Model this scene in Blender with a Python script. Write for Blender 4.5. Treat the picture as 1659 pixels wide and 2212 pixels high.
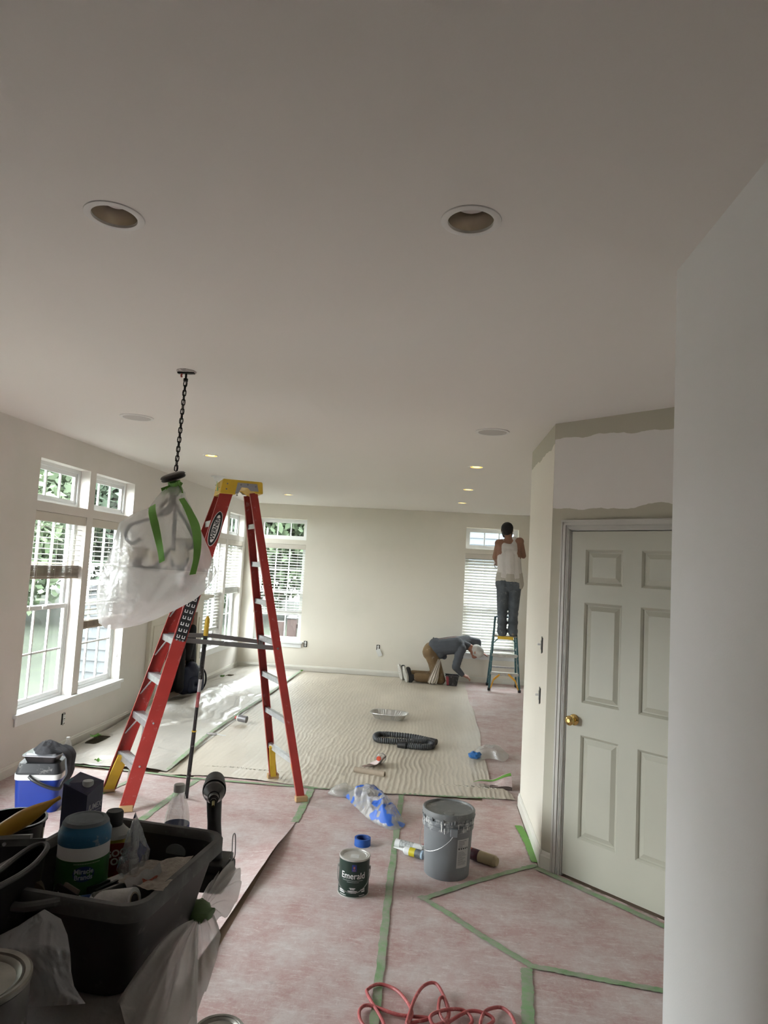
import bpy, bmesh, math, random
import numpy as np
from mathutils import Vector, Matrix, Euler
for _o in list(bpy.data.objects): bpy.data.objects.remove(_o)
SC = bpy.context.scene
COL = SC.collection
R = math.radians
PI = math.pi

# ------------------------------------------------------------------ camera
F_PX, PITCH, YAW, ROLL, EYE = 1471.6, R(4.704), R(4.547), R(3.115), 1.758
_F = Vector((-math.sin(YAW)*math.cos(PITCH), math.cos(YAW)*math.cos(PITCH), math.sin(PITCH)))
_R0 = Vector((math.cos(YAW), math.sin(YAW), 0)); _U0 = _R0.cross(_F)
_R = math.cos(ROLL)*_R0 + math.sin(ROLL)*_U0
_U = -math.sin(ROLL)*_R0 + math.cos(ROLL)*_U0
CAMP = Vector((0, 0, EYE))
cd = bpy.data.cameras.new('camera'); cam = bpy.data.objects.new('camera', cd); COL.objects.link(cam)
cd.sensor_fit = 'HORIZONTAL'; cd.sensor_width = 36.0; cd.lens = F_PX/1659*36.0
cd.clip_start = 0.05; cd.clip_end = 300
cam.matrix_world = Matrix(((_R.x, _U.x, -_F.x, 0), (_R.y, _U.y, -_F.y, 0), (_R.z, _U.z, -_F.z, EYE), (0, 0, 0, 1)))
SC.camera = cam

# ------------------------------------------------------------------ sky and exposure
SKY = 29.0
wd = bpy.data.worlds.new('overcast_sky'); SC.world = wd; wd.use_nodes = True
bg = wd.node_tree.nodes['Background']
bg.inputs[0].default_value = (0.93, 0.97, 1.0, 1); bg.inputs[1].default_value = SKY
SC.view_settings.view_transform = 'Standard'; SC.view_settings.look = 'None'
SC.view_settings.exposure = 0.08; SC.view_settings.gamma = 1.0
SC.view_settings.use_curve_mapping = False

# room measures (metres)
H = 2.74; XL = -3.21; YF = 11.2935; XR = 0.7144; YN = 2.138; XC = 0.7264; YC = 4.381; YE = 5.438
DANG = R(43.91)
WT = 0.16

def portal(name, loc, rot, sx, sy):
    l = bpy.data.lights.new(name, 'AREA'); l.shape = 'RECTANGLE'; l.size = sx; l.size_y = sy
    l.cycles.is_portal = True
    o = bpy.data.objects.new(name, l); COL.objects.link(o); o.location = loc; o.rotation_euler = rot
    return o
for (y0, y1) in ((5.22, 6.95), (9.42, 11.15)):
    portal('window_portal', (XL-WT-0.02, (y0+y1)/2, 1.48), (0, R(90), 0) if False else (0, R(-90), 0), 2.1, y1-y0+0.05)
portal('window_portal', (XL-WT-0.02, 3.10, 1.04), (0, R(-90), 0), 2.1, 1.5)  # sky portal of the added, unseen patio door
for (x0, x1) in ((-3.0, -2.18), (0.48, 1.33)):
    portal('window_portal', ((x0+x1)/2, YF+WT+0.02, 1.48), (R(-90), 0, 0), x1-x0+0.05, 2.1)

# ------------------------------------------------------------------ pixel helpers (photo frame 1659 x 2212)
def ray(x, y): return _F + _R*((x-829.5)/F_PX) - _U*((y-1106)/F_PX)
def atz(x, y, z=0.0): d = ray(x, y); return CAMP + d*((z-EYE)/d.z)
def atY(x, y, Y): d = ray(x, y); return CAMP + d*(Y/d.y)

# ------------------------------------------------------------------ materials
def lin(c):
    return tuple((v/255/12.92) if v/255 <= 0.04045 else ((v/255+0.055)/1.055)**2.4 for v in c)
MATS = {}
def mat(name, col, rough=0.6, metal=0.0, var=0.0, vs=4.0, bump=0.0, bs=60.0, dust=0.0, ds=12.0, dcol=(200, 198, 192),
        coat=0.0, alpha=1.0, trans=0.0, emit=0.0, stretch=(1, 1, 1), spec=0.5):
    if name in MATS: return MATS[name]
    m = bpy.data.materials.new(name); m.use_nodes = True; MATS[name] = m
    nt = m.node_tree; N = nt.nodes; L = nt.links; b = N['Principled BSDF']
    c = lin(col) if max(col) > 1.01 else col
    b.inputs['Roughness'].default_value = rough; b.inputs['Metallic'].default_value = metal
    b.inputs['Coat Weight'].default_value = coat; b.inputs['Alpha'].default_value = alpha
    b.inputs['Transmission Weight'].default_value = trans
    b.inputs['Specular IOR Level'].default_value = spec
    b.inputs['Base Color'].default_value = (*c, 1)
    tc = N.new('ShaderNodeTexCoord'); mp = N.new('ShaderNodeMapping'); mp.inputs['Scale'].default_value = stretch
    L.new(tc.outputs['Object'], mp.inputs[0])
    last = None
    if var > 0 or dust > 0:
        n = N.new('ShaderNodeTexNoise'); n.inputs['Scale'].default_value = vs; n.inputs['Detail'].default_value = 6
        L.new(mp.outputs[0], n.inputs['Vector'])
        r = N.new('ShaderNodeValToRGB'); r.color_ramp.elements[0].position = 0.3; r.color_ramp.elements[1].position = 0.7
        r.color_ramp.elements[0].color = (*[x*(1-var) for x in c], 1); r.color_ramp.elements[1].color = (*[min(1, x*(1+var)) for x in c], 1)
        L.new(n.outputs['Fac'], r.inputs[0]); last = r.outputs[0]
    if dust > 0:
        n2 = N.new('ShaderNodeTexNoise'); n2.inputs['Scale'].default_value = ds; n2.inputs['Detail'].default_value = 9; n2.inputs['Roughness'].default_value = 0.7
        L.new(mp.outputs[0], n2.inputs['Vector'])
        r2 = N.new('ShaderNodeValToRGB'); r2.color_ramp.elements[0].position = 0.62-dust*0.3; r2.color_ramp.elements[1].position = 0.80-dust*0.15
        L.new(n2.outputs['Fac'], r2.inputs[0])
        mx = N.new('ShaderNodeMixRGB'); L.new(r2.outputs[0], mx.inputs[0]); L.new(last, mx.inputs[1]); mx.inputs[2].default_value = (*lin(dcol), 1)
        last = mx.outputs[0]
    if last: L.new(last, b.inputs['Base Color'])
    if bump > 0:
        n3 = N.new('ShaderNodeTexNoise'); n3.inputs['Scale'].default_value = bs; n3.inputs['Detail'].default_value = 5
        L.new(mp.outputs[0], n3.inputs['Vector'])
        bp = N.new('ShaderNodeBump'); bp.inputs['Strength'].default_value = bump; bp.inputs['Distance'].default_value = 0.01
        L.new(n3.outputs['Fac'], bp.inputs['Height']); L.new(bp.outputs[0], b.inputs['Normal'])
    if emit > 0:
        b.inputs['Emission Color'].default_value = (*c, 1); b.inputs['Emission Strength'].default_value = emit
    return m

def film(name, col, opac=0.5, rough=0.25, gloss=0.12, transl=0.5, bump=0.3, bs=14.0, print_col=None, pscale=6.0, pthr=0.55):
    """thin plastic film: part see-through, part milky (diffuse + translucent), a little gloss"""
    if name in MATS: return MATS[name]
    m = bpy.data.materials.new(name); m.use_nodes = True; MATS[name] = m
    nt = m.node_tree; N = nt.nodes; L = nt.links
    for n in list(N): N.remove(n)
    out = N.new('ShaderNodeOutputMaterial'); c = (*(lin(col) if max(col) > 1.01 else col), 1)
    tr = N.new('ShaderNodeBsdfTransparent'); tr.inputs[0].default_value = (0.96, 0.96, 0.96, 1)
    df = N.new('ShaderNodeBsdfDiffuse'); df.inputs[0].default_value = c
    tl = N.new('ShaderNodeBsdfTranslucent'); tl.inputs[0].default_value = c
    gl = N.new('ShaderNodeBsdfGlossy'); gl.inputs['Roughness'].default_value = rough; gl.inputs[0].default_value = (0.9, 0.9, 0.9, 1)
    tc = N.new('ShaderNodeTexCoord')
    no = N.new('ShaderNodeTexNoise'); no.inputs['Scale'].default_value = bs; no.inputs['Detail'].default_value = 6
    L.new(tc.outputs['Object'], no.inputs['Vector'])
    bp = N.new('ShaderNodeBump'); bp.inputs['Strength'].default_value = bump; bp.inputs['Distance'].default_value = 0.02
    L.new(no.outputs['Fac'], bp.inputs['Height'])
    for s in (df, tl, gl): L.new(bp.outputs[0], s.inputs['Normal'])
    m1 = N.new('ShaderNodeMixShader'); m1.inputs[0].default_value = transl; L.new(df.outputs[0], m1.inputs[1]); L.new(tl.outputs[0], m1.inputs[2])
    m2 = N.new('ShaderNodeMixShader'); m2.inputs[0].default_value = opac; L.new(tr.outputs[0], m2.inputs[1]); L.new(m1.outputs[0], m2.inputs[2])
    m3 = N.new('ShaderNodeMixShader'); m3.inputs[0].default_value = gloss; L.new(m2.outputs[0], m3.inputs[1]); L.new(gl.outputs[0], m3.inputs[2])
    last = m3
    if print_col:
        pn = N.new('ShaderNodeTexNoise'); pn.inputs['Scale'].default_value = pscale; pn.inputs['Detail'].default_value = 1.5; L.new(tc.outputs['Object'], pn.inputs['Vector'])
        rp = N.new('ShaderNodeValToRGB'); rp.color_ramp.elements[0].position = pthr; rp.color_ramp.elements[1].position = pthr+0.02
        L.new(pn.outputs['Fac'], rp.inputs[0])
        pd = N.new('ShaderNodeBsdfPrincipled'); pd.inputs['Base Color'].default_value = (*lin(print_col), 1); pd.inputs['Roughness'].default_value = 0.35
        m4 = N.new('ShaderNodeMixShader'); L.new(rp.outputs[0], m4.inputs[0]); L.new(m3.outputs[0], m4.inputs[1]); L.new(pd.outputs[0], m4.inputs[2]); last = m4
    L.new(last.outputs[0], out.inputs[0])
    return m

def glass(name='window_glass', tint=(0.97, 0.985, 0.98), gloss=0.05):
    if name in MATS: return MATS[name]
    m = bpy.data.materials.new(name); m.use_nodes = True; MATS[name] = m
    nt = m.node_tree; N = nt.nodes; L = nt.links
    for n in list(N): N.remove(n)
    out = N.new('ShaderNodeOutputMaterial'); tr = N.new('ShaderNodeBsdfTransparent'); tr.inputs[0].default_value = (*tint, 1)
    gl = N.new('ShaderNodeBsdfGlossy'); gl.inputs['Roughness'].default_value = 0.02
    mx = N.new('ShaderNodeMixShader'); mx.inputs[0].default_value = gloss
    L.new(tr.outputs[0], mx.inputs[1]); L.new(gl.outputs[0], mx.inputs[2]); L.new(mx.outputs[0], out.inputs[0])
    return m

# ------------------------------------------------------------------ mesh helpers
def link(name, me, m=None, parent=None, smooth=False, loc=None, rot=None):
    if m is not None and not me.materials: me.materials.append(m)
    if smooth:
        me.polygons.foreach_set('use_smooth', [True]*len(me.polygons))
        if smooth != 'all' and hasattr(me, 'set_sharp_from_angle'): me.set_sharp_from_angle(angle=R(38))
    o = bpy.data.objects.new(name, me); COL.objects.link(o)
    if parent is not None: o.parent = parent
    if loc is not None: o.location = loc
    if rot is not None: o.rotation_euler = rot
    return o
def obj(name, bm, m, parent=None, smooth=False, loc=None, rot=None):
    bmesh.ops.recalc_face_normals(bm, faces=bm.faces)
    me = bpy.data.meshes.new(name); bm.to_mesh(me); bm.free()
    return link(name, me, m, parent, smooth, loc, rot)
def tag(o, label=None, cat=None, group=None, kind=None):
    if label: o['label'] = label
    if cat: o['category'] = cat
    if group: o['group'] = group
    if kind: o['kind'] = kind
    return o
def thing(name, label, cat, loc=(0, 0, 0), rz=0.0, group=None):
    o = bpy.data.objects.new(name, None); COL.objects.link(o); o.empty_display_size = 0.1
    o.location = loc; o.rotation_euler = (0, 0, rz); tag(o, label, cat, group); return o
def dup(root, loc, rz=None, label=None, parent=None):
    def cp(o, par):
        c = o.copy(); COL.objects.link(c); c.parent = par
        for ch in o.children: cp(ch, c)
        return c
    r = cp(root, parent); r.location = loc
    if rz is not None: r.rotation_euler = (0, 0, rz)
    if label: r['label'] = label
    return r
BM = bmesh.new
def box(bm, a, b, bev=0.0):
    """axis-aligned box between corners"""
    x0, x1 = sorted((a[0], b[0])); y0, y1 = sorted((a[1], b[1])); z0, z1 = sorted((a[2], b[2]))
    v = [bm.verts.new(p) for p in ((x0, y0, z0), (x1, y0, z0), (x1, y1, z0), (x0, y1, z0), (x0, y0, z1), (x1, y0, z1), (x1, y1, z1), (x0, y1, z1))]
    fs = [bm.faces.new([v[i] for i in q]) for q in ((0, 3, 2, 1), (4, 5, 6, 7), (0, 1, 5, 4), (1, 2, 6, 5), (2, 3, 7, 6), (3, 0, 4, 7))]
    if bev > 0:
        es = {e for f in fs for e in f.edges}
        bmesh.ops.bevel(bm, geom=list(es), offset=bev, segments=2, profile=0.6, affect='EDGES')
    return v
def boxb(a, b, bev=0.0): bm = BM(); box(bm, a, b, bev); return bm
def beam(bm, p0, p1, wdir, w, t):
    """bar from p0 to p1; w = size along wdir, t = size along the third axis"""
    p0 = Vector(p0); p1 = Vector(p1); d = (p1-p0).normalized(); wv = Vector(wdir); wv = (wv-d*wv.dot(d)).normalized(); tv = d.cross(wv)
    v = []
    for p in (p0, p1):
        for (a, b) in ((-1, -1), (1, -1), (1, 1), (-1, 1)): v.append(bm.verts.new(p+wv*(a*w/2)+tv*(b*t/2)))
    for q in ((0, 3, 2, 1), (4, 5, 6, 7), (0, 1, 5, 4), (1, 2, 6, 5), (2, 3, 7, 6), (3, 0, 4, 7)): bm.faces.new([v[i] for i in q])
def frame_of(d):
    d = d.normalized(); a = Vector((0, 0, 1)) if abs(d.z) < 0.9 else Vector((1, 0, 0))
    u = d.cross(a).normalized(); return u, d.cross(u)
def cyl(bm, p0, p1, r0, r1=None, n=16, cap=True):
    p0 = Vector(p0); p1 = Vector(p1); r1 = r0 if r1 is None else r1; u, w = frame_of(p1-p0)
    A = [bm.verts.new(p0+(u*math.cos(2*PI*i/n)+w*math.sin(2*PI*i/n))*r0) for i in range(n)]
    B = [bm.verts.new(p1+(u*math.cos(2*PI*i/n)+w*math.sin(2*PI*i/n))*r1) for i in range(n)]
    for i in range(n): bm.faces.new((A[i], A[(i+1) % n], B[(i+1) % n], B[i]))
    if cap: bm.faces.new(A[::-1]); bm.faces.new(B)
def crom(pts, sub=6, closed=False):
    P = [Vector(p) for p in pts]; n = len(P); out = []
    rng = range(n if closed else n-1)
    for i in rng:
        a = P[(i-1) % n] if closed or i > 0 else P[i]; b = P[i]; c = P[(i+1) % n]; d = P[(i+2) % n] if closed or i+2 < n else P[i+1]
        for k in range(sub):
            t = k/sub; out.append(0.5*((2*b)+(c-a)*t+(2*a-5*b+4*c-d)*t*t+(3*b-a-3*c+d)*t**3))
    if not closed: out.append(P[-1])
    return out
def tube(bm, pts, r, n=8, closed=False, flat=None):
    P = [Vector(p) for p in pts]; rings = []; m = len(P)
    u = None
    for i in range(m):
        d = (P[(i+1) % m]-P[i-1]) if closed else (P[min(i+1, m-1)]-P[max(i-1, 0)])
        if d.length < 1e-9: d = Vector((0, 0, 1))
        d.normalize()
        if u is None: u, w = frame_of(d)
        else:
            u = (u-d*u.dot(d)); u = u.normalized() if u.length > 1e-6 else frame_of(d)[0]; w = d.cross(u)
        rr = r[i] if isinstance(r, (list, tuple)) else r
        rings.append([bm.verts.new(P[i]+(u*math.cos(2*PI*k/n)+w*math.sin(2*PI*k/n))*rr) for k in range(n)])
    for i in range(m if closed else m-1):
        a = rings[i]; b = rings[(i+1) % m]
        for k in range(n): bm.faces.new((a[k], a[(k+1) % n], b[(k+1) % n], b[k]))
    if not closed: bm.faces.new(rings[0][::-1]); bm.faces.new(rings[-1])
def lathe(bm, prof, n=32, c=(0, 0, 0), cap0=True, cap1=True, sx=1.0, sy=1.0):
    rings = [[bm.verts.new((c[0]+r*sx*math.cos(2*PI*k/n), c[1]+r*sy*math.sin(2*PI*k/n), c[2]+z)) for k in range(n)] for r, z in prof]
    for a, b in zip(rings, rings[1:]):
        for k in range(n): bm.faces.new((a[k], a[(k+1) % n], b[(k+1) % n], b[k]))
    if cap0: bm.faces.new(rings[0][::-1])
    if cap1: bm.faces.new(rings[-1])
def lathb(prof, n=32, **k): bm = BM(); lathe(bm, prof, n, **k); return bm
def sector(bm, r, a0, a1, z0, z1, n=14, r1=None):
    """part of a cylinder wall, angles measured from -Y towards +X"""
    r1 = r if r1 is None else r1; A = []; B = []
    for i in range(n+1):
        a = a0+(a1-a0)*i/n
        A.append(bm.verts.new((r*math.sin(a), -r*math.cos(a), z0))); B.append(bm.verts.new((r1*math.sin(a), -r1*math.cos(a), z1)))
    for i in range(n): bm.faces.new((A[i], A[i+1], B[i+1], B[i]))
def prism(bm, poly, h0, h1, T=None):
    T = T or (lambda p: p)
    A = [bm.verts.new(T(Vector((x, y, h0)))) for x, y in poly]; B = [bm.verts.new(T(Vector((x, y, h1)))) for x, y in poly]
    n = len(poly); bm.faces.new(A[::-1]); bm.faces.new(B)
    for i in range(n): bm.faces.new((A[i], A[(i+1) % n], B[(i+1) % n], B[i]))
def sphere(bm, c, r, n=12, sc=(1, 1, 1)):
    M = Matrix.Translation(c) @ Matrix.Diagonal((r*sc[0], r*sc[1], r*sc[2], 1))
    bmesh.ops.create_uvsphere(bm, u_segments=n, v_segments=max(6, n*2//3), radius=1, matrix=M)
def rbox(bm, x0, x1, y0, y1, z0, z1, rc=0.02, n=5, taper=0.0, lip=0.0):
    """box with rounded vertical corners; taper insets the bottom"""
    def ring(ins, z):
        out = []; r = max(0.001, rc)
        for (cx, cy, a0) in ((x1-ins-r, y1-ins-r, 0), (x0+ins+r, y1-ins-r, 90), (x0+ins+r, y0+ins+r, 180), (x1-ins-r, y0+ins+r, 270)):
            for k in range(n+1):
                a = R(a0+90*k/n); out.append(bm.verts.new((cx+r*math.cos(a), cy+r*math.sin(a), z)))
        return out
    A = ring(taper, z0); B = ring(0, z1); m = len(A)
    for i in range(m): bm.faces.new((A[i], A[(i+1) % m], B[(i+1) % m], B[i]))
    bm.faces.new(A[::-1]); bm.faces.new(B)
def xform(bm, M):
    bmesh.ops.transform(bm, matrix=M, verts=bm.verts); return bm

_rs = np.random.RandomState(7); _lat = _rs.rand(256, 256)
def vnoise(x, y, seed=0):
    x = np.asarray(x, float)+seed*17.31; y = np.asarray(y, float)+seed*9.77
    xi = np.floor(x).astype(int); yi = np.floor(y).astype(int); fx = x-xi; fy = y-yi
    fx = fx*fx*(3-2*fx); fy = fy*fy*(3-2*fy)
    g = lambda a, b: _lat[a % 256, b % 256]
    return (g(xi, yi)*(1-fx)+g(xi+1, yi)*fx)*(1-fy)+(g(xi, yi+1)*(1-fx)+g(xi+1, yi+1)*fx)*fy
def fbm(x, y, o=4, seed=0):
    s = 0; a = 0.5
    for k in range(o): s = s+a*vnoise(x*2**k, y*2**k, seed+k); a *= 0.5
    return s
def ridged(x, y, o=3, seed=0):
    s = 0; a = 0.5
    for k in range(o): s = s+a*(1-np.abs(2*vnoise(x*2**k, y*2**k, seed+k)-1)); a *= 0.5
    return s
def grid(name, P, m, parent=None, closed_u=False, smooth=True, keep=None, loc=None):
    """P: array (nu, nv, 3) -> quad sheet"""
    nu, nv, _ = P.shape; V = P.reshape(-1, 3); I = np.arange(nu*nv).reshape(nu, nv)
    if closed_u: I = np.vstack([I, I[:1]])
    Q = np.stack([I[:-1, :-1], I[1:, :-1], I[1:, 1:], I[:-1, 1:]], -1)
    if keep is not None: Q = Q[keep]
    Q = Q.reshape(-1, 4)
    me = bpy.data.meshes.new(name); me.vertices.add(len(V)); me.vertices.foreach_set('co', V.astype(np.float32).ravel())
    me.loops.add(len(Q)*4); me.loops.foreach_set('vertex_index', Q.astype(np.int32).ravel())
    me.polygons.add(len(Q)); me.polygons.foreach_set('loop_start', np.arange(0, len(Q)*4, 4, dtype=np.int32)); me.polygons.foreach_set('loop_total', np.full(len(Q), 4, np.int32))
    me.update(); me.validate()
    if smooth: me.polygons.foreach_set('use_smooth', [True]*len(Q))
    return link(name, me, m, parent, False, loc)
def text_bm(s, size, bold=0.0, shear=0.0, sx=1.0, spacing=1.0):
    cu = bpy.data.curves.new('t', 'FONT'); cu.body = s; cu.size = size; cu.align_x = 'CENTER'; cu.align_y = 'CENTER'; cu.offset = bold; cu.shear = shear; cu.resolution_u = 3; cu.space_character = spacing; cu.space_line = 0.85
    o = bpy.data.objects.new('t', cu); COL.objects.link(o)
    me = bpy.data.meshes.new_from_object(o.evaluated_get(bpy.context.evaluated_depsgraph_get()))
    bpy.data.objects.remove(o); bpy.data.curves.remove(cu)
    bm = BM(); bm.from_mesh(me); bpy.data.meshes.remove(me)
    for v in bm.verts: v.co.x *= sx
    return bm
def wrap_text(s, size, r, a0, z, m, parent, bold=0.0, sx=1.0, rot=0.0, name='lettering'):
    bm = text_bm(s, size, bold, sx=sx)
    if rot: xform(bm, Matrix.Rotation(rot, 4, 'Z'))
    for v in bm.verts:
        a = a0+v.co.x/r; v.co = Vector((r*math.sin(a), -r*math.cos(a), z+v.co.y))
    me = bpy.data.meshes.new(name); bm.to_mesh(me); bm.free(); return link(name, me, m, parent)
def flat_text(s, size, M, m, parent, bold=0.0, sx=1.0, name='lettering', shear=0.0):
    bm = text_bm(s, size, bold, shear=shear, sx=sx); xform(bm, M)
    me = bpy.data.meshes.new(name); bm.to_mesh(me); bm.free(); return link(name, me, m, parent)
def basis(o, x, y, z=None):
    x = Vector(x).normalized(); y = Vector(y); y = (y-x*y.dot(x)).normalized(); z = x.cross(y)
    return Matrix(((x.x, y.x, z.x, o[0]), (x.y, y.y, z.y, o[1]), (x.z, y.z, z.z, o[2]), (0, 0, 0, 1)))
def local(root, p): return Vector(p)-Vector(root.location)
# ================================================================== THE SETTING
def wall_mat(name, base, patch, amt=0.5, scale=1.3, seed=0.0, band=None, tan=None, low=None):
    """primer over old paint: large soft-edged patches; band = height above which the old tan coat still shows"""
    m = bpy.data.materials.new(name); m.use_nodes = True; nt = m.node_tree; N = nt.nodes; L = nt.links; b = N['Principled BSDF']
    b.inputs['Roughness'].default_value = 0.75; b.inputs['Specular IOR Level'].default_value = 0.25
    g = N.new('ShaderNodeNewGeometry'); n = N.new('ShaderNodeTexNoise'); n.inputs['Scale'].default_value = scale; n.inputs['Detail'].default_value = 4
    mp = N.new('ShaderNodeMapping'); mp.inputs['Location'].default_value = (seed, seed*0.7, 0); L.new(g.outputs['Position'], mp.inputs[0]); L.new(mp.outputs[0], n.inputs['Vector'])
    r = N.new('ShaderNodeValToRGB'); r.color_ramp.elements[0].position = 0.47; r.color_ramp.elements[1].position = 0.60; L.new(n.outputs['Fac'], r.inputs[0])
    ml = N.new('ShaderNodeMath'); ml.operation = 'MULTIPLY'; ml.inputs[1].default_value = amt; L.new(r.outputs[0], ml.inputs[0])
    mx = N.new('ShaderNodeMixRGB'); L.new(ml.outputs[0], mx.inputs[0]); mx.inputs[1].default_value = (*base, 1); mx.inputs[2].default_value = (*patch, 1)
    last = mx.outputs[0]
    if band is not None:
        sp = N.new('ShaderNodeSeparateXYZ'); L.new(g.outputs['Position'], sp.inputs[0])
        n2 = N.new('ShaderNodeTexNoise'); n2.inputs['Scale'].default_value = 3.2; n2.inputs['Detail'].default_value = 4; L.new(g.outputs['Position'], n2.inputs['Vector'])
        ad = N.new('ShaderNodeMath'); ad.operation = 'MULTIPLY_ADD'; ad.inputs[1].default_value = 0.12; L.new(n2.outputs['Fac'], ad.inputs[0]); L.new(sp.outputs['Z'], ad.inputs[2])
        gt = N.new('ShaderNodeMath'); gt.operation = 'GREATER_THAN'; gt.inputs[1].default_value = band+0.06; L.new(ad.outputs[0], gt.inputs[0])
        f = gt.outputs[0]
        if low is not None:
            lt = N.new('ShaderNodeMath'); lt.operation = 'LESS_THAN'; lt.inputs[1].default_value = low+0.06; L.new(ad.outputs[0], lt.inputs[0])
            a2 = N.new('ShaderNodeMath'); a2.operation = 'MAXIMUM'; L.new(f, a2.inputs[0]); L.new(lt.outputs[0], a2.inputs[1]); f = a2.outputs[0]
        m2 = N.new('ShaderNodeMixRGB'); L.new(f, m2.inputs[0]); L.new(last, m2.inputs[1]); m2.inputs[2].default_value = (*tan, 1); last = m2.outputs[0]
    L.new(last, b.inputs['Base Color'])
    n3 = N.new('ShaderNodeTexNoise'); n3.inputs['Scale'].default_value = 160; L.new(g.outputs['Position'], n3.inputs['Vector'])
    bp = N.new('ShaderNodeBump'); bp.inputs['Strength'].default_value = 0.06; bp.inputs['Distance'].default_value = 0.004; L.new(n3.outputs['Fac'], bp.inputs['Height']); L.new(bp.outputs[0], b.inputs['Normal'])
    return m
WHITE = (0.80, 0.755, 0.66); SKIM = (0.74, 0.71, 0.615); TAN = (0.50, 0.475, 0.385)
m_wl = wall_mat('primer_wall', (0.76, 0.72, 0.675), (0.69, 0.675, 0.615), 0.6, 1.5, 2.0)
m_wf = wall_mat('primer_wall_far', WHITE, SKIM, 0.6, 1.1, 5.0)
m_wr = wall_mat('primer_wall_near', (0.82, 0.81, 0.80), (0.77, 0.77, 0.74), 0.4, 1.8, 9.0)
m_wc = wall_mat('primer_wall_corner', WHITE, SKIM, 0.3, 1.2, 1.0, band=2.60, tan=TAN)
m_wd = wall_mat('primer_wall_closet', (0.80, 0.77, 0.74), (0.76, 0.73, 0.69), 0.4, 2.0, 4.0, band=2.63, tan=TAN, low=2.19)
m_ceil = wall_mat('ceiling_paint', (0.80, 0.76, 0.715), (0.79, 0.765, 0.73), 0.3, 0.8, 3.0)
m_trim = mat('trim_paint', (0.74, 0.72, 0.65), 0.42, var=0.04, vs=3)
m_vinyl = mat('window_vinyl', (0.80, 0.81, 0.80), 0.35)
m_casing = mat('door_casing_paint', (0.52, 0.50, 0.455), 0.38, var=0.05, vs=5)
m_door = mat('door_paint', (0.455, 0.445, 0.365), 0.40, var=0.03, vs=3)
m_cream = mat('mantel_paint', (0.66, 0.62, 0.52), 0.5, var=0.04, vs=3)
m_brass = mat('brass', (0.72, 0.52, 0.20), 0.18, 1.0)
m_dark = mat('hollow_shade', (0.012, 0.012, 0.012), 0.9)  # near-black colour on solids, painted in for the shade inside hollows
m_metal = mat('galvanized_metal', (0.45, 0.44, 0.42), 0.4, 0.9, var=0.2, vs=30)
m_white_pl = mat('white_plastic', (0.80, 0.80, 0.78), 0.4)

def struct(name, bm, m, smooth=False): return tag(obj(name, bm, m, None, smooth), kind='structure')

# ceiling with round holes would only cost: the cans are recessed boxes hidden above flush rings
CANS_NEAR = [(-0.983, 1.845), (0.053, 1.845)]
CANS_LIT = [(-2.188, 6.311), (0.335, 6.325), (0.343, 8.087), (0.335, 9.683), (-2.168, 9.659)]
def ceiling_mesh():
    """ceiling slab split into cells around octagon-ish round holes for the cans"""
    bm = BM(); holes = [(x, y, 0.066) for x, y in CANS_NEAR]+[(x, y, 0.06) for x, y in CANS_LIT]
    X0, X1, Y0, Y1 = XL-WT, 2.6, -3.2, YF+WT
    s = 0.12
    xs = sorted({X0, X1}|{h[0]-s for h in holes}|{h[0]+s for h in holes}); ys = sorted({Y0, Y1}|{h[1]-s for h in holes}|{h[1]+s for h in holes})
    for i in range(len(xs)-1):
        for j in range(len(ys)-1):
            a, b, c, d = xs[i], xs[i+1], ys[j], ys[j+1]
            hh = [h for h in holes if a-1e-6 < h[0]-0 < b and c < h[1] < d and abs(b-a) < 0.3 and abs(d-c) < 0.3 and abs((a+b)/2-h[0]) < 0.05 and abs((c+d)/2-h[1]) < 0.05]
            if hh:
                hx, hy, hr = hh[0]; n = 32; out = []; inn = []
                for k in range(n):
                    t = 2*PI*k/n; cx, cy = math.cos(t), math.sin(t); q = max(abs(cx), abs(cy))
                    px = hx+cx/q*s; py = hy+cy/q*s
                    px = min(max(px, a), b); py = min(max(py, c), d)
                    out.append(bm.verts.new((px, py, H))); inn.append(bm.verts.new((hx+cx*hr, hy+cy*hr, H)))
                for k in range(n): bm.faces.new((out[k], inn[k], inn[(k+1) % n], out[(k+1) % n]))
            else:
                bm.faces.new([bm.verts.new(p) for p in ((a, c, H), (a, d, H), (b, d, H), (b, c, H))])
    bmesh.ops.remove_doubles(bm, verts=bm.verts, dist=1e-5)
    me = bpy.data.meshes.new('ceiling'); bm.to_mesh(me); bm.free()
    for p in me.polygons:
        if p.normal.z > 0: p.flip()
    return me
tag(link('ceiling', ceiling_mesh(), m_ceil), kind='structure')
struct('floor', boxb((XL-WT, -3.2, -0.12), (2.6, YF+WT, -0.004)), mat('subfloor', (0.30, 0.22, 0.16), 0.6, var=0.1))

def holed(bm, u0, u1, z0, z1, holes, put):
    us = sorted({u0, u1}|{h[0] for h in holes}|{h[1] for h in holes}); zs = sorted({z0, z1}|{h[2] for h in holes}|{h[3] for h in holes})
    for i in range(len(us)-1):
        for j in range(len(zs)-1):
            mu, mz = (us[i]+us[i+1])/2, (zs[j]+zs[j+1])/2
            if any(h[0] < mu < h[1] and h[2] < mz < h[3] for h in holes): continue
            put(bm, us[i], us[i+1], zs[j], zs[j+1])
WZ0, WZ1, TZ0, TZ1 = 0.46, 2.072, 2.150, 2.500
LW = [(5.22, 6.022), (6.13, 6.952), (9.42, 10.232), (10.34, 11.15)]
FW = [(-3.0, -2.18), (0.481, 1.335)]
FPY = (8.05, 9.075); FPZ = 1.035; SLD = (2.40, 3.80)
bm = BM(); hl = []
for a, b in LW: hl += [(a, b, WZ0, WZ1), (a, b, TZ0, TZ1)]
hl.append((FPY[0], FPY[1], -0.01, FPZ)); hl.append((SLD[0], SLD[1], 0.02, 2.06))
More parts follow.
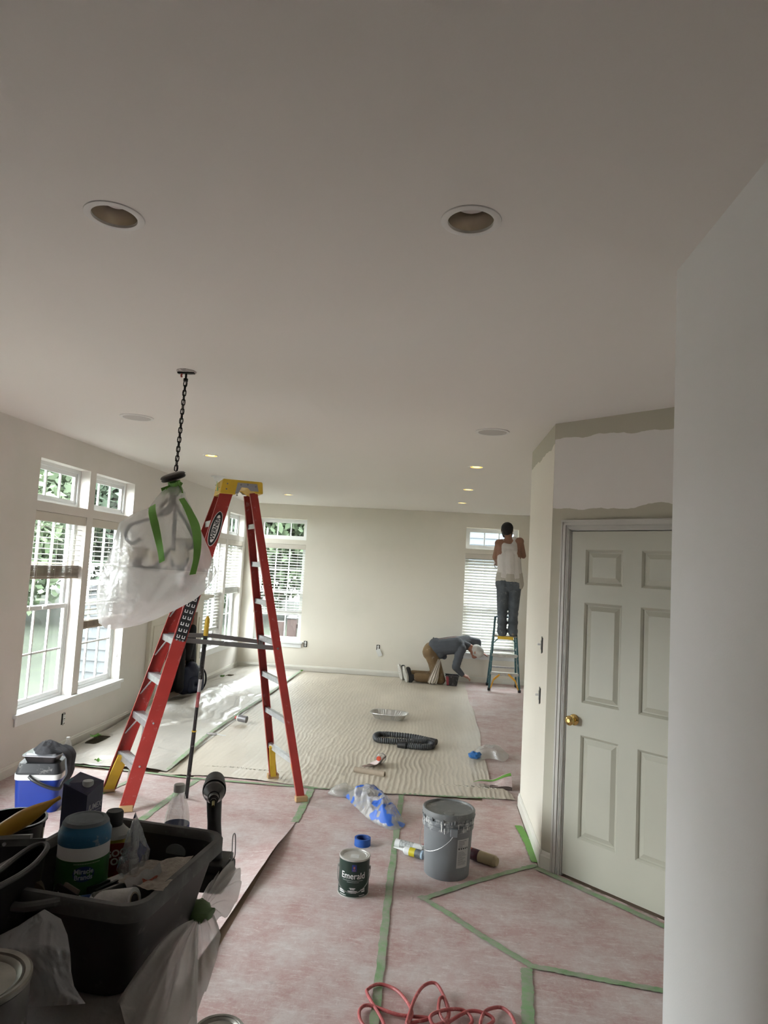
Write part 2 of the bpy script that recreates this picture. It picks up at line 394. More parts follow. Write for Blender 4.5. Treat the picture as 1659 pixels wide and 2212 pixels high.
holed(bm, -3.2, YF+WT, 0, H, hl, lambda bm, a, b, c, d: box(bm, (XL-WT, a, c), (XL, b, d)))
struct('wall_left', bm, m_wl)
bm = BM(); hf = []
for a, b in FW: hf += [(a, b, WZ0, WZ1), (a, b, TZ0, TZ1)]
holed(bm, XL, 2.6, 0, H, hf, lambda bm, a, b, c, d: box(bm, (a, YF, c), (b, YF+WT, d)))
struct('wall_far', bm, m_wf)
struct('wall_near_right', boxb((XR, -3.2, 0), (2.2, YN, H)), m_wr)
struct('wall_back', boxb((XL, -3.36, 0), (XR, -3.2, H)), m_wr)
DD = Vector((math.cos(DANG), -math.sin(DANG), 0)); DN = Vector((math.sin(DANG), math.cos(DANG), 0))   # along closet wall, into closet
PC = Vector((XC, YC, 0))
def dpt(d, z, n=0.0): return PC+DD*d+DN*n+Vector((0, 0, z))
bm = BM(); box(bm, (XC, YC+0.012, 0), (XC+0.12, YE, H)); box(bm, (XC+0.12, YE-0.14, 0), (2.6, YE, H)); struct('wall_corner', bm, m_wc)
bm = BM()
DSL0, DSL1 = 0.145, 0.958
for (a, b, c, d) in ((0.0, DSL0-0.014, 0, H), (DSL0-0.014, DSL1+0.014, 2.062, H), (DSL1+0.014, 1.75, 0, H)):
    A = [dpt(a, c), dpt(b, c), dpt(b, d), dpt(a, d)]; B = [p+DN*0.11 for p in A]
    va = [bm.verts.new(p) for p in A]; vb = [bm.verts.new(p) for p in B]
    bm.faces.new(va); bm.faces.new(vb[::-1])
    for i in range(4): bm.faces.new((va[i], va[(i+1) % 4], vb[(i+1) % 4], vb[i]))
struct('wall_closet', bm, m_wd)
struct('wall_recess', boxb((1.93, YN, 0), (2.2, 3.4, H)), m_wr)
struct('wall_right', boxb((2.45, 2.0, 0), (2.6, YF, H)), m_wf)
# baseboards: board with a small moulded top
def baseboard(name, p0, p1, inward, h=0.088, t=0.014):
    p0 = Vector(p0); p1 = Vector(p1); n = Vector(inward); prof = [(0, 0), (t, 0), (t, h*0.72), (t*0.65, h*0.80), (t*0.6, h*0.9), (t*0.3, h), (0, h)]
    bm = BM(); A = [bm.verts.new(p0+n*a+Vector((0, 0, z))) for a, z in prof]; B = [bm.verts.new(p1+n*a+Vector((0, 0, z))) for a, z in prof]
    for i in range(len(prof)): j = (i+1) % len(prof); bm.faces.new((A[i], A[j], B[j], B[i]))
    bm.faces.new(A[::-1]); bm.faces.new(B)
    return struct(name, bm, m_trim)
baseboard('baseboard_left', (XL, SLD[1], 0), (XL, 7.55, 0), (1, 0, 0))
baseboard('baseboard_left_rear', (XL, 9.27, 0), (XL, YF-0.016, 0), (1, 0, 0))
baseboard('baseboard_far', (XL, YF, 0), (2.45, YF, 0), (0, -1, 0))
baseboard('baseboard_corner', (XC, YC-0.01, 0), (XC, YE+0.014, 0), (-1, 0, 0), h=0.10)
baseboard('baseboard_closet', dpt(-0.008, 0), dpt(0.078, 0), -DN, h=0.10)
# ---- door casing (moulded in three steps) and jamb
bm = BM()
def cas(bm, d0, d1, z0, z1, n): # slab standing proud of the closet wall by n
    A = [dpt(d0, z0), dpt(d1, z0), dpt(d1, z1), dpt(d0, z1)]; B = [p-DN*n for p in A]
    va = [bm.verts.new(p) for p in A]; vb = [bm.verts.new(p) for p in B]; bm.faces.new(va[::-1]); bm.faces.new(vb)
    for i in range(4): bm.faces.new((va[i], va[(i+1) % 4], vb[(i+1) % 4], vb[i]))
ca, cb = DSL0-0.068, DSL0-0.010
for (w0, w1, n) in ((0.0, 1.0, 0.010), (0.0, 0.55, 0.017), (0.0, 0.20, 0.021), (0.68, 0.76, 0.014), (0.86, 0.93, 0.014)):
    d0, d1 = ca+(cb-ca)*w0, ca+(cb-ca)*w1
    e0, e1 = DSL1+0.010+(cb-ca)*(1-w1), DSL1+0.010+(cb-ca)*(1-w0)
    t0, t1 = 2.058+(cb-ca)*(1-w1), 2.058+(cb-ca)*(1-w0)
    cas(bm, d0, d1, 0, t1, n); cas(bm, e0, e1, 0, t1, n); cas(bm, d0, e1, t0, t1, n)
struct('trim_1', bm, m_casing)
bm = BM()
for (d0, d1, z0, z1) in ((DSL0-0.014, DSL0-0.003, 0, 2.062), (DSL1+0.003, DSL1+0.014, 0, 2.062), (DSL0-0.014, DSL1+0.014, 2.052, 2.062)):
    A = [dpt(d0, z0), dpt(d1, z0), dpt(d1, z1), dpt(d0, z1)]; B = [p+DN*0.11 for p in A]
    va = [bm.verts.new(p) for p in A]; vb = [bm.verts.new(p) for p in B]; bm.faces.new(va); bm.faces.new(vb[::-1])
    for i in range(4): bm.faces.new((va[i], va[(i+1) % 4], vb[(i+1) % 4], vb[i]))
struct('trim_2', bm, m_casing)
# ---- six-panel door; local x along the wall, local y into the closet
DW = DSL1-DSL0
bm = BM()
pan = [(c0-DSL0, c1-DSL0, z0, z1) for (z0, z1) in ((0.243, 0.836), (1.025, 1.617), (1.725, 1.936)) for (c0, c1) in ((0.243, 0.487), (0.602, 0.846))]
holed(bm, 0.0, DW, 0.014, 2.047, pan, lambda bm, a, b, c, d: box(bm, (a, 0.004, c), (b, 0.038, d)))
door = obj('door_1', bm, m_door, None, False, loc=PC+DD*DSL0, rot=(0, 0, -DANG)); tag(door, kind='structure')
for (a, b, c, d) in pan:
    bm = BM()
    rings = []
    for (ins, y) in ((0.0, 0.004), (0.010, 0.012), (0.014, 0.019), (0.020, 0.019), (0.046, 0.008)):
        rings.append([bm.verts.new(p) for p in ((a+ins, y, c+ins), (b-ins, y, c+ins), (b-ins, y, d-ins), (a+ins, y, d-ins))])
    for r0, r1 in zip(rings, rings[1:]):
        for i in range(4): bm.faces.new((r0[i], r0[(i+1) % 4], r1[(i+1) % 4], r1[i]))
    bm.faces.new(rings[-1]); 
    back = [bm.verts.new(p) for p in ((a, 0.034, c), (b, 0.034, c), (b, 0.034, d), (a, 0.034, d))]; bm.faces.new(back[::-1])
    for i in range(4): bm.faces.new((back[i], back[(i+1) % 4], rings[0][(i+1) % 4], rings[0][i]))
    obj('door_panel', bm, m_door, door)
bm = BM(); lathe(bm, [(0.033, 0.0), (0.033, 0.004), (0.026, 0.010), (0.012, 0.013), (0.011, 0.026), (0.020, 0.032), (0.0285, 0.042), (0.0285, 0.054), (0.022, 0.062), (0.012, 0.065), (0.010, 0.063), (0.006, 0.063)], 28)
xform(bm, Matrix.Translation((0.052, 0.004, 0.916)) @ Matrix.Rotation(R(90), 4, 'X'))
kn = obj('door_knob', bm, m_brass, door, True); kn['label'] = 'polished brass door knob'

# ---- windows: local x along the wall, local y towards outside
m_gl = glass()
def window(n, a, b, z0, z1, left, transom):
    w = b-a; loc, rot = ((XL, a, 0), (0, 0, R(90))) if left else ((a, YF, 0), (0, 0, 0))
    bm = BM(); fr = 0.032; y0, y1 = 0.095, 0.150
    box(bm, (0, y0, z0), (fr, y1, z1)); box(bm, (w-fr, y0, z0), (w, y1, z1)); box(bm, (fr, y0, z0), (w-fr, y1, z0+fr)); box(bm, (fr, y0, z1-fr), (w-fr, y1, z1))
    root = obj('window_%d' % n, bm, m_vinyl, None, False, loc, rot); tag(root, kind='structure')
    def sash(c0, c1, ya, rows):
        bm = BM(); s = 0.036; x0, x1 = fr, w-fr; yb = ya+0.026
        box(bm, (x0, ya, c0), (x0+s, yb, c1)); box(bm, (x1-s, ya, c0), (x1, yb, c1)); box(bm, (x0+s, ya, c0), (x1-s, yb, c0+s)); box(bm, (x0+s, ya, c1-s), (x1-s, yb, c1))
        sh = obj('sash', bm, m_vinyl, root)
        gx0, gx1, gz0, gz1 = x0+s, x1-s, c0+s, c1-s; ym = (ya+yb)/2
        for i in range(3):
            for j in range(rows):
                bm = BM(); xa = gx0+(gx1-gx0)*i/3; xb = gx0+(gx1-gx0)*(i+1)/3; za = gz0+(gz1-gz0)*j/rows; zb = gz0+(gz1-gz0)*(j+1)/rows
                box(bm, (xa+0.003, ym-0.001, za+0.003), (xb-0.003, ym+0.001, zb-0.003)); obj('pane', bm, m_gl, sh)
        for i in (1, 2):
            xm = gx0+(gx1-gx0)*i/3; obj('muntin', boxb((xm-0.008, ya+0.004, gz0), (xm+0.008, yb-0.004, gz1)), m_vinyl, sh)
        for j in range(1, rows):
            zm = gz0+(gz1-gz0)*j/rows; obj('muntin', boxb((gx0, ya+0.005, zm-0.008), (gx1, yb-0.005, zm+0.008)), m_vinyl, sh)
    if transom: sash(z0+fr, z1-fr, 0.110, 1)
    else:
        zm = (z0+z1)/2; sash(z0+fr, zm+0.018, 0.100, 2); sash(zm-0.018, z1-fr, 0.128, 2)
        lk = boxb((w/2-0.03, 0.085, zm-0.012), (w/2+0.03, 0.100, zm+0.014), 0.003); obj('sash_lock', lk, m_vinyl, root)
    return root
k = 1
for (a, b) in LW:
    window(k, a, b, WZ0, WZ1, True, False); window(k+1, a, b, TZ0, TZ1, True, True); k += 2
for (a, b) in FW:
    window(k, a, b, WZ0, WZ1, False, False); window(k+1, a, b, TZ0, TZ1, False, True); k += 2
# unseen glazed patio door, added in the left wall to brighten near floor and ceiling
bm = BM(); w_ = SLD[1]-SLD[0]
for (a, b) in ((0, 0.06), (w_/2-0.05, w_/2+0.05), (w_-0.06, w_)): box(bm, (a, 0.06, 0.02), (b, 0.13, 2.06))
box(bm, (0, 0.06, 0.02), (w_, 0.13, 0.10)); box(bm, (0, 0.06, 1.98), (w_, 0.13, 2.06))
pd = tag(obj('added_patio_door', bm, m_vinyl, None, False, (XL, SLD[0], 0), (0, 0, R(90))), kind='structure')
for (a, b) in ((0.06, w_/2-0.05), (w_/2+0.05, w_-0.06)): obj('pane', boxb((a, 0.092, 0.10), (b, 0.096, 1.98)), m_gl, pd)
# stools and aprons
def stool(n, a, b, left):
    bm = BM(); 
    if left: box(bm, (XL-0.10, a+0.0, WZ0-0.026), (XL+0.0, b, WZ0+0.005)); box(bm, (XL-0.002, a-0.05, WZ0-0.026), (XL+0.034, b+0.05, WZ0+0.005), 0.004); box(bm, (XL, a-0.03, WZ0-0.09), (XL+0.014, b+0.03, WZ0-0.026), 0.003)
    else: box(bm, (a, YF, WZ0-0.026), (b, YF+0.10, WZ0+0.005)); box(bm, (a-0.05, YF-0.034, WZ0-0.026), (b+0.05, YF+0.002, WZ0+0.005), 0.004); box(bm, (a-0.03, YF-0.014, WZ0-0.09), (b+0.03, YF, WZ0-0.026), 0.003)
    struct('trim_%d' % n, bm, m_vinyl)
stool(3, 5.22, 6.952, True); stool(4, 9.42, 11.15, True); stool(5, -3.0, -2.18, False); stool(6, 0.481, 1.335, False)

# ---- blinds: one thing each, every slat its own part
m_slat = mat('blind_slat', (0.78, 0.77, 0.72), 0.45); m_val = mat('blind_valance', (0.66, 0.61, 0.53), 0.5, var=0.04); m_stack = mat('blind_stack_wood', (0.42, 0.34, 0.27), 0.5, var=0.15, vs=20, stretch=(1, 1, 8))
m_cord = mat('blind_cord', (0.75, 0.73, 0.68), 0.7)
_slat = {}
def slat_mesh(w, mm):
    key = (round(w, 3), mm.name)
    if key not in _slat:
        bm = BM(); P = [(-0.024, 0.0), (-0.012, 0.0022), (0, 0.003), (0.012, 0.0022), (0.024, 0.0)]
        tp = [[bm.verts.new((x, y, z+0.0014)) for y, z in P] for x in (0, w)]; bt = [[bm.verts.new((x, y, z-0.0014)) for y, z in P] for x in (0, w)]
        for i in range(4): bm.faces.new((tp[0][i], tp[1][i], tp[1][i+1], tp[0][i+1])); bm.faces.new((bt[0][i+1], bt[1][i+1], bt[1][i], bt[0][i]))
        for i in (0, 4): bm.faces.new((tp[0][i], bt[0][i], bt[1][i], tp[1][i]))
        for e in (0, 1): bm.faces.new([tp[e][i] for i in range(5)]+[bt[e][i] for i in range(4, -1, -1)])
        bmesh.ops.recalc_face_normals(bm, faces=bm.faces); me = bpy.data.meshes.new('slat'); bm.to_mesh(me); bm.free(); me.materials.append(mm); _slat[key] = me
    return _slat[key]
def blind(a, b, left, zb, tilt, label, stack=0.0, ms=None, pitch=0.046):
    g = 0.008; w = b-a-2*g; loc, rz = ((XL-0.055, a+g, 0), R(90)) if left else ((a+g, YF+0.055, 0), 0)
    if False: pass
    t = thing('window_blind', label, 'blind', loc, rz, 'slatted window blinds')
    bm = BM(); box(bm, (0, -0.03, WZ1-0.05), (w, 0.028, WZ1-0.002)); obj('headrail', bm, m_slat, t)
    bm = BM(); box(bm, (-0.004, -0.050, WZ1-0.078), (w+0.004, -0.036, WZ1-0.002), 0.002); obj('valance', bm, m_val, t)
    ms = ms or m_slat; z = WZ1-0.075; top = zb+0.022+stack
    while z > top+0.01:
        link('slat', slat_mesh(w, m_slat), None, t, False, (0, 0, z), (tilt+random.uniform(-.03, .03), 0, random.uniform(-.002, .002))); z -= pitch
    kk = 0; z = zb+0.022
    while z < top-0.003:
        link('slat', slat_mesh(w, ms), None, t, False, (0, random.uniform(-.003, .003), z), (0, 0, 0)); z += 0.0075; kk += 1
    obj('bottom_rail', boxb((0, -0.025, zb), (w, 0.025, zb+0.017), 0.003), ms, t)
    for f in (0.16, 0.5, 0.84):
        bm = BM(); 
        for y in (-0.0265, 0.0265): cyl(bm, (w*f, y, zb+0.01), (w*f, y, WZ1-0.05), 0.0013, n=5)
        obj('ladder_cord', bm, m_cord, t)
    return t
random.seed(4)
blind(*LW[0], True, 1.515, R(4), 'white slatted blind in window nearest camera, raised halfway with brown bunched bottom', 0.10, m_stack)
blind(*LW[1], True, 1.040, R(6), 'white slatted blind half behind the hanging plastic bag, lowered past the middle', 0.05, m_stack)
blind(*LW[2], True, 0.700, R(8), 'white slatted blind seen between the red ladder rails, lowered almost to the sill', 0.03)
blind(*LW[3], True, 1.220, R(50), 'white slatted blind in left wall window next to the far corner', 0.09, None)
blind(*FW[0], False, 0.912, R(7), 'white slatted blind in the far wall window behind the ladder', 0.03)
blind(*FW[1], False, 0.475, R(49), 'fully lowered white blind behind the man on the teal ladder', 0.0)
# loose lift cords with tassels on the nearest window
for (y, zz, lab) in ((5.30, 1.27, 'white blind cord with tassel hanging in the window nearest camera'), (6.90, 0.70, 'white blind cord with tassel hanging beside the second left window')):
    t = thing('blind_cord', lab, 'cord', (XL-0.02, y, zz))
    bm = BM(); tube(bm, crom([(0, 0, 1.98-zz), (0.004, 0.004, (1.98-zz)/2), (0, 0, 0.03)], 5), 0.0016, 5); obj('cord', bm, m_cord, t)
    obj('tassel', lathb([(0.003, 0.03), (0.008, 0.024), (0.009, 0.0), (0.004, -0.008)], 10), m_cord, t, True)

# ---- fireplace in the left wall: bricks, firebox, cream surround
fp = thing('fireplace', 'cream mantel fireplace with brown brick surround on the left wall', 'fireplace', (XL, (FPY[0]+FPY[1])/2, 0))
fl = lambda p: (p[0]-XL, p[1]-fp.location.y, p[2])
bm = BM()
for (y0, y1) in ((7.57, 8.055), (9.07, 9.262)):
    box(bm, fl((XL, y0, 0)), fl((XL+0.045, y1, 1.04)), 0.004); box(bm, fl((XL+0.045, y0+0.06, 0.14)), fl((XL+0.056, y1-0.06, 0.96)), 0.004)
    box(bm, fl((XL+0.045, y0-0.01, 0.0)), fl((XL+0.062, y1, 0.12)), 0.004)
box(bm, fl((XL, 7.57, 1.035)), fl((XL+0.05, 9.262, 1.22)), 0.004); box(bm, fl((XL, 7.50, 1.22)), fl((XL+0.17, 9.33, 1.265)), 0.006); box(bm, fl((XL, 7.53, 1.19)), fl((XL+0.11, 9.30, 1.22)), 0.006)
obj('surround', bm, m_cream, fp)
mort = mat('mortar', (0.30, 0.27, 0.24), 0.9, var=0.1, vs=40)
bm = BM(); box(bm, fl((XL-0.13, FPY[0], 0)), fl((XL-0.012, FPY[0]+0.20, FPZ))); box(bm, fl((XL-0.13, FPY[1]-0.20, 0)), fl((XL-0.012, FPY[1], FPZ))); box(bm, fl((XL-0.13, FPY[0], 0.78)), fl((XL-0.012, FPY[1], FPZ)))
obj('mortar_bed', bm, mort, fp)
obj('firebox', boxb(fl((XL-0.50, FPY[0]+0.2, 0)), fl((XL-0.135, FPY[1]-0.2, 0.78))), m_dark, fp)
brs = [mat('brick_%d' % i, c, 0.85, var=0.2, vs=30, bump=0.3, bs=80) for i, c in enumerate(((0.20, 0.075, 0.05), (0.16, 0.06, 0.045), (0.24, 0.10, 0.065)))]
bmesh_cache = {}
def brick(yc, zc, ly, lz, i):
    key = (round(ly, 3), round(lz, 3), i % 3)
    if key not in bmesh_cache:
        b_ = BM(); box(b_, (-0.02, -ly/2, -lz/2), (0.012, ly/2, lz/2), 0.003); me = bpy.data.meshes.new('brick'); b_.to_mesh(me); b_.free(); me.materials.append(brs[i % 3]); bmesh_cache[key] = me
    link('brick', bmesh_cache[key], None, fp, False, (-0.012+0.004*random.random()-0.004, yc-fp.location.y, zc))
i = 0
for r_ in range(11):
    z = 0.035+r_*0.0705
    for (s0, s1) in ((FPY[0]+0.005, FPY[0]+0.195), (FPY[1]-0.195, FPY[1]-0.005)):
        brick((s0+s1)/2, z, 0.188, 0.060, random.randint(0, 2)); i += 1
n = 15
for q in range(n):
    y = FPY[0]+0.036+(FPY[1]-FPY[0]-0.072)*q/(n-1); brick(y, 0.905, 0.060, 0.235, random.randint(0, 2))

# ---- ceiling fixtures
m_can = mat('satin_reflector', (0.66, 0.58, 0.47), 0.25, 0.55, var=0.1, vs=20); m_ring = mat('white_ring', (0.74, 0.72, 0.69), 0.45)
m_bulb = mat('frosted_bulb', (0.70, 0.66, 0.64), 0.4)
for (x, y), lab in zip(CANS_NEAR, ('unlit recessed ceiling light with silver reflector at the left of the photo', 'unlit recessed ceiling light with silver reflector at the right, near the wall')):
    t = thing('recessed_light', lab, 'ceiling light', (x, y, H), 0, 'unlit recessed ceiling lights')
    bm = BM(); lathe(bm, [(0.064, 0.004), (0.0645, -0.004), (0.074, -0.006), (0.084, -0.003), (0.085, 0.0)], 40, cap0=False, cap1=False); obj('trim_ring', bm, m_ring, t, True)
    bm = BM(); lathe(bm, [(0.065, -0.001), (0.060, 0.03), (0.055, 0.06), (0.050, 0.085), (0.0, 0.086)], 40, cap0=False, cap1=False); obj('reflector', bm, m_can, t, True)
    bm = BM(); lathe(bm, [(0.0, 0.032), (0.025, 0.034), (0.043, 0.044), (0.046, 0.060), (0.034, 0.078)], 28, cap0=False, cap1=False); obj('bulb', bm, m_bulb, t, True)
m_glow = mat('lit_lamp', (1.0, 0.74, 0.25), 0.4, emit=3.0); m_gold = mat('gold_reflector', (0.85, 0.66, 0.25), 0.25, 0.8)
labs = ['lit yellow recessed light left of the chandelier chain foot, above the ladder', 'lit recessed light nearest the round ceiling speaker on the right', 'middle one of the lit recessed lights on the right, behind the speaker', 'farthest lit recessed light on the right, above the kneeling man', 'lit recessed light near the far wall, right of the ladder top']
for (x, y), lab in zip(CANS_LIT, labs):
    t = thing('recessed_light', lab, 'ceiling light', (x, y, H), 0, 'lit recessed ceiling lights')
    bm = BM(); lathe(bm, [(0.058, 0.004), (0.0585, -0.003), (0.068, -0.005), (0.078, -0.002), (0.079, 0.0)], 32, cap0=False, cap1=False); obj('trim_ring', bm, m_ring, t, True)
    bm = BM(); lathe(bm, [(0.059, -0.001), (0.056, 0.03), (0.052, 0.055), (0.0, 0.056)], 32, cap0=False, cap1=False); obj('reflector', bm, m_gold, t, True)
    bm = BM(); lathe(bm, [(0.0, -0.003), (0.03, -0.001), (0.046, 0.010), (0.036, 0.045)], 24, cap0=False, cap1=False); obj('bulb', bm, m_glow, t, True)
m_grille = mat('speaker_grille', (0.55, 0.52, 0.49), 0.8, bump=0.4, bs=500)
for (x, y), lab in zip(((-2.184, 4.666), (0.349, 4.702)), ('round flush ceiling speaker left of the chandelier chain', 'round flush ceiling speaker on the right, before the corner wall')):
    t = thing('ceiling_speaker', lab, 'speaker', (x, y, H), 0, 'round ceiling speakers')
    obj('rim', lathb([(0.118, 0.0), (0.117, -0.006), (0.098, -0.007), (0.096, -0.004), (0.0, -0.004)], 40, cap0=True, cap1=False), m_ring, t, True)
    obj('grille', lathb([(0.096, -0.0045), (0.094, -0.007), (0.0, -0.007)], 40, cap0=False, cap1=False), m_grille, t, True)
t = thing('smoke_detector', 'white domed sensor on the ceiling between chandelier and red ladder', 'sensor', (-2.631, 7.884, H))
obj('base', lathb([(0.082, 0), (0.080, -0.010), (0.06, -0.013)], 32), m_white_pl, t, True); obj('dome', lathb([(0.055, -0.012), (0.05, -0.035), (0.032, -0.055), (0.0, -0.062)], 28, cap1=False), m_white_pl, t, True)

# ---- uncovered outlets and switch boxes
def outlet(name, label, loc, rz, kind='outlet'):
    t = thing(name, label, 'outlet' if kind == 'outlet' else 'switch', loc, rz)
    bm = BM()
    box(bm, (-0.028, -0.002, -0.048), (0.028, 0.0005, 0.048)); obj('box_opening_shade', bm, m_dark, t)
    bm = BM(); box(bm, (-0.011, -0.006, -0.055), (0.011, -0.002, 0.055), 0.001); obj('yoke', bm, m_metal, t)
    if kind == 'outlet':
        for s in (-1, 1):
            bm = BM(); box(bm, (-0.016, -0.011, s*0.020-0.015), (0.016, -0.005, s*0.020+0.015), 0.003); r_ = obj('receptacle', bm, m_white_pl, t)
            bm = BM(); box(bm, (-0.007, -0.0116, s*0.020-0.002), (-0.005, -0.0108, s*0.020+0.008)); box(bm, (0.005, -0.0116, s*0.020-0.002), (0.007, -0.0108, s*0.020+0.008)); obj('slot', bm, m_dark, r_)
    else:
        obj('switch_body', boxb((-0.014, -0.009, -0.03), (0.014, -0.003, 0.03), 0.002), m_metal, t); obj('toggle', boxb((-0.004, -0.03, -0.004), (0.004, -0.008, 0.010), 0.002), m_white_pl, t)
    return t
outlet('wall_outlet', 'bare outlet without cover plate under the large left windows', (XL+0.001, 5.92, 0.281), R(90))
outlet('wall_outlet', 'bare outlet without cover plate right of the far left window', (-2.082, YF-0.001, 0.439), 0)
o3 = outlet('wall_outlet', 'outlet in the middle of the far wall with dangling cover', (-0.873, YF-0.001, 0.450), 0)
bm = BM(); box(bm, (-0.035, -0.004, -0.058), (0.035, 0.0, 0.058), 0.002); cp = obj('cover_plate', bm, m_white_pl, o3, False, (0.022, -0.012, -0.075), (R(4), R(-24), 0))
for (y, z, lab) in ((4.62, 1.31, 'upper bare switch box on the edge of the corner wall'), (4.64, 0.98, 'lower bare switch box on the edge of the corner wall')):
    outlet('wall_switch', lab, (XC-0.001, y, z), R(-90), 'switch')
# ================================================================== OUTSIDE
GZ = -0.45
m_lawn = mat('lawn_grass', (0.0150, 0.0215, 0.0095), 0.9, var=0.35, vs=1.2, bump=0.5, bs=30)
bm = BM(); b0 = [bm.verts.new(p) for p in ((-70, -30, GZ), (40, -30, GZ), (40, 70, GZ), (-70, 70, GZ))]; bm.faces.new(b0)
tag(obj('lawn', bm, m_lawn), 'bright green lawn outside the windows', 'lawn', kind='stuff')
m_sid = mat('vinyl_siding', (0.048, 0.054, 0.058), 0.7); m_roofg = mat('roof_shingle', (0.025, 0.025, 0.028), 0.9, var=0.2, vs=20)
# chimney bump-out of the house, seen through the second left window
bo = thing('chimney_bumpout', 'low white sided bump-out outside the second left window', 'building', (-3.7, 8.45, GZ))
bl = lambda x, y, z: (x+3.7, y-8.45, z-GZ)
obj('core', boxb(bl(-4.13, 7.52, GZ), bl(XL-WT-0.001, 9.4, 1.42)), m_sid, bo)
nb = 15; hb = (1.42-GZ)/nb
for i in range(nb):
    bm = BM(); z = GZ+i*hb
    v = [bm.verts.new(bl(*p)) for p in ((-4.14, 7.49, z), (-3.372, 7.49, z), (-3.372, 7.512, z+hb), (-4.14, 7.512, z+hb), (-4.14, 7.52, z), (-3.372, 7.52, z), (-3.372, 7.52, z+hb), (-4.14, 7.52, z+hb))]
    for q in ((0, 1, 2, 3), (7, 6, 5, 4), (0, 4, 5, 1), (3, 2, 6, 7), (0, 3, 7, 4), (1, 5, 6, 2)): bm.faces.new([v[j] for j in q])
    obj('siding_board', bm, m_sid, bo)
bm = BM(); prism(bm, [(7.42, 1.40), (9.5, 1.40), (9.5, 1.44), (7.42, 1.44)], -4.2, XL-WT-0.001, lambda p: Vector(bl(p.z, p.x, p.y+(p.z+3.4)*0.3+0.06)))
obj('roof', bm, m_roofg, bo)
# neighbouring house behind the far right window
nh = thing('neighbour_house', 'pale blue sided house outside the far right window', 'building', (2.5, 18.5, GZ))
obj('wall', boxb((-3.2, 0.03, 0), (4, 6, 6.0)), m_sid, nh)
bsm = None
for i in range(34):
    if bsm is None:
        b_ = BM(); v = [b_.verts.new(p) for p in ((-3.2, 0, 0), (4, 0, 0), (4, 0.025, 0.175), (-3.2, 0.025, 0.175), (-3.2, 0.03, 0), (4, 0.03, 0), (4, 0.03, 0.175), (-3.2, 0.03, 0.175))]
        for q in ((0, 1, 2, 3), (7, 6, 5, 4), (0, 4, 5, 1), (3, 2, 6, 7), (0, 3, 7, 4), (1, 5, 6, 2)): b_.faces.new([v[j] for j in q])
        bsm = bpy.data.meshes.new('siding_board'); b_.to_mesh(bsm); b_.free(); bsm.materials.append(mat('blue_siding', (0.036, 0.045, 0.054), 0.7))
    link('siding_board', bsm, None, nh, False, (0, 0, i*0.175))
bm = BM(); prism(bm, [(-0.4, 6.0), (6.4, 6.0), (3.0, 8.2)], -3.5, 4.3, lambda p: Vector((p.z, p.x, p.y))); obj('roof', bm, m_roofg, nh)
# deck posts with rail outside the far left window
m_deck = mat('deck_wood', (0.030, 0.016, 0.013), 0.7, var=0.15, vs=12)
pp = atY(632, 1337, 14.0)
dk = thing('deck_post', 'reddish brown deck post with white cap outside the far left window', 'post', (pp.x, 14.0, GZ))
obj('post', boxb((-0.09, -0.09, 0), (0.09, 0.09, pp.z-GZ), 0.01), m_deck, dk); obj('cap', lathb([(0.14, 0), (0.15, 0.02), (0.13, 0.045), (0.02, 0.085)], 4), mat('post_cap', (0.04, 0.04, 0.04), 0.5), dk, False, (0, 0, pp.z-GZ), (0, 0, R(45)))
rl = thing('deck_rail', 'brown deck railing with slim balusters beside the capped post', 'railing', (pp.x+0.1, 14.02, GZ))
obj('top_rail', boxb((0.0, -0.03, pp.z-GZ-0.18), (3.2, 0.03, pp.z-GZ-0.10)), m_deck, rl); obj('bottom_rail', boxb((0.0, -0.03, 0.30), (3.2, 0.03, 0.37)), m_deck, rl)
for i in range(20): obj('baluster', boxb((0.10+i*0.155, -0.018, 0.37), (0.14+i*0.155, 0.018, pp.z-GZ-0.18)), m_deck, rl)
obj('second_post', boxb((-0.42, -0.09, 0), (-0.26, 0.09, pp.z-GZ-0.06), 0.01), m_deck, rl)
# trees: trunk and a crown of many leaf blades
m_trunk = mat('bark', (0.04, 0.03, 0.022), 0.9)
leafm = [mat('leaves_%d' % i, c, 0.8, var=0.5, vs=1.5) for i, c in enumerate(((0.040, 0.062, 0.028), (0.048, 0.070, 0.032), (0.036, 0.056, 0.034)))]
def tree(x, y, h, r, mi, seed, label, low=0.12):
    rs = np.random.RandomState(seed); t = thing('tree', label, 'tree', (x, y, GZ), 0, 'trees beyond the lawn')
    bm = BM(); cyl(bm, (0, 0, 0), (0.1, 0, h*0.6), 0.16, 0.08, 9); obj('trunk', bm, m_trunk, t)
    n = 15000; nc = 110
    c = rs.normal(0, 1, (nc, 3)); c /= np.linalg.norm(c, axis=1)[:, None]; c *= (rs.rand(nc, 1)**0.4)*0.8
    k = rs.randint(0, nc, n); d = rs.normal(0, 1, (n, 3)); d /= np.linalg.norm(d, axis=1)[:, None]
    P = c[k]+d*(0.30*rs.rand(n, 1)**0.33); P *= (r, r, h*(1-low)/2); P[:, 2] += h*(1+low)/2
    a = rs.normal(0, 1, (n, 3)); a /= np.linalg.norm(a, axis=1)[:, None]; b_ = np.cross(a, rs.normal(0, 1, (n, 3))); b_ /= np.linalg.norm(b_, axis=1)[:, None]
    s = (0.08+0.12*rs.rand(n, 1))*(r/3.2)**0.7
    V = np.stack([P-a*s, P+b_*s*0.6, P+a*s, P-b_*s*0.6], 1).reshape(-1, 3); Fc = np.arange(n*4).reshape(-1, 4)
    me = bpy.data.meshes.new('crown'); me.from_pydata(V.tolist(), [], Fc.tolist()); o = link('crown', me, leafm[mi], t); o['kind'] = 'stuff'
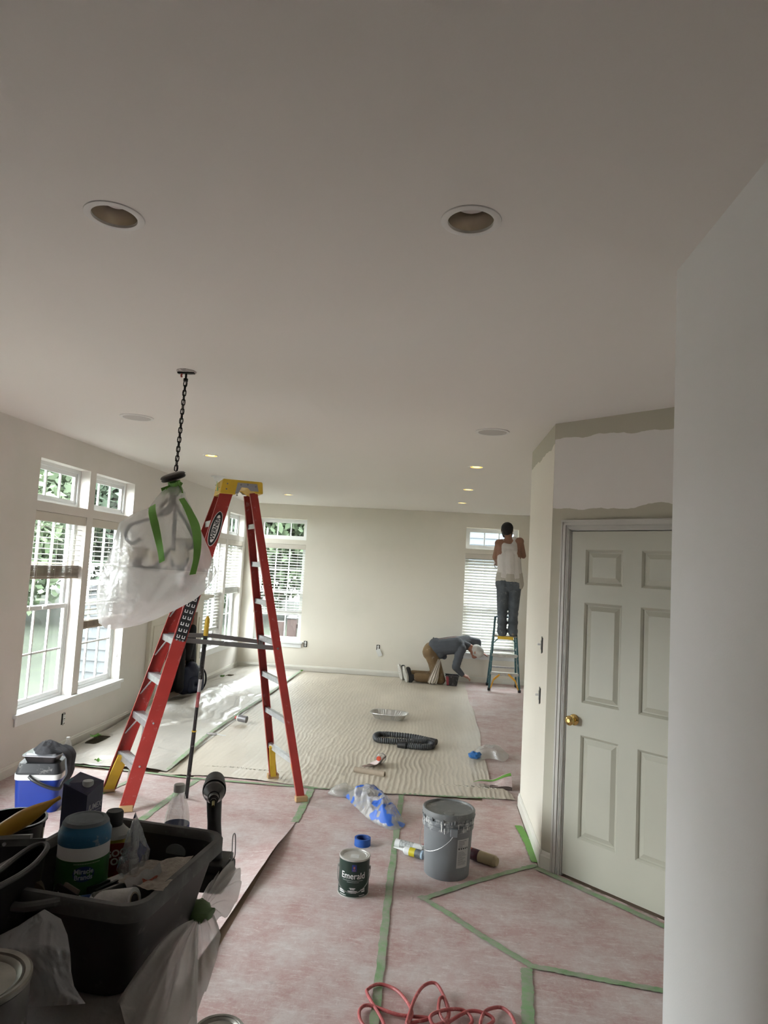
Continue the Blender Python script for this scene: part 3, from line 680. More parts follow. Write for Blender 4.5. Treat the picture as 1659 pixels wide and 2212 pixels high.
tr = [(-9.5, 12.5, 5.2, 2.3, 1, 'light green tree nearest the left windows'), (-13, 19, 7.5, 3.2, 0, 'tall leafy tree behind the lawn at the far left'), (-17.5, 16.5, 7, 3.2, 2, 'round tree at the left end of the lawn'),
      (-16, 25, 9, 3.8, 1, 'large tree rising behind the left lawn trees'), (-9.5, 22, 8, 3.3, 2, 'dark green tree seen through the second left window'), (-12.5, 33, 9, 4.0, 0, 'tree at the back of the lawn, left of centre'),
      (-6.8, 26, 8.5, 3.4, 0, 'leafy tree seen through the far left window'), (-3.9, 29, 8.5, 3.6, 1, 'pale tree behind the deck post'), (-22, 23, 9, 4.2, 0, 'broad tree at the outer left of the tree line'), (-9.0, 40, 10, 5, 2, 'distant tree at the back of the tree line'), (-1.5, 38, 10, 4.5, 0, 'distant tree behind the neighbouring house'), (-24, 36, 12, 6, 1, 'tall tree at the far left end of the back row'), (-31, 30, 12, 6, 2, 'wide tree beyond the left edge of the lawn'), (-17, 44, 13, 6.5, 0, 'tall tree in the middle of the back row'), (-27, 18, 10, 5, 0, 'large tree closing the lawn at its left side'), (-20, 10, 8, 4, 1, 'tree standing alone left of the patio')]
for i, (x, y, h, r, mi, lab) in enumerate(tr): tree(x, y, h, r, mi, 30+i, lab, 0.02 if i not in (0, ) else 0.05)

# ================================================================== FLOOR COVERINGS
def paper_mat():
    m = bpy.data.materials.new('rosin_paper'); m.use_nodes = True; nt = m.node_tree; N = nt.nodes; L = nt.links; b = N['Principled BSDF']
    b.inputs['Roughness'].default_value = 0.62; b.inputs['Specular IOR Level'].default_value = 0.3
    g = N.new('ShaderNodeNewGeometry')
    def noise(sc, det, rough=0.6, vec=None):
        n = N.new('ShaderNodeTexNoise'); n.inputs['Scale'].default_value = sc; n.inputs['Detail'].default_value = det; n.inputs['Roughness'].default_value = rough
        L.new(vec or g.outputs['Position'], n.inputs['Vector']); return n.outputs['Fac']
    def ramp(f, p0, p1):
        r = N.new('ShaderNodeValToRGB'); r.color_ramp.elements[0].position = p0; r.color_ramp.elements[1].position = p1; L.new(f, r.inputs[0]); return r.outputs[0]
    def mix(f, a, bb, amt=1.0):
        x = N.new('ShaderNodeMixRGB')
        if amt != 1.0:
            q = N.new('ShaderNodeMath'); q.operation = 'MULTIPLY'; q.inputs[1].default_value = amt; L.new(f, q.inputs[0]); f = q.outputs[0]
        L.new(f, x.inputs[0])
        for i, c in ((1, a), (2, bb)):
            if isinstance(c, tuple): x.inputs[i].default_value = (*c, 1)
            else: L.new(c, x.inputs[i])
        return x.outputs[0]
    c = mix(ramp(noise(2.5, 5), 0.3, 0.7), (0.42, 0.27, 0.25), (0.50, 0.36, 0.34))
    c = mix(ramp(noise(3.0, 12, 0.80), 0.42, 0.62), c, (0.60, 0.55, 0.53), 0.85)     # plaster dust
    mp = N.new('ShaderNodeMapping'); mp.inputs['Scale'].default_value = (0.9, 3.6, 1); mp.inputs['Rotation'].default_value = (0, 0, 0.25); L.new(g.outputs['Position'], mp.inputs[0])
    c = mix(ramp(noise(11, 12, 0.85, mp.outputs[0]), 0.52, 0.61), c, (0.70, 0.66, 0.64), 0.60)
    mp2 = N.new('ShaderNodeMapping'); mp2.inputs['Scale'].default_value = (3.4, 0.8, 1); mp2.inputs['Rotation'].default_value = (0, 0, 0.35); L.new(g.outputs['Position'], mp2.inputs[0])
    c = mix(ramp(noise(13, 12, 0.85, mp2.outputs[0]), 0.56, 0.63), c, (0.70, 0.66, 0.64), 0.50)   # scuffs
    c = mix(ramp(noise(38, 3, 0.5), 0.73, 0.76), c, (0.72, 0.70, 0.68), 0.6)       # chips
    c = mix(ramp(noise(14, 6, 0.7), 0.60, 0.72), c, (0.24, 0.16, 0.14), 0.35)
    L.new(c, b.inputs['Base Color'])
    bp = N.new('ShaderNodeBump'); bp.inputs['Strength'].default_value = 0.25; bp.inputs['Distance'].default_value = 0.01; L.new(noise(9, 5), bp.inputs['Height']); L.new(bp.outputs[0], b.inputs['Normal'])
    return m
m_paper = paper_mat()
def sheet(name, label, x0, x1, y0, y1, z, nx, ny, amp=0.0015, edge=None, seed=1):
    u = np.linspace(x0, x1, nx); v = np.linspace(y0, y1, ny); X, Y = np.meshgrid(u, v, indexing='ij')
    Z = z+amp*fbm(X*3, Y*3, 4, seed)*2
    P = np.stack([X, Y, Z], -1)
    if edge: P = edge(P)
    lo = P[..., 2].min()
    o = grid(name, P, m_paper); return tag(o, label, 'floor paper', 'pink floor paper sheets')
def lift(P):
    """right edge of the sheet runs slightly skew and curls up between the tape end and the table"""
    X, Y, Z = P[..., 0], P[..., 1], P[..., 2]; t = np.clip((X+1.15)/0.28, 0, 1)
    up = np.clip((4.80-Y)/0.5, 0, 1)*np.clip((Y-2.2)/0.8, 0, 1)
    P[..., 2] = Z+(t**2)*up*(0.028+0.012*np.sin(Y*5))
    P[..., 0] = X+(t)*(-0.02*np.sin(Y*2.1)-0.05*np.clip((4.0-Y)/0.8, 0, 1.6))
    return P
sheet('floor_paper', 'pink floor paper under the ladder feet with lifted right edge', -1.86, -0.875, 0.2, 5.55, 0.0025, 60, 200, edge=lift, seed=3)
sheet('floor_paper', 'pink floor paper below the cooler along the left wall', XL+0.016, -1.86, -2.8, 5.50, 0.001, 40, 150, seed=4)
sheet('floor_paper', 'dusty pink floor paper under the small dark paint can', -0.90, -0.165, -2.8, 5.52, 0.0, 40, 150, seed=5)
sheet('floor_paper', 'dusty pink floor paper under the grey bucket and the red cord', -0.165, XC-0.02, 2.15, 5.50, 0.0, 50, 120, seed=6)
sheet('floor_paper', 'pink floor paper along the near right wall', -0.165, XR-0.005, -2.8, 2.15, 0.0, 40, 80, seed=7)
def clipdoor(P):
    X, Y = P[..., 0], P[..., 1]; dd = (X-XC)*DN.x+(Y-YC)*DN.y+0.006
    over = np.maximum(dd, 0); P[..., 0] = X-DN.x*over; P[..., 1] = Y-DN.y*over; return P
sheet('floor_paper', 'pink floor paper in front of the six-panel door', XC-0.02, 1.90, 2.16, 4.37, 0.0, 60, 90, edge=clipdoor, seed=8)
sheet('floor_paper', 'pink floor paper beyond the corner wall under the teal ladder', 0.45, 2.44, 5.45, YF-0.02, 0.001, 70, 160, 0.003, seed=9)

# plastic over the drop cloth: one wide ripple-textured sheet and one clear sheet bunched along the left wall
def plastic_mat(name, col, rough, dcol, coat=0.6):
    m = mat(name, col, rough, var=0.10, vs=2.5, bump=0.35, bs=34, coat=coat, stretch=(1.0, 0.35, 1)); m.node_tree.nodes['Principled BSDF'].inputs['Coat Roughness'].default_value = 0.15; return m
m_sheet = plastic_mat('plastic_covered_cloth', (0.56, 0.50, 0.41), 0.45, None, 0.25)
nx, ny = 380, 520
u = np.linspace(0, 1, nx); v = np.linspace(0, 1, ny)**1.25; U_, V_ = np.meshgrid(u, v, indexing='ij')
Y = 5.505+(YF-0.10-5.505)*V_; xr = 0.56+0.015*np.sin(Y*1.7)+0.008*np.sin(Y*5.1); xr = np.where(Y < 6.0, xr+0.14*np.clip((6.0-Y)/0.35, 0, 1), xr)
X = -2.16+(xr+2.16)*U_
Y = Y+(1-V_)*0.05*np.sin(X*3)*(V_ < 0.05)
w = X*15+3.2*fbm(X*1.6, Y*1.3, 3, 2)+1.6*fbm(X*5, Y*3.2, 2, 4)
rip = np.clip(ridged(w*0.5, Y*1.1+2*fbm(X, Y*2, 2, 7), 2, 5)-0.42, 0, 1)
fade = 0.30+0.70*np.exp(-((Y-5.6)/1.7)**2)
ph = X*2*PI/0.040+26*fbm(X*1.0, Y*0.75, 4, 21)+7*fbm(X*6, Y*3.4, 3, 24)
amp_ = 0.30+0.70*np.clip(2.2*fbm(X*1.4, Y*1.1, 3, 27)-0.55, 0, 1)
Z = 0.006+0.014*rip*fade+0.0036*(0.5+0.5*np.sin(ph))**1.8*amp_*(0.22+0.78*fade)+0.006*fbm(X*1.2, Y*0.8, 2, 3)
creases = np.exp(-((X+1.25+0.05*np.sin(Y))/0.02)**2)+np.exp(-((X+0.3-0.02*Y)/0.015)**2)

sh = grid('drop_sheet', np.stack([X, Y, Z], -1), m_sheet)
tag(sh, 'wide rippled beige drop sheet under thin plastic covering the far floor', 'drop sheet')
m_clear = plastic_mat('clear_plastic_sheet', (0.52, 0.49, 0.44), 0.34, None, 0.45)
nx, ny = 150, 560
U_, V_ = np.meshgrid(np.linspace(0, 1, nx), np.linspace(0, 1, ny)**1.2, indexing='ij')
Y = 5.56+(YF-0.06-5.56)*V_; X = XL+0.045+(-2.10-XL-0.045)*U_
big = np.exp(-((X+2.75-0.10*np.sin(Y*1.4))/0.16)**2)*(0.035+0.05*np.clip(np.sin(Y*1.35-5.0), 0, 1))*np.clip((Y-6.2)/0.6, 0, 1)
big2 = 0.11*np.exp(-((X+3.0)/0.14)**2)*np.exp(-((Y-7.45)/0.5)**2)+0.10*np.exp(-((X+2.75)/0.12)**2)*np.exp(-((Y-8.3)/0.45)**2)
fold = np.clip(ridged(X*3+1.2*fbm(X*2, Y*1.5, 2, 9), Y*1.1+1.5*fbm(X*1.3, Y, 2, 11), 3, 13)-0.55, 0, 1)
hole = np.exp(-(((X+3.08)/0.07)**4+((Y-6.33)/0.17)**4)); hole2 = np.exp(-(((X+3.03)/0.06)**4+((Y-10.30)/0.12)**4))
edge = np.clip((-2.10-X)/0.12, 0, 1)
Z = 0.012+(0.065*fold+0.015*fbm(X*4, Y*4, 3, 15))*(0.25+0.75*edge)+(big+big2)*edge
keep = ((hole+hole2)[:-1, :-1] < 0.45)
Z = np.where(hole+hole2 > 0.2, 0.012, Z)
cs = grid('clear_sheet', np.stack([X, Y, Z], -1), m_clear, keep=keep); tag(cs, 'crumpled clear plastic sheet bunched along the left wall', 'drop sheet')
# floor registers showing through the openings
for (x, y, w_, l_, lab) in ((-3.085, 6.33, 0.13, 0.32, 'dark floor vent near the left wall behind the water bottle'), (-3.03, 10.30, 0.12, 0.24, 'small dark floor vent near the far left corner')):
    t = thing('floor_vent', lab, 'vent', (x, y, 0)); obj('opening', boxb((-w_/2, -l_/2, 0.0), (w_/2, l_/2, 0.004)), m_dark, t)
    bm = BM()
    for s in (-1, 1): box(bm, (s*w_/2-0.006, -l_/2, 0.0), (s*w_/2+0.006, l_/2, 0.008)); box(bm, (-w_/2, s*l_/2-0.006, 0), (w_/2, s*l_/2+0.006, 0.008))
    obj('frame', bm, mat('vent_brown', (0.12, 0.09, 0.05), 0.5), t)
    for i in range(9): obj('louver', boxb((-w_/2+0.006, -l_/2+(i+0.6)*l_/9.5, 0.004), (w_/2-0.006, -l_/2+(i+0.6)*l_/9.5+0.006, 0.008)), MATS['vent_brown'], t)

# green masking tape
m_tape = mat('green_tape', (0.21, 0.36, 0.175), 0.6, var=0.15, vs=8, dust=0.75, ds=16, dcol=(165, 155, 150))
m_tape2 = mat('green_tape_clean', (0.13, 0.33, 0.05), 0.5, var=0.10, vs=8)
def tape(label, pts, w=0.038, z=0.0062, m=None, wob=0.004, name='masking_tape'):
    P = crom([(p[0], p[1], 0) for p in pts], 14); A = []
    rs = random.Random(len(label))
    L_ = []; 
    for i, p in enumerate(P):
        d = (P[min(i+1, len(P)-1)]-P[max(i-1, 0)]).normalized(); nrm = Vector((-d.y, d.x, 0)); zz = pts[0][2] if len(pts[0]) > 2 else z
        L_.append([p+nrm*(w/2+rs.uniform(-wob, wob))+Vector((0, 0, zz)), p+Vector((0, 0, zz+0.0008)), p-nrm*(w/2+rs.uniform(-wob, wob))+Vector((0, 0, zz))])
    o = grid(name, np.array([[tuple(q) for q in r] for r in L_]), m or m_tape, smooth=False); return tag(o, label, 'tape', 'green masking tape on the floor')
tape('long green tape line running past the blue tape roll to the red cord', [(-0.180, 5.50), (-0.175, 4.75), (-0.17, 4.0), (-0.16, 3.3), (-0.150, 2.75)])
tape('green tape at the foot of the right rear ladder leg', [(-0.888, 5.47), (-0.875, 5.1), (-0.872, 4.74)], 0.05)
tape('green tape from the bucket towards the door casing', [(0.02, 3.825), (0.25, 4.03), (0.48, 4.22), (0.70, 4.385)])
tape('green tape running diagonally from the bucket towards the near wall', [(0.0, 3.85), (0.16, 3.68), (0.34, 3.47), (0.527, 3.276)])
tape('green tape ending at the near right wall', [(0.50, 3.285), (0.68, 3.255), (0.88, 3.22), (1.09, 3.19)], z=0.0072)
tape('short green tape leading off the bottom edge right of the cord', [(0.493, 3.262), (0.475, 3.09), (0.445, 2.85), (0.44, 2.70)], 0.05)
tape('green tape along the front edge of the drop sheet', [(-3.05, 5.59), (-2.3, 5.52), (-1.8, 5.47), (-0.9, 5.475), (-0.2, 5.505), (0.35, 5.54), (0.70, 5.60)], 0.035, 0.0095)
tape('bright green tape strip along the corner wall baseboard', [(0.668, 5.02), (0.690, 4.75), (0.700, 4.42)], 0.05, 0.008, m_tape2)
a_, b_ = dpt(0.0, 0, -0.05), dpt(0.95, 0, -0.075); tape('faded green tape along the bottom of the six-panel door', [(a_.x, a_.y), tuple(a_.lerp(b_, 0.5))[:2], (b_.x, b_.y)], 0.045)
tape('green tape joining the two plastic sheets from the ladder to the far wall', [(-2.09, 5.56), (-2.13, 6.2), (-2.16, 6.8), (-2.14, 7.8), (-2.11, 9.0), (-2.10, 10.4), (-2.09, 11.1)], 0.036, 0.032)
tape('green tape between the two papers under the ladder', [(-1.80, 5.45), (-1.84, 5.1), (-1.86, 4.7), (-1.88, 4.2)], 0.05)
tape('faint green tape beside the left front ladder foot', [(-2.28, 5.35), (-2.36, 4.95), (-2.45, 4.6)], 0.04)
# curled paper corner with tape at the end of the corner wall
c0 = atz(1010, 1697); c1 = atz(1118, 1715)
nu, nv = 26, 20; U_, V_ = np.meshgrid(np.linspace(0, 1, nu), np.linspace(0, 1, nv), indexing='ij')
X = 0.40+(0.71-0.40)*U_; Yb = 5.84-0.05*U_; Y = Yb+V_*(0.05+0.17*U_); Z = 0.03+0.075*U_*np.sin(V_*2.4)*(0.4+0.6*U_)+0.008*np.sin(U_*9)
cu = thing('curled_paper', 'curled pink paper corner with green tape at the corner wall', 'floor paper', (0.55, 5.85, 0)); P = np.stack([X-0.55, Y-5.85, Z], -1)
grid('paper', P, m_paper, cu); 
P2 = P[:, 8:13].copy(); P2[..., 2] += 0.003; grid('tape', P2, m_tape2, cu)
bm = BM(); prism(bm, [(-0.02, -0.03), (0.16, -0.05), (0.165, 0.04), (0.05, 0.02)], 0.004, 0.030); obj('dark_slab', bm, mat('dark_brown_paper', (0.10, 0.07, 0.06), 0.9), cu)  # dark brown slab under the curled paper
# small torn tape bits lying on the sheets
for (px, py, s, lab) in ((205, 1592, 0.10, 'torn green tape bit beside the floor vent by the left wall'), (212, 1645, 0.055, 'round green tape bit left of the front ladder step'), (480, 1462, 0.08, 'green tape wad beside the small vent in the far corner'), (652, 1450, 0.05, 'small green tape bit by the far baseboard')):
    p = atz(px, py, 0.05); rs = np.random.RandomState(int(px)); th = np.linspace(0, 2*PI, 17)[:-1]; rr = s*0.5*(0.7+0.5*rs.rand(16))
    P = np.stack([np.stack([rr*k*np.cos(th), rr*k*np.sin(th), 0.02*rs.rand(16)*k+0.012*k], -1) for k in (0.05, 0.5, 1.0)], 1)
    tag(grid('tape_scrap', P, m_tape2, closed_u=True, loc=(p.x, p.y, 0.045)), lab, 'tape', 'torn tape bits')
# ================================================================== RED STEP LADDER
m_red = mat('red_fiberglass', (0.32, 0.028, 0.022), 0.38, var=0.12, vs=6, dust=0.12, ds=22, dcol=(190, 150, 145))
m_alu = mat('aluminium_tread', (0.55, 0.56, 0.57), 0.38, 0.75, var=0.12, vs=25)
m_yel = mat('yellow_molding', (0.62, 0.40, 0.03), 0.45, var=0.10, vs=10)
m_grey = mat('grey_steel', (0.22, 0.215, 0.21), 0.4, 0.7)
m_blk = mat('black_plastic', (0.016, 0.016, 0.017), 0.38, var=0.2, vs=10)
m_wht = mat('print_white', (0.78, 0.78, 0.76), 0.5)
m_sgreen = mat('print_green', (0.10, 0.28, 0.06), 0.5)
FR, FL_, RR, RL = Vector((-2.035, 4.675, 0)), Vector((-2.335, 5.03, 0)), Vector((-0.905, 5.155, 0)), Vector((-1.235, 5.635, 0))
TZ = 2.30; TC = Vector((-1.535, 5.13, 0))                        # centre of the top cap
axd = ((RR+RL)/2-(FR+FL_)/2).normalized(); sd = Vector((-axd.y, axd.x, 0))   # front->rear, near->far side
lad = thing('step_ladder', 'tall red fibreglass step ladder with silver treads and yellow top', 'ladder', (TC.x, TC.y, 0)); LO = Vector(lad.location)
top = {'FR': TC-axd*0.115-sd*0.150, 'FL': TC-axd*0.115+sd*0.150, 'RR': TC+axd*0.085-sd*0.135, 'RL': TC+axd*0.085+sd*0.135}
for k_ in top: top[k_] = top[k_]+Vector((0, 0, TZ-0.03))
foot = {'FR': FR, 'FL': FL_, 'RR': RR, 'RL': RL}
def onrail(k_, z): return foot[k_].lerp(top[k_], z/(TZ-0.03))
def rail(k_, depth, t, fl, out):
    """C-channel: web faces outward (-sd for the near side), flanges turned inward"""
    bm = BM(); p0 = onrail(k_, 0.035)-LO; p1 = top[k_]-LO; d = (p1-p0).normalized(); o = sd*out; ax = (axd-d*axd.dot(d)).normalized()
    beam(bm, p0, p1, ax, depth, t)
    for s in (-1, 1): beam(bm, p0+ax*(s*(depth/2-t/2))-o*fl/2, p1+ax*(s*(depth/2-t/2))-o*fl/2, ax, t, fl+t)
    r_ = obj('front_rail' if k_[0] == 'F' else 'rear_rail', bm, m_red, lad); return r_, d, ax
rails = {}
for k_, dep, o_ in (('FR', 0.092, -1), ('FL', 0.092, 1), ('RR', 0.058, -1), ('RL', 0.058, 1)): rails[k_] = rail(k_, dep, 0.004, 0.026, o_)
for k_ in foot:                                                  # feet pads
    bm = BM(); c = onrail(k_, 0.02)-LO; box(bm, (c.x-0.045, c.y-0.025, 0.006), (c.x+0.045, c.y+0.025, 0.045), 0.005); xform(bm, Matrix.Translation(c) @ Matrix.Rotation(math.atan2(axd.y, axd.x), 4, 'Z') @ Matrix.Translation(-c)); obj('foot', bm, mat('tan_rubber', (0.42, 0.27, 0.13), 0.7), lad)
def strip(bm, a, b, up, w, t): beam(bm, a, b, up, w, t)
for i in range(7):
    z = 0.300+0.290*i; a = onrail('FR', z)-LO+sd*0.01; b = onrail('FL', z)-LO-sd*0.01
    bm = BM(); beam(bm, a, b, axd, 0.080, 0.004); beam(bm, a-axd*0.039-Vector((0, 0, 0.020)), b-axd*0.039-Vector((0, 0, 0.020)), Vector((0, 0, 1)), 0.044, 0.003); beam(bm, a+axd*0.039-Vector((0, 0, 0.012)), b+axd*0.039-Vector((0, 0, 0.012)), Vector((0, 0, 1)), 0.028, 0.003)
    for q in range(7): off = axd*(-0.034+q*0.0113)+Vector((0, 0, 0.003)); beam(bm, a+off, b+off, axd, 0.004, 0.003)
    st = obj('step', bm, m_alu, lad)
    if i < 6:
        bm = BM()
        for (k_, e, s) in (('FR', a, 1), ('FL', b, -1)):
            pr = onrail(k_, z-0.16)-LO+sd*(s*0.012)-axd*0.035; pe = e+(b-a).normalized()*(s*0.12)-axd*0.030-Vector((0, 0, 0.03)); beam(bm, pr, pe, axd, 0.010, 0.003)
        obj('brace', bm, m_alu, st)
    a = onrail('RR', z)-LO+sd*0.008; b = onrail('RL', z)-LO-sd*0.008
    bm = BM(); beam(bm, a, b, axd, 0.030, 0.004); beam(bm, a-axd*0.014-Vector((0, 0, 0.018)), b-axd*0.014-Vector((0, 0, 0.018)), Vector((0, 0, 1)), 0.036, 0.003); obj('rear_bar', bm, m_alu, lad)
# yellow foot brackets
def bracket(k_, s, zt, reach):
    bm = BM(); e = onrail(k_, 0.02)-LO+sd*(s*0.012); m1 = onrail(k_, 0.13)-LO+sd*(s*0.035); tp = onrail(k_, zt)-LO+sd*(s*reach)
    for p, q in ((e, m1), (m1, tp)): beam(bm, p, q, axd, 0.070 if k_[0] == 'F' else 0.045, 0.022)
    obj('foot_bracket', bm, m_yel, lad)
for k_, s, re in (('FR', 1, 0.10), ('FL', -1, 0.12), ('RR', 1, 0.07), ('RL', -1, 0.09)): bracket(k_, s, 0.29, re)
# top cap
M = Matrix.Translation(Vector((0, 0, TZ))) @ basis((0, 0, 0), axd, sd)
bm = BM(); prism(bm, [(-0.17, -0.055), (-0.155, 0.048), (-0.15, 0.055), (0.135, 0.055), (0.142, 0.048), (0.150, -0.035), (0.10, -0.035), (0.045, 0.005), (-0.02, 0.005), (-0.055, -0.055)], -0.172, 0.172, lambda p: Vector((p.x, p.z, p.y)))
bmesh.ops.bevel(bm, geom=[e for e in bm.edges], offset=0.004, segments=1, affect='EDGES'); xform(bm, M); cap = obj('top_cap', bm, m_yel, lad)
for s in (-1, 1):
    bm = BM(); prism(bm, [(-0.060, -0.05), (-0.045, 0.035), (0.10, 0.035), (0.115, -0.02), (0.055, -0.02), (0.03, 0.002), (-0.015, 0.002), (-0.038, -0.05)], 0.1725*s, 0.1755*s, lambda p: Vector((p.x, p.z, p.y))); xform(bm, M); obj('side_plate', bm, mat('plate_grey', (0.36, 0.36, 0.38), 0.4, 0.5), cap)
    bm = BM()
    for (x, z) in ((-0.12, 0.02), (-0.125, -0.02), (-0.02, 0.02), (0.03, 0.025), (0.09, 0.015), (-0.045, -0.06)): cyl(bm, (x, 0.175*s, z), (x, 0.179*s, z), 0.006, n=10)
    xform(bm, M); obj('rivet', bm, m_grey, cap)
Mf = M @ basis((-0.1665, 0, 0.0), (0, -1, 0), (-0.14, 0, 1))
bm = BM(); 
for q in ((-0.012, 0.0, 0.012, 0.05), (-0.035, -0.035, 0.035, 0.0)): box(bm, (q[0], q[1], 0.001), (q[2], q[3], 0.0025))
xform(bm, Mf); obj('warning_sticker', bm, m_sgreen, cap)
bm = BM()
for (x, y) in ((-0.10, 0.025), (0.08, 0.025), (-0.11, -0.015), (0.09, -0.01)): box(bm, (x, y, 0.001), (x+0.03, y+0.006, 0.0022))
xform(bm, Mf); obj('warning_sticker', bm, m_blk, cap)
# spreader bars: two folding arms
for (kf, kr, s) in (('FR', 'RR', 1), ('FL', 'RL', -1)):
    a = onrail(kf, 1.165)-LO+sd*(s*0.03); b = onrail(kr, 1.115)-LO+sd*(s*0.03); mid = a.lerp(b, 0.45)+Vector((0, 0, 0.020 if s < 0 else 0.0))
    bm = BM(); beam(bm, a, mid, Vector((0, 0, 1)), 0.034, 0.005); beam(bm, mid-sd*(s*0.006), b-sd*(s*0.006), Vector((0, 0, 1)), 0.034, 0.005); sp = obj('spreader_bar', bm, m_grey, lad)
    bm = BM(); cyl(bm, mid-sd*0.012, mid+sd*0.012, 0.010, n=12); cyl(bm, a-sd*0.04, a+sd*0.02, 0.008, n=10); cyl(bm, b-sd*0.04, b+sd*0.02, 0.008, n=10); beam(bm, b-Vector((0, 0, 0.03)), b+Vector((0, 0, 0.05)), axd, 0.03, 0.012); obj('hinge', bm, m_grey, sp)
# oval maker's plate, icon sticker and bolts on the near front rail
r_, d_, ax_ = rails['FR']; nrm = d_.cross(ax_); nrm = nrm if nrm.dot(-sd) > 0 else -nrm
def onweb(z, off): return onrail('FR', z)-LO+nrm*(0.0024+off)
Mw = basis(onweb(1.98, 0.001), d_, ax_); flip = 1 if (Mw.to_3x3() @ Vector((0, 0, 1))).dot(nrm) > 0 else -1
Mw = basis(onweb(1.98, 0.001), d_, -ax_ if flip < 0 else ax_)
bm = BM(); lathe(bm, [(0.134, 0), (0.134, 0.0008)], 40, sy=0.29); xform(bm, Mw); pl = obj('maker_plate', bm, m_wht, lad)
bm = BM(); lathe(bm, [(0.130, 0.0009), (0.130, 0.0014)], 40, sy=0.268); xform(bm, Mw); obj('plate_field', bm, m_blk, pl)
bm = BM(); lathe(bm, [(0.106, 0.0015), (0.106, 0.0018)], 40, sy=0.205); xform(bm, Mw); obj('plate_field', bm, m_wht, pl)
flat_text('WERNER', 0.042, Mw @ Matrix.Translation((0, 0, 0.0022)), m_blk, pl, bold=0.0012, sx=1.02)
Ms = basis(onweb(1.37, 0.001), d_, -ax_ if flip < 0 else ax_)
bm = BM(); box(bm, (-0.21, -0.040, 0), (0.21, 0.040, 0.0008)); xform(bm, Ms); stk = obj('sticker', bm, m_blk, lad)
bm = BM()
for i in range(9):
    for j in (-1, 1):
        x = -0.185+i*0.046; y = j*0.018; box(bm, (x-0.011, y-0.011, 0.001), (x+0.011, y-0.006, 0.0015)); box(bm, (x-0.011, y+0.006, 0.001), (x+0.011, y+0.011, 0.0015)); box(bm, (x-0.011, y-0.006, 0.001), (x-0.006, y+0.006, 0.0015))
xform(bm, Ms); obj('sticker_icons', bm, m_wht, stk)
bm = BM(); box(bm, (0.215, -0.040, 0), (0.285, 0.036, 0.0008)); xform(bm, Ms); obj('sticker', bm, mat('orange_sticker', (0.30, 0.09, 0.02), 0.5, var=0.5, vs=60), lad)
bm = BM()
for (z, o_) in ((1.165, -0.022), (1.165, 0.022), (0.30, 0.0), (0.59, 0.0)): c = onweb(z, 0)+ax_*o_; cyl(bm, c, c+nrm*0.004, 0.007, n=10)
obj('rivet', bm, m_alu, lad)

# ================================================================== EXTENSION POLE leaning on the ladder's spreader
pb = atz(402, 1724, 0.004); pt = atY(449, 1331, 4.93)
pole = thing('extension_pole', 'black extension pole with yellow grip leaning on the red ladder', 'pole', (pb.x, pb.y, 0)); PO = Vector(pole.location)
D_ = pt-pb; pq = lambda f: pb+D_*f-PO
def seg(name, f0, f1, r0, r1, m, n=14):
    bm = BM(); cyl(bm, pq(f0), pq(f1), r0, r1, n); return obj(name, bm, m, pole, True)
m_gblk = mat('gloss_black_tube', (0.014, 0.014, 0.015), 0.22, var=0.2, vs=8, dust=0.08, ds=30)
seg('lower_tube', 0.0, 0.365, 0.0150, 0.0150, m_gblk); seg('collar', 0.365, 0.372, 0.0165, 0.0165, m_yel)
seg('inner_tube', 0.372, 0.50, 0.0125, 0.0125, m_gblk); seg('inner_tube', 0.50, 0.545, 0.0126, 0.0126, mat('red_band', (0.42, 0.12, 0.12), 0.5)); seg('inner_tube', 0.545, 0.585, 0.0126, 0.0126, mat('label_red', (0.38, 0.08, 0.09), 0.5, var=0.4, vs=60))
seg('bare_tube', 0.585, 0.655, 0.0128, 0.0128, m_alu); seg('upper_tube', 0.655, 0.895, 0.0165, 0.0160, m_gblk)
bm = BM(); P = [pq(0.893+0.107*i/6) for i in range(7)]; tube(bm, P, [0.0165, 0.0168, 0.0165, 0.0168, 0.0172, 0.0165, 0.008], 14); obj('grip', bm, m_yel, pole, True)

# ================================================================== CHANDELIER wrapped in plastic
CH = Vector((-1.364, 3.446, H)); ch = thing('wrapped_chandelier', 'chandelier wrapped in translucent plastic and green tape hanging from a black chain', 'chandelier', tuple(CH))
m_iron = mat('dark_iron', (0.020, 0.017, 0.015), 0.45, 0.5, var=0.3, vs=40)
bm = BM(); lathe(bm, [(0.052, 0.0), (0.052, -0.003), (0.046, -0.006), (0.0, -0.006)], 28, cap1=False); obj('ceiling_box', bm, mat('box_grey', (0.42, 0.38, 0.36), 0.6, var=0.5, vs=60), ch)
bm = BM(); box(bm, (-0.045, -0.010, -0.014), (0.045, 0.010, -0.007)); cyl(bm, (0, 0, -0.005), (0, 0, -0.045), 0.006, n=8); cyl(bm, (0, 0, -0.04), (0, 0, -0.055), 0.012, n=10); obj('mounting_bar', bm, m_iron, ch)
bm = BM(); tube(bm, crom([(-0.02, 0, -0.008), (-0.026, 0, -0.022), (-0.024, 0.004, -0.032)], 4), 0.005, 6); obj('wire_nut', bm, mat('red_nut', (0.4, 0.04, 0.03), 0.5), ch)
chain_b = atY(380, 1016, 3.446)-CH; chain_t = Vector((0, 0, -0.055)); nl = 19; lm = None
dv = (chain_b-chain_t)/nl
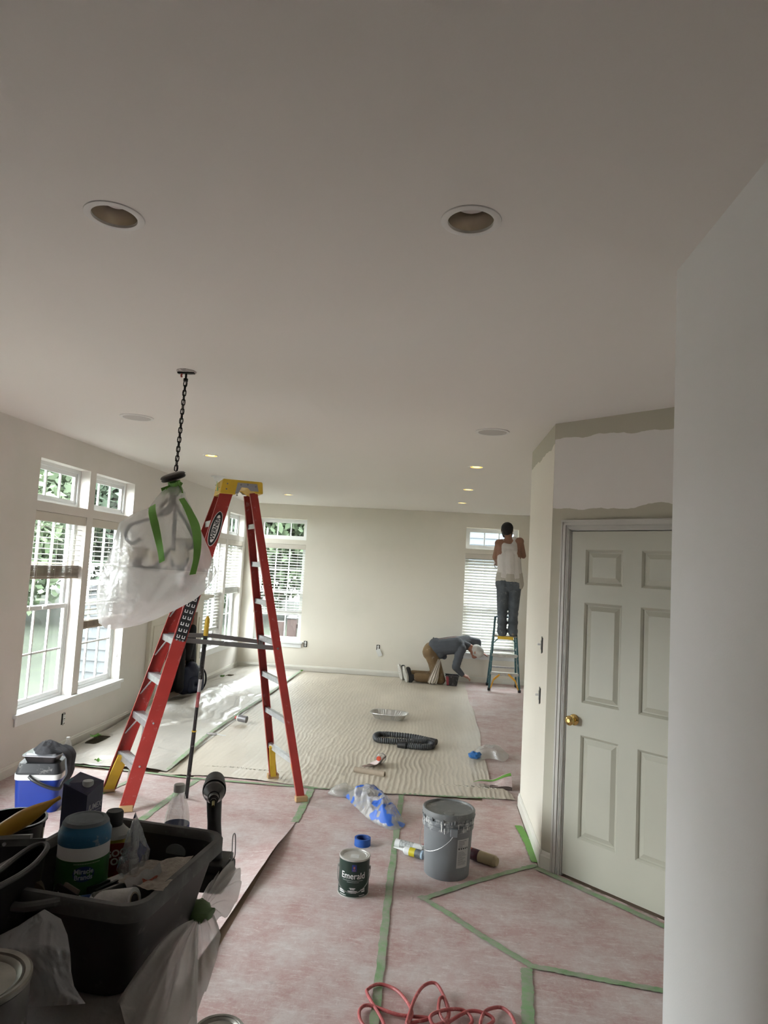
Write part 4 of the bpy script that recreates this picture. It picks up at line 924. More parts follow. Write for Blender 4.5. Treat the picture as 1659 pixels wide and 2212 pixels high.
for i in range(nl):
    if lm is None:
        b_ = BM(); L_ = dv.length*0.5+0.004; W_ = 0.0085; pts = []
        for k_ in range(12): a = 2*PI*k_/12; pts.append((W_*math.cos(a), 0, (L_-W_)*(1 if math.sin(a) > 0 else -1)*(1 if abs(math.sin(a)) > 1e-6 else 0)+W_*math.sin(a)))
        tube(b_, pts, 0.0030, 6, True); lm = bpy.data.meshes.new('chain_link'); b_.to_mesh(lm); b_.free(); lm.materials.append(m_iron)
    c = chain_t+dv*(i+0.5); tl = Vector((0, 0, -1)).rotation_difference(dv).to_euler()
    link('chain_link', lm, None, ch, True, c, (tl.x, tl.y, R(90 if i % 2 else 5)+tl.z))
bm = BM(); tube(bm, [chain_t+dv*k_+Vector((0.003*math.sin(k_*2.1), 0.003*math.cos(k_*1.7), 0)) for k_ in np.linspace(0, nl, 40)], 0.0022, 5); obj('lamp_wire', bm, m_iron, ch)
dc = atY(374, 1030, 3.446)-CH
bm = BM(); lathe(bm, [(0.0, 0.016), (0.05, 0.016), (0.060, 0.012), (0.066, 0.004), (0.061, 0.001), (0.064, -0.008), (0.060, -0.014), (0.05, -0.010), (0.045, 0.004), (0.0, 0.006)], 36, cap0=False, cap1=False)
xform(bm, Matrix.Translation(dc) @ Matrix.Rotation(R(20), 4, 'X') @ Matrix.Rotation(R(-15), 4, 'Y')); obj('canopy_plate', bm, m_iron, ch, True)
bm = BM(); 
tube(bm, crom([dc+Vector((0.01, 0, 0)), dc+Vector((0.004, 0, -0.10)), atY(378, 1110, 3.446)-CH, atY(372, 1225, 3.446)-CH], 6), 0.011, 10); obj('stem', bm, m_iron, ch, True)
# scroll arms (seen through the film) and glass bowls
A_ = lambda px, py, y=0.0: atY(px, py, 3.446+y)-CH
arms = [[A_(378, 1078), A_(345, 1112, -.03), A_(306, 1126, -.06), A_(280, 1136, -.06), A_(272, 1158, -.06), A_(284, 1174, -.07), A_(302, 1164, -.08)],
        [A_(385, 1070), A_(362, 1080, -.03), A_(348, 1096, -.05), A_(352, 1112, -.05), A_(366, 1106, -.05), A_(372, 1090, -.04)],
        [A_(378, 1084), A_(390, 1110, -.03), A_(408, 1140, -.04), A_(420, 1170, -.04), A_(410, 1186, -.05), A_(400, 1174, -.05)],
        [A_(374, 1180), A_(335, 1222, -.06), A_(300, 1222, -.08), A_(292, 1190, -.08)], [A_(374, 1180), A_(390, 1222, -.05), A_(404, 1214, -.05), A_(404, 1192, -.05)], [A_(374, 1180), A_(380, 1220, .15), A_(385, 1200, .2), A_(385, 1170, .2)]]
for a in arms: bm = BM(); tube(bm, crom(a, 7), 0.0088, 8); obj('arm', bm, m_iron, ch, True)
m_bowl = mat('amber_glass_shade', (0.55, 0.48, 0.36), 0.35)
for (px, py, y) in ((298, 1196, -.05), (392, 1204, -.03), (340, 1205, .10), (398, 1176, .08)):
    c = A_(px, py, y); bm = BM(); lathe(bm, [(0.02, -0.040), (0.036, -0.030), (0.050, 0.0), (0.058, 0.032), (0.054, 0.032), (0.046, 0.0), (0.02, -0.03)], 20, c=c, cap0=True, cap1=False); obj('shade', bm, m_bowl, ch, True)
    bm = BM(); lathe(bm, [(0.018, -0.07), (0.024, -0.05), (0.02, -0.035)], 12, c=c); obj('socket_cup', bm, m_iron, ch, True)
# the bag: loft through tilted oval sections
secs = [((368, 1050), (392, 1050)), ((352, 1062), (398, 1062)), ((338, 1078), (399, 1072)), ((326, 1098), (408, 1090)), ((290, 1113), (418, 1112)), ((266, 1130), (426, 1134)), ((255, 1160), (437, 1162)), ((246, 1190), (448, 1192)),
        ((238, 1218), (462, 1236)), ((231, 1242), (455, 1252)), ((226, 1270), (440, 1274)), ((221, 1300), (416, 1296)), ((217, 1326), (380, 1316)), ((218, 1345), (335, 1338)), ((228, 1355), (300, 1350)), ((244, 1359), (272, 1356))]
ns = len(secs); nt_ = 96; P = np.zeros((nt_, (ns-1)*5+1, 3)); rs = np.random.RandomState(5)
for j in range((ns-1)*5+1):
    f = j/5; i0 = min(int(f), ns-2); tt = f-i0
    l = Vector(secs[i0][0]).lerp(Vector(secs[i0+1][0]), tt); r2 = Vector(secs[i0][1]).lerp(Vector(secs[i0+1][1]), tt)
    a = A_(*l); b = A_(*r2); c = (a+b)/2; h_ = (b-a)/2; dep = h_.length*(0.80 if j > 3 else 0.9)
    for q in range(nt_):
        th = 2*PI*q/nt_; fo = 1+0.045*math.sin(th*9+j*0.13)*min(1, j/20)*(1 if j < 60 else 0.6)
        wr = 0.030*(float(ridged(math.cos(th)*2.2+j*0.015, math.sin(th)*2.2+j*0.055, 3, 3))-0.5)*min(1, j/12)
        cr = 1.03 if abs(j-40) < 1 else (0.985 if 41 < j < 48 else 1.0)
        rad = fo*cr*(1+wr/max(0.06, h_.length))
        if abs(math.cos(th)) > 0.9: rad = 1+(rad-1)*0.4
        p = c+h_*(math.cos(th)*rad)+Vector((0, 1, 0))*(dep*math.sin(th)*rad); P[q, j] = p
m_bag = film('milky_bag_film', (0.84, 0.83, 0.81), opac=0.42, rough=0.20, gloss=0.08, transl=0.45, bump=0.7, bs=13)
bag = grid('plastic_bag', P, m_bag, ch, closed_u=True)
bag.data.materials.append(film('milky_bag_film_doubled', (0.86, 0.85, 0.83), opac=0.58, rough=0.20, gloss=0.08, transl=0.45, bump=0.7, bs=13))
_nj = P.shape[1]-1
bag.data.polygons.foreach_set('material_index', [1 if (i % _nj) >= 40 else 0 for i in range(len(bag.data.polygons))]); bag['label'] = 'milky translucent plastic bag'
# green tape strips on the bag and wound at its neck
def bagpt(px, py):
    """front surface point of the bag near a photo direction"""
    d = ray(px, py); best = None
    Q = P.reshape(-1, 3)+np.array(CH)-np.array(CAMP); dn = np.array(d.normalized()); t = Q@dn; e = np.linalg.norm(Q-np.outer(t, dn), axis=1); idx = np.argsort(e)[:14]; k_ = idx[np.argmin(t[idx])]
    return CAMP+d.normalized()*(t[k_]-0.012)-CH
def strip_on_bag(pl, pr):
    L_ = [bagpt(*p) for p in pl]; R__ = [bagpt(*p) for p in pr]; Lc = crom(L_, 6); Rc = crom(R__, 6)
    G = np.array([[tuple(a.lerp(b, s)) for s in (0, 0.5, 1)] for a, b in zip(Lc, Rc)]); o = grid('green_tape', G, m_tape2, ch); o['label'] = 'green tape strip'
strip_on_bag([(322, 1096), (321, 1112), (330, 1150), (340, 1190), (344, 1217)], [(336, 1088), (337, 1106), (344, 1135), (352, 1180), (356, 1211)])
strip_on_bag([(386, 1078), (400, 1105), (415, 1150), (418, 1200), (409, 1242)], [(398, 1075), (416, 1103), (433, 1140), (434, 1190), (423, 1240)])
bm = BM(); c = A_(377, 1053); lathe(bm, [(0.025, 0.035), (0.034, 0.022), (0.030, 0.005), (0.040, -0.012), (0.034, -0.030)], 14, c=c)
for v in bm.verts: v.co += Vector((random.uniform(-.010, .010), random.uniform(-.010, .010), random.uniform(-.008, .008)))
obj('green_tape', bm, m_tape2, ch)
for q in ((352, 1060), (396, 1056)):
    c2 = A_(*q); bm = BM(); v = [bm.verts.new(p) for p in (c+Vector((0, -0.01, 0.02)), c2+Vector((0, -0.03, 0.01)), c2+Vector((0.01, -0.02, -0.025)), c+Vector((0, -0.02, -0.02)))]; bm.faces.new(v); obj('green_tape', bm, m_tape2, ch)

# ================================================================== GREY BUCKET
b5 = atz(965, 1905); bu = thing('paint_bucket', 'large grey lidded five-gallon bucket with wire bail and white label', 'bucket', (0.148, 4.19, 0.0))
m_gb = mat('grey_bucket_plastic', (0.19, 0.20, 0.21), 0.48, var=0.08, vs=6, dust=0.10, ds=7, dcol=(150, 152, 155))
m_gbd = mat('paint_spattered_rim', (0.155, 0.165, 0.175), 0.48, var=0.08, vs=6, dust=0.42, ds=24, dcol=(215, 215, 212))
m_lid = mat('dusty_grey_lid', (0.17, 0.175, 0.175), 0.55, var=0.1, vs=8, dust=0.25, ds=18, dcol=(165, 165, 160))
bm = BM(); lathe(bm, [(0.128, 0.0), (0.131, 0.004), (0.136, 0.10), (0.143, 0.270), (0.1435, 0.272)], 48, cap1=True); obj('body', bm, m_gb, bu, True)
bm = BM(); lathe(bm, [(0.1432, 0.270), (0.150, 0.272), (0.150, 0.296), (0.1445, 0.298), (0.1448, 0.312), (0.151, 0.314), (0.151, 0.324), (0.1455, 0.326), (0.146, 0.345)], 48, cap0=False, cap1=False); obj('rim_bands', bm, m_gbd, bu, True)
bm = BM(); lathe(bm, [(0.150, 0.338), (0.154, 0.340), (0.155, 0.366), (0.151, 0.372), (0.142, 0.372), (0.139, 0.362), (0.0, 0.359)], 48, cap0=False, cap1=False)
for k_ in range(14): a = 2*PI*k_/14; cyl(bm, (0.150*math.cos(a), 0.150*math.sin(a), 0.322), (0.1545*math.cos(a), 0.1545*math.sin(a), 0.345), 0.004, n=6)
lid = obj('lid', bm, m_lid, bu, True)
bm = BM(); lathe(bm, [(0.030, 0.359), (0.030, 0.364), (0.026, 0.365), (0.0, 0.363)], 24, c=(0.0, -0.085, 0), cap0=False, cap1=False); obj('spout_cap', bm, m_lid, lid, True)
bm = BM(); sector(bm, 0.1438, R(22), R(56), 0.075, 0.235, r1=0.1438)
for v in bm.verts: 
    rr = (0.131+(0.143-0.131)*v.co.z/0.27)+0.0018; l_ = math.hypot(v.co.x, v.co.y); v.co.x *= rr/l_; v.co.y *= rr/l_
me = bpy.data.meshes.new('label'); bm.to_mesh(me); bm.free(); lb = link('paper_label', me, mat('label_grey_white', (0.47, 0.46, 0.45), 0.6, var=0.05), bu)
for (z, hh, cnt) in ((0.225, 0.0035, 5), (0.165, 0.002, 14)):
    for i in range(cnt):
        bm = BM(); zz = z-i*0.0085 if cnt == 5 else z-i*0.0055; rr = 0.131+0.012*zz/0.27+0.0026; sector(bm, rr, R(25), R(36+random.randint(0, 16)), zz-hh/2, zz+hh/2, 6); me = bpy.data.meshes.new('p'); bm.to_mesh(me); bm.free(); link('label_line', me, mat('label_ink', (0.20, 0.20, 0.20), 0.7), lb)
for i in range(5):
    bm = BM(); zz = 0.183; rr = 0.131+0.012*zz/0.27+0.0026; sector(bm, rr, R(25+i*6), R(28.5+i*6), zz-0.004, zz+0.004, 3); me = bpy.data.meshes.new('p'); bm.to_mesh(me); bm.free(); link('label_line', me, m_blk, lb)
wire = mat('wire', (0.42, 0.42, 0.42), 0.3, 0.9)
def bail(r, z, a0, a1, drop, m=wire, th=0.0022, tilt=0):
    """wire handle hanging down over the front between two ear angles"""
    pts = []
    for i in range(17):
        f = i/16; a = a0+(a1-a0)*f; s = math.sin(PI*f); rr = r+0.006+0.012*s; pts.append((rr*math.sin(a), -rr*math.cos(a), z-drop*s**0.8))
    bm = BM(); tube(bm, pts, th, 7); return bm
obj('bail', bail(0.150, 0.270, R(12), R(-118), 0.115, th=0.0017), wire, bu, True)
obj('bail_ear', boxb((0.008, -0.157, 0.255), (0.052, -0.140, 0.298), 0.004), m_gb, bu)
for k_ in range(26):
    a = R(random.choice((random.uniform(-95, -50), random.uniform(20, 85), random.uniform(-40, 10)))); z0_ = random.uniform(0.296, 0.345); l_ = random.uniform(0.01, 0.04); rr = 0.1555 if z0_ > 0.33 else 0.1522
    bm = BM(); sector(bm, rr, a, a+R(random.uniform(1.0, 2.4)), z0_-l_, z0_, 2); me = bpy.data.meshes.new('drip'); bm.to_mesh(me); bm.free(); link('paint_drip', me, m_wht, bu)

# ================================================================== DARK GREEN PAINT CAN
cn = thing('paint_can', 'one-gallon dark green paint can with metal lid standing before the grey bucket', 'paint can', (-0.362, 3.845, 0.0))
m_cg = mat('dark_green_label', (0.010, 0.030, 0.021), 0.35, var=0.2, vs=8); m_tin = mat('tin', (0.50, 0.49, 0.46), 0.32, 0.35, var=0.15, vs=20)
RC = 0.0825
obj('body', lathb([(RC, 0.004), (RC, 0.1865), (RC-0.003, 0.184)], 44), m_cg, cn, True)
bm = BM(); lathe(bm, [(RC-0.002, 0.0), (RC+0.002, 0.001), (RC+0.002, 0.005), (RC, 0.006)], 44, cap1=False); obj('bottom_rim', bm, m_tin, cn, True)
bm = BM(); lathe(bm, [(RC, 0.186), (RC+0.0025, 0.188), (RC+0.0025, 0.194), (RC-0.001, 0.196), (RC-0.008, 0.194), (RC-0.010, 0.190), (RC-0.013, 0.193), (RC-0.017, 0.191), (RC-0.020, 0.188), (0.0, 0.188)], 44, cap0=False, cap1=False); ld = obj('lid', bm, m_tin, cn, True)
bm = BM(); box(bm, (-0.022, -0.035, 0.1885), (0.024, 0.015, 0.1892)); obj('lid_sticker', bm, mat('sticker_white', (0.6, 0.6, 0.58), 0.6, var=0.1, vs=40), ld)
obj('bail', bail(RC, 0.135, R(-86), R(86), 0.10, th=0.0019), wire, cn, True)
for s in (-1, 1): bm = BM(); cyl(bm, (s*RC, 0, 0.135), (s*(RC+0.008), 0, 0.135), 0.009, n=12); obj('bail_ear', bm, m_tin, cn)
wrap_text('Emerald', 0.046, RC+0.0012, R(2), 0.113, m_wht, cn, bold=0.0002, sx=0.92)
bm = BM(); sector(bm, RC+0.0008, R(-3), R(14), 0.137, 0.172, 6); me = bpy.data.meshes.new('p'); bm.to_mesh(me); bm.free(); link('blue_badge', me, mat('badge_blue', (0.02, 0.04, 0.20), 0.4), cn)
bm = BM(); sector(bm, RC+0.0014, R(2.5), R(8.5), 0.150, 0.163, 4); sector(bm, RC+0.0014, R(0), R(11), 0.141, 0.144, 4); me = bpy.data.meshes.new('p'); bm.to_mesh(me); bm.free(); link('badge_mark', me, mat('badge_red', (0.45, 0.15, 0.12), 0.5), cn)
def ink(rows, r, m, parent, name='label_line'):
    """rows of tiny unreadable print as short bars"""
    bm = BM()
    for (a0, a1, z, hh) in rows:
        a = a0
        while a < a1:
            l_ = random.uniform(1.2, 3.5); sector(bm, r, R(a), R(min(a1, a+l_)), z-hh/2, z+hh/2, 2); a += l_+0.8
    me = bpy.data.meshes.new(name); bm.to_mesh(me); bm.free(); return link(name, me, m, parent)
ink([(-38, 42, 0.0900, 0.003), (-20, 26, 0.0815, 0.0025)], RC+0.001, mat('print_grey', (0.30, 0.33, 0.32), 0.6), cn)
ink([(-9, 13, 0.051, 0.0045), (-6, 10, 0.045, 0.004), (-15, 20, 0.036, 0.005), (-12, 16, 0.029, 0.005), (-54, -30, 0.034, 0.0065), (-54, -28, 0.025, 0.0065), (34, 52, 0.042, 0.006), (38, 52, 0.032, 0.006)], RC+0.001, m_wht, cn)
bm = BM(); sector(bm, RC+0.001, R(-52), R(-22), 0.012, 0.0145, 6); sector(bm, RC+0.001, R(28), R(52), 0.012, 0.0145, 6); me = bpy.data.meshes.new('p'); bm.to_mesh(me); bm.free(); link('label_line', me, m_wht, cn)

# ================================================================== BLUE TAPE ROLL
tp = atz(782, 1828); tr_ = thing('tape_roll', 'roll of blue masking tape on the pink paper behind the small can', 'tape', (tp.x, tp.y+0.02, 0.0))
m_blue = mat('blue_tape', (0.012, 0.085, 0.36), 0.5, var=0.1, vs=30)
bm = BM(); lathe(bm, [(0.040, 0.0), (0.0515, 0.0), (0.0515, 0.046), (0.040, 0.046), (0.040, 0.0)], 36, cap0=False, cap1=False); obj('tape', bm, m_blue, tr_, True)
bm = BM(); lathe(bm, [(0.038, 0.0005), (0.040, 0.0005), (0.040, 0.0455), (0.038, 0.0455), (0.038, 0.0005)], 36, cap0=False, cap1=False); obj('core', bm, mat('tape_core', (0.02, 0.06, 0.22), 0.7), tr_, True)

# ================================================================== CAULK TUBES beside the bucket
def lying(root_name, label, cat, p0, p1, r, parts):
    p0 = Vector(p0); p1 = Vector(p1); t = thing(root_name, label, cat, (p0.x, p0.y, 0)); o = p0-Vector(t.location)
    d = (p1-p0); 
    for (nm, f0, f1, k0, k1, m) in parts:
        bm = BM(); cyl(bm, o+d*f0, o+d*f1, r*k0, r*k1, 22); obj(nm, bm, m, t, True)
    return t
m_cw = mat('caulk_white', (0.66, 0.67, 0.66), 0.45); m_cb = mat('caulk_print', (0.10, 0.11, 0.12), 0.45, var=0.4, vs=50); m_cy = mat('caulk_yellow', (0.55, 0.46, 0.02), 0.45); m_cbl = mat('caulk_blue', (0.35, 0.47, 0.58), 0.45, var=0.3, vs=60); m_cg2 = mat('caulk_grey_print', (0.38, 0.39, 0.38), 0.5, var=0.5, vs=70)
a, b = atz(857, 1842, 0.026), atz(925, 1862, 0.026)
lying('caulk_tube', 'white caulk tube lying behind the yellow-labelled one, left of the bucket', 'caulk tube', (-0.165, 4.475, 0.030), (0.02, 4.40, 0.030), 0.026, [('body', 0, 0.04, 1.04, 1.04, m_cw), ('body', 0.04, 0.16, 1, 1, m_cw), ('print', 0.16, 0.62, 1, 1, m_cg2), ('body', 0.62, 0.94, 1, 1, m_cw), ('shoulder', 0.94, 1.0, 1, 0.5, m_cw)])
a, b = atz(873, 1860, 0.026), atz(940, 1880, 0.026); a = Vector((-0.105, 4.375, 0.030))
lying('caulk_tube', 'caulk tube with yellow and black label pointing its nozzle left beside the bucket', 'caulk tube', a, (0.005, 4.325, 0.030), 0.025, [('nozzle', -0.65, -0.05, 0.10, 0.42, m_cw), ('shoulder', -0.05, 0.05, 0.6, 1, m_cw), ('print', 0.05, 0.30, 1, 1, m_cw), ('print', 0.30, 0.62, 1.005, 1.005, m_cy), ('print', 0.62, 0.95, 1, 1, m_cb), ('print', 0.95, 1.05, 1, 1, m_cbl)])
lying('caulk_tube', 'tan caulk tube with red and dark label lying behind the right side of the bucket', 'caulk tube', (0.31, 4.40, 0.034), (0.455, 4.305, 0.034), 0.034, [('print', -0.3, 0.0, 1, 1, mat('tube_red', (0.30, 0.05, 0.03), 0.4)), ('print', 0.0, 0.30, 1.0, 1.0, mat('tube_dark', (0.05, 0.012, 0.02), 0.4, var=0.4, vs=50)), ('body', 0.30, 0.9, 0.98, 0.98, mat('tube_tan', (0.36, 0.29, 0.17), 0.5)), ('shoulder', 0.9, 1.0, 0.98, 0.7, MATS['tube_tan'])])
t = thing('caulk_nozzle', 'small red and white cap lying against the left side of the bucket', 'cap', (-0.005, 4.47, 0.0)); bm = BM(); cyl(bm, (0, 0, 0.018), (0.03, 0.0, 0.03), 0.018, 0.012, 12); obj('cap', bm, mat('cap_red', (0.35, 0.08, 0.09), 0.4), t, True); bm = BM(); cyl(bm, (0.02, -0.03, 0.012), (0.035, -0.03, 0.05), 0.012, 0.010, 10); obj('stub', bm, m_cw, t, True)

# ================================================================== CRUMPLED BAGS
def crumple(name, label, outline, z, m, hump=0.05, seed=1, nu=44, nv=30, cat='bag'):
    """loose thin bag lying on the floor: two facing crumpled films inside an outline of floor points"""
    C_ = Vector((sum(p[0] for p in outline)/len(outline), sum(p[1] for p in outline)/len(outline), 0)); t = thing(name, label, cat, tuple(C_))
    O = crom([(p[0]-C_.x, p[1]-C_.y, 0) for p in outline], 8, True); n = len(O); Pn = np.zeros((n, nv, 3))
    for top_ in (1, 0):
        for i, p in enumerate(O):
            for j in range(nv):
                f = j/(nv-1); x, y = p.x*f, p.y*f; h_ = (1-f**3)*hump*(0.35+1.1*float(ridged(x*9+seed, y*9, 3, seed)))+0.012*float(fbm(x*40, y*40, 2, seed)); h_ = h_*(1-f**8)
                wob = 0.018*(float(vnoise(x*26, y*26, seed+3))-0.5)
                Pn[i, j] = (x+wob, y-wob, z+(h_ if top_ else 0.25*h_))
        grid('upper_film' if top_ else 'lower_film', Pn.copy(), m, t, closed_u=True)
    return t
fl_ = lambda L_: [tuple(atz(*q))[:2] for q in L_]
m_bagb = film('bag_film_blue_print', (0.80, 0.79, 0.77), opac=0.36, rough=0.18, gloss=0.16, transl=0.4, bump=0.6, bs=30, print_col=(52, 100, 190), pscale=9, pthr=0.56)
crumple('plastic_bag', 'crumpled clear bag with blue print behind the tape roll', fl_([(742, 1716), (775, 1706), (812, 1720), (845, 1745), (872, 1775), (866, 1792), (840, 1794), (800, 1775), (772, 1750), (752, 1730)]), 0.008, m_bagb, 0.105, 3)
m_bagc = film('bag_film_clear', (0.80, 0.79, 0.77), opac=0.32, rough=0.25, gloss=0.12, transl=0.4, bump=0.5, bs=30)
crumple('plastic_bag', 'small clear bag scrap left of the bag with blue print', fl_([(708, 1716), (728, 1706), (748, 1704), (766, 1714), (748, 1724), (726, 1724)]), 0.012, m_bagc, 0.05, 5)
crumple('plastic_bag', 'clear crumpled plastic near the right edge of the drop sheet', fl_([(1010, 1640), (1035, 1626), (1065, 1622), (1096, 1632), (1090, 1650), (1060, 1644), (1030, 1646)]), 0.022, m_bagc, 0.07, 7)
bc = atz(1026, 1633, 0.05); t = thing('blue_wad', 'bright blue crumpled wrapper beside the clear plastic on the right', 'wrapper', (bc.x, bc.y, 0.03)); bm = BM(); sphere(bm, (0, 0, 0.025), 0.055, 16, (1.1, 0.9, 0.55))
for v in bm.verts: v.co *= 0.85+0.35*random.random()
obj('wrapper', bm, mat('blue_wrapper', (0.03, 0.15, 0.42), 0.3), t, True)

# ================================================================== RED EXTENSION CORD
m_cordr = mat('red_cord', (0.40, 0.085, 0.085), 0.5, var=0.15, vs=30, dust=0.3, ds=30, dcol=(200, 150, 145))
cpx = [(955, 2235, 0.01), (880, 2215, 0.012), (925, 2200, 0.012), (860, 2192, 0.012), (800, 2172, 0.012), (778, 2180, 0.012), (779, 2205, 0.01), (800, 2225, 0.01), (830, 2215, 0.012), (795, 2150, 0.012), (796, 2136, 0.012), (820, 2126, 0.012), (855, 2138, 0.012), (880, 2165, 0.014), (890, 2190, 0.02), (878, 2212, 0.02), (895, 2160, 0.03), (915, 2130, 0.03), (940, 2124, 0.03), (958, 2150, 0.02), (970, 2185, 0.02), (962, 2208, 0.02), (948, 2185, 0.03), (950, 2158, 0.035), (960, 2158, 0.03), (968, 2195, 0.02), (940, 2215, 0.02),
       (930, 2195, 0.03), (960, 2182, 0.03), (1000, 2182, 0.02), (1020, 2205, 0.012), (1000, 2222, 0.01), (960, 2218, 0.012), (1010, 2185, 0.02), (1050, 2190, 0.02), (1066, 2205, 0.012), (1040, 2220, 0.012), (1040, 2200, 0.02), (1052, 2182, 0.02), (1080, 2176, 0.012), (1100, 2188, 0.012), (1112, 2210, 0.01), (1116, 2235, 0.01)]
t = thing('extension_lead', 'tangled red extension cord on the pink paper at the bottom of the photo', 'cord', (0.1, 2.9, 0)); bm = BM()
tube(bm, crom([atz(x, y, z+0.004)-Vector((0.1, 2.9, 0)) for x, y, z in cpx], 9), 0.0068, 9); obj('cable', bm, m_cordr, t, True)

# ================================================================== THINGS ON THE DROP SHEET
ta, tb = atz(800, 1548, 0.03), atz(879, 1556, 0.03); tc = (ta+tb)/2; yaw = math.atan2(tb.y-ta.y, tb.x-ta.x)
t = thing('foil_tray', 'ribbed silver foil paint tray on the far drop sheet', 'tray', (tc.x, tc.y+0.10, 0.012), yaw)
m_foil = mat('foil', (0.55, 0.54, 0.51), 0.36, 0.75, bump=0.2, bs=60)
bm = BM(); n = 96; ring = lambda a_, b_, z, rip=0.0: [bm.verts.new(((a_*abs(math.cos(q))**0.55*(1 if math.cos(q) > 0 else -1))*(1+rip*(i % 2)), (b_*abs(math.sin(q))**0.55*(1 if math.sin(q) > 0 else -1))*(1+rip*(i % 2)), z)) for i, q in enumerate([2*PI*k_/n for k_ in range(n)])]
rg = [ring(0.165, 0.105, 0.0), ring(0.165, 0.105, 0.004, 0.03), ring(0.205, 0.140, 0.066, 0.03), ring(0.222, 0.155, 0.070), ring(0.224, 0.157, 0.064), ring(0.216, 0.150, 0.068), ring(0.200, 0.136, 0.064, 0.03), ring(0.162, 0.102, 0.007)]
for r0, r1 in zip(rg, rg[1:]):
    for k_ in range(n): bm.faces.new((r0[k_], r0[(k_+1) % n], r1[(k_+1) % n], r1[k_]))
bm.faces.new(rg[0][::-1]); bm.faces.new(rg[-1]); obj('tray', bm, m_foil, t)
# vacuum hose
m_hose = mat('hose_grey', (0.055, 0.058, 0.062), 0.55, var=0.15, vs=20)
hp = [(930, 1600), (895, 1592), (850, 1587), (820, 1586), (811, 1591), (818, 1598), (850, 1601), (890, 1602), (918, 1602), (932, 1606), (932, 1612), (905, 1613), (878, 1610)]
t = thing('vacuum_hose', 'dark grey vacuum hose folded double on the drop sheet', 'hose', tuple(atz(870, 1600, 0.0))); O = Vector(t.location)
Pt = crom([atz(x, y, 0.040)-O for x, y in hp], 16); bm = BM(); tube(bm, Pt, [0.027+0.003*(1 if i % 2 else -1) for i in range(len(Pt))], 14); obj('hose', bm, m_hose, t)
for (q0, q1, rr) in ((Pt[-1], Pt[-1]+(Pt[-1]-Pt[-6]).normalized()*0.085, 0.036), (Pt[0], Pt[0]+(Pt[0]-Pt[6]).normalized()*0.07, 0.032)): bm = BM(); cyl(bm, q0, q1, rr, rr*0.95, 18); obj('cuff', bm, m_blk, t, True)
# cardboard tube and torn paper
a, b = atz(766, 1662, 0.03), atz(831, 1673, 0.03); t = thing('cardboard_tube', 'tan cardboard tube lying on the drop sheet', 'tube', (a.x, a.y, 0)); bm = BM(); d = b-a; a0 = a-Vector(t.location)
m_cb2 = mat('cardboard', (0.36, 0.29, 0.22), 0.8, var=0.1, vs=20); u, w = frame_of(d); n = 20
for (ra, rb, fl2) in ((0.024, 0.020, 0),):
    R1 = [[bm.verts.new(a0+d*f+(u*math.cos(2*PI*k_/n)+w*math.sin(2*PI*k_/n))*r3) for k_ in range(n)] for f, r3 in ((0, 0.020), (0, 0.024), (1, 0.024), (1, 0.020))]
    for q in range(4):
        for k_ in range(n): bm.faces.new((R1[q][k_], R1[q][(k_+1) % n], R1[(q+1) % 4][(k_+1) % n], R1[(q+1) % 4][k_]))
obj('tube', bm, m_cb2, t, True)
c = atz(806, 1655, 0.03); P = np.zeros((18, 10, 3))
for i in range(18):
    for j in range(10):
        f, g_ = i/17, j/9; P[i, j] = ((f-0.5)*0.16+0.03*math.sin(g_*5), (g_-0.5)*(0.10+0.05*f)+0.10*f, 0.014+0.075*f*math.sin(1.2+g_*2.2)+0.02*math.sin(f*7+g_*4))
tag(grid('paper_scrap', P, m_paper, loc=(c.x, c.y, 0.005)), 'torn pink paper scrap beside the cardboard tube', 'paper')
def bottle(name, label, loc, prof, mbody, capc, capz, capr, rot=None, extra=None, cat='bottle'):
    t = thing(name, label, cat, loc); 
    if rot: t.rotation_euler = rot
    obj('body', lathb(prof, 24), mbody, t, True); obj('cap', lathb([(capr, capz), (capr, capz+0.018), (capr*0.85, capz+0.021)], 18), capc, t, True)
    if extra:
        for nm, z0_, z1_, r_2, m2 in extra: bm = BM(); lathe(bm, [(r_2, z0_), (r_2, z1_)], 24, cap0=False, cap1=False); obj(nm, bm, m2, t, True)
    return t
m_pet = film('clear_pet', (0.80, 0.82, 0.82), opac=0.16, rough=0.06, gloss=0.14, transl=0.3, bump=0.15, bs=60)
m_orange = mat('orange_cap', (0.65, 0.08, 0.03), 0.4); m_rcap = mat('dark_red_cap', (0.42, 0.05, 0.04), 0.4)
c = atz(823, 1650, 0.03); bottle('small_bottle', 'clear bottle with orange cap lying beside the cardboard tube', (c.x, c.y+0.11, 0.052), [(0.0, 0.0), (0.040, 0.002), (0.042, 0.06), (0.040, 0.10), (0.022, 0.13), (0.018, 0.135)], m_pet, m_orange, 0.135, 0.020, (R(78), 0, R(-8)), [('wrapper', 0.02, 0.07, 0.043, mat('bottle_wrap_grey', (0.42, 0.42, 0.44), 0.4))])
c = atz(533, 1560, 0.035); bottle('small_bottle', 'small grey bottle with red cap lying on the drop sheet behind the ladder', (c.x, c.y, 0.062), [(0.0, 0.0), (0.036, 0.002), (0.037, 0.09), (0.033, 0.10), (0.020, 0.118)], mat('bottle_grey', (0.22, 0.21, 0.22), 0.35, 0.3), m_rcap, 0.118, 0.016, (R(86), 0, R(-100)), [('label', 0.075, 0.11, 0.0335, m_wht)])
ka, kb = atz(446, 1589, 0.03), atz(482, 1592, 0.03); t = thing('putty_knife', 'putty knife with grey handle on the clear sheet beside the pole', 'knife', (ka.x, ka.y, 0.040)); d = kb-ka; d.z = 0
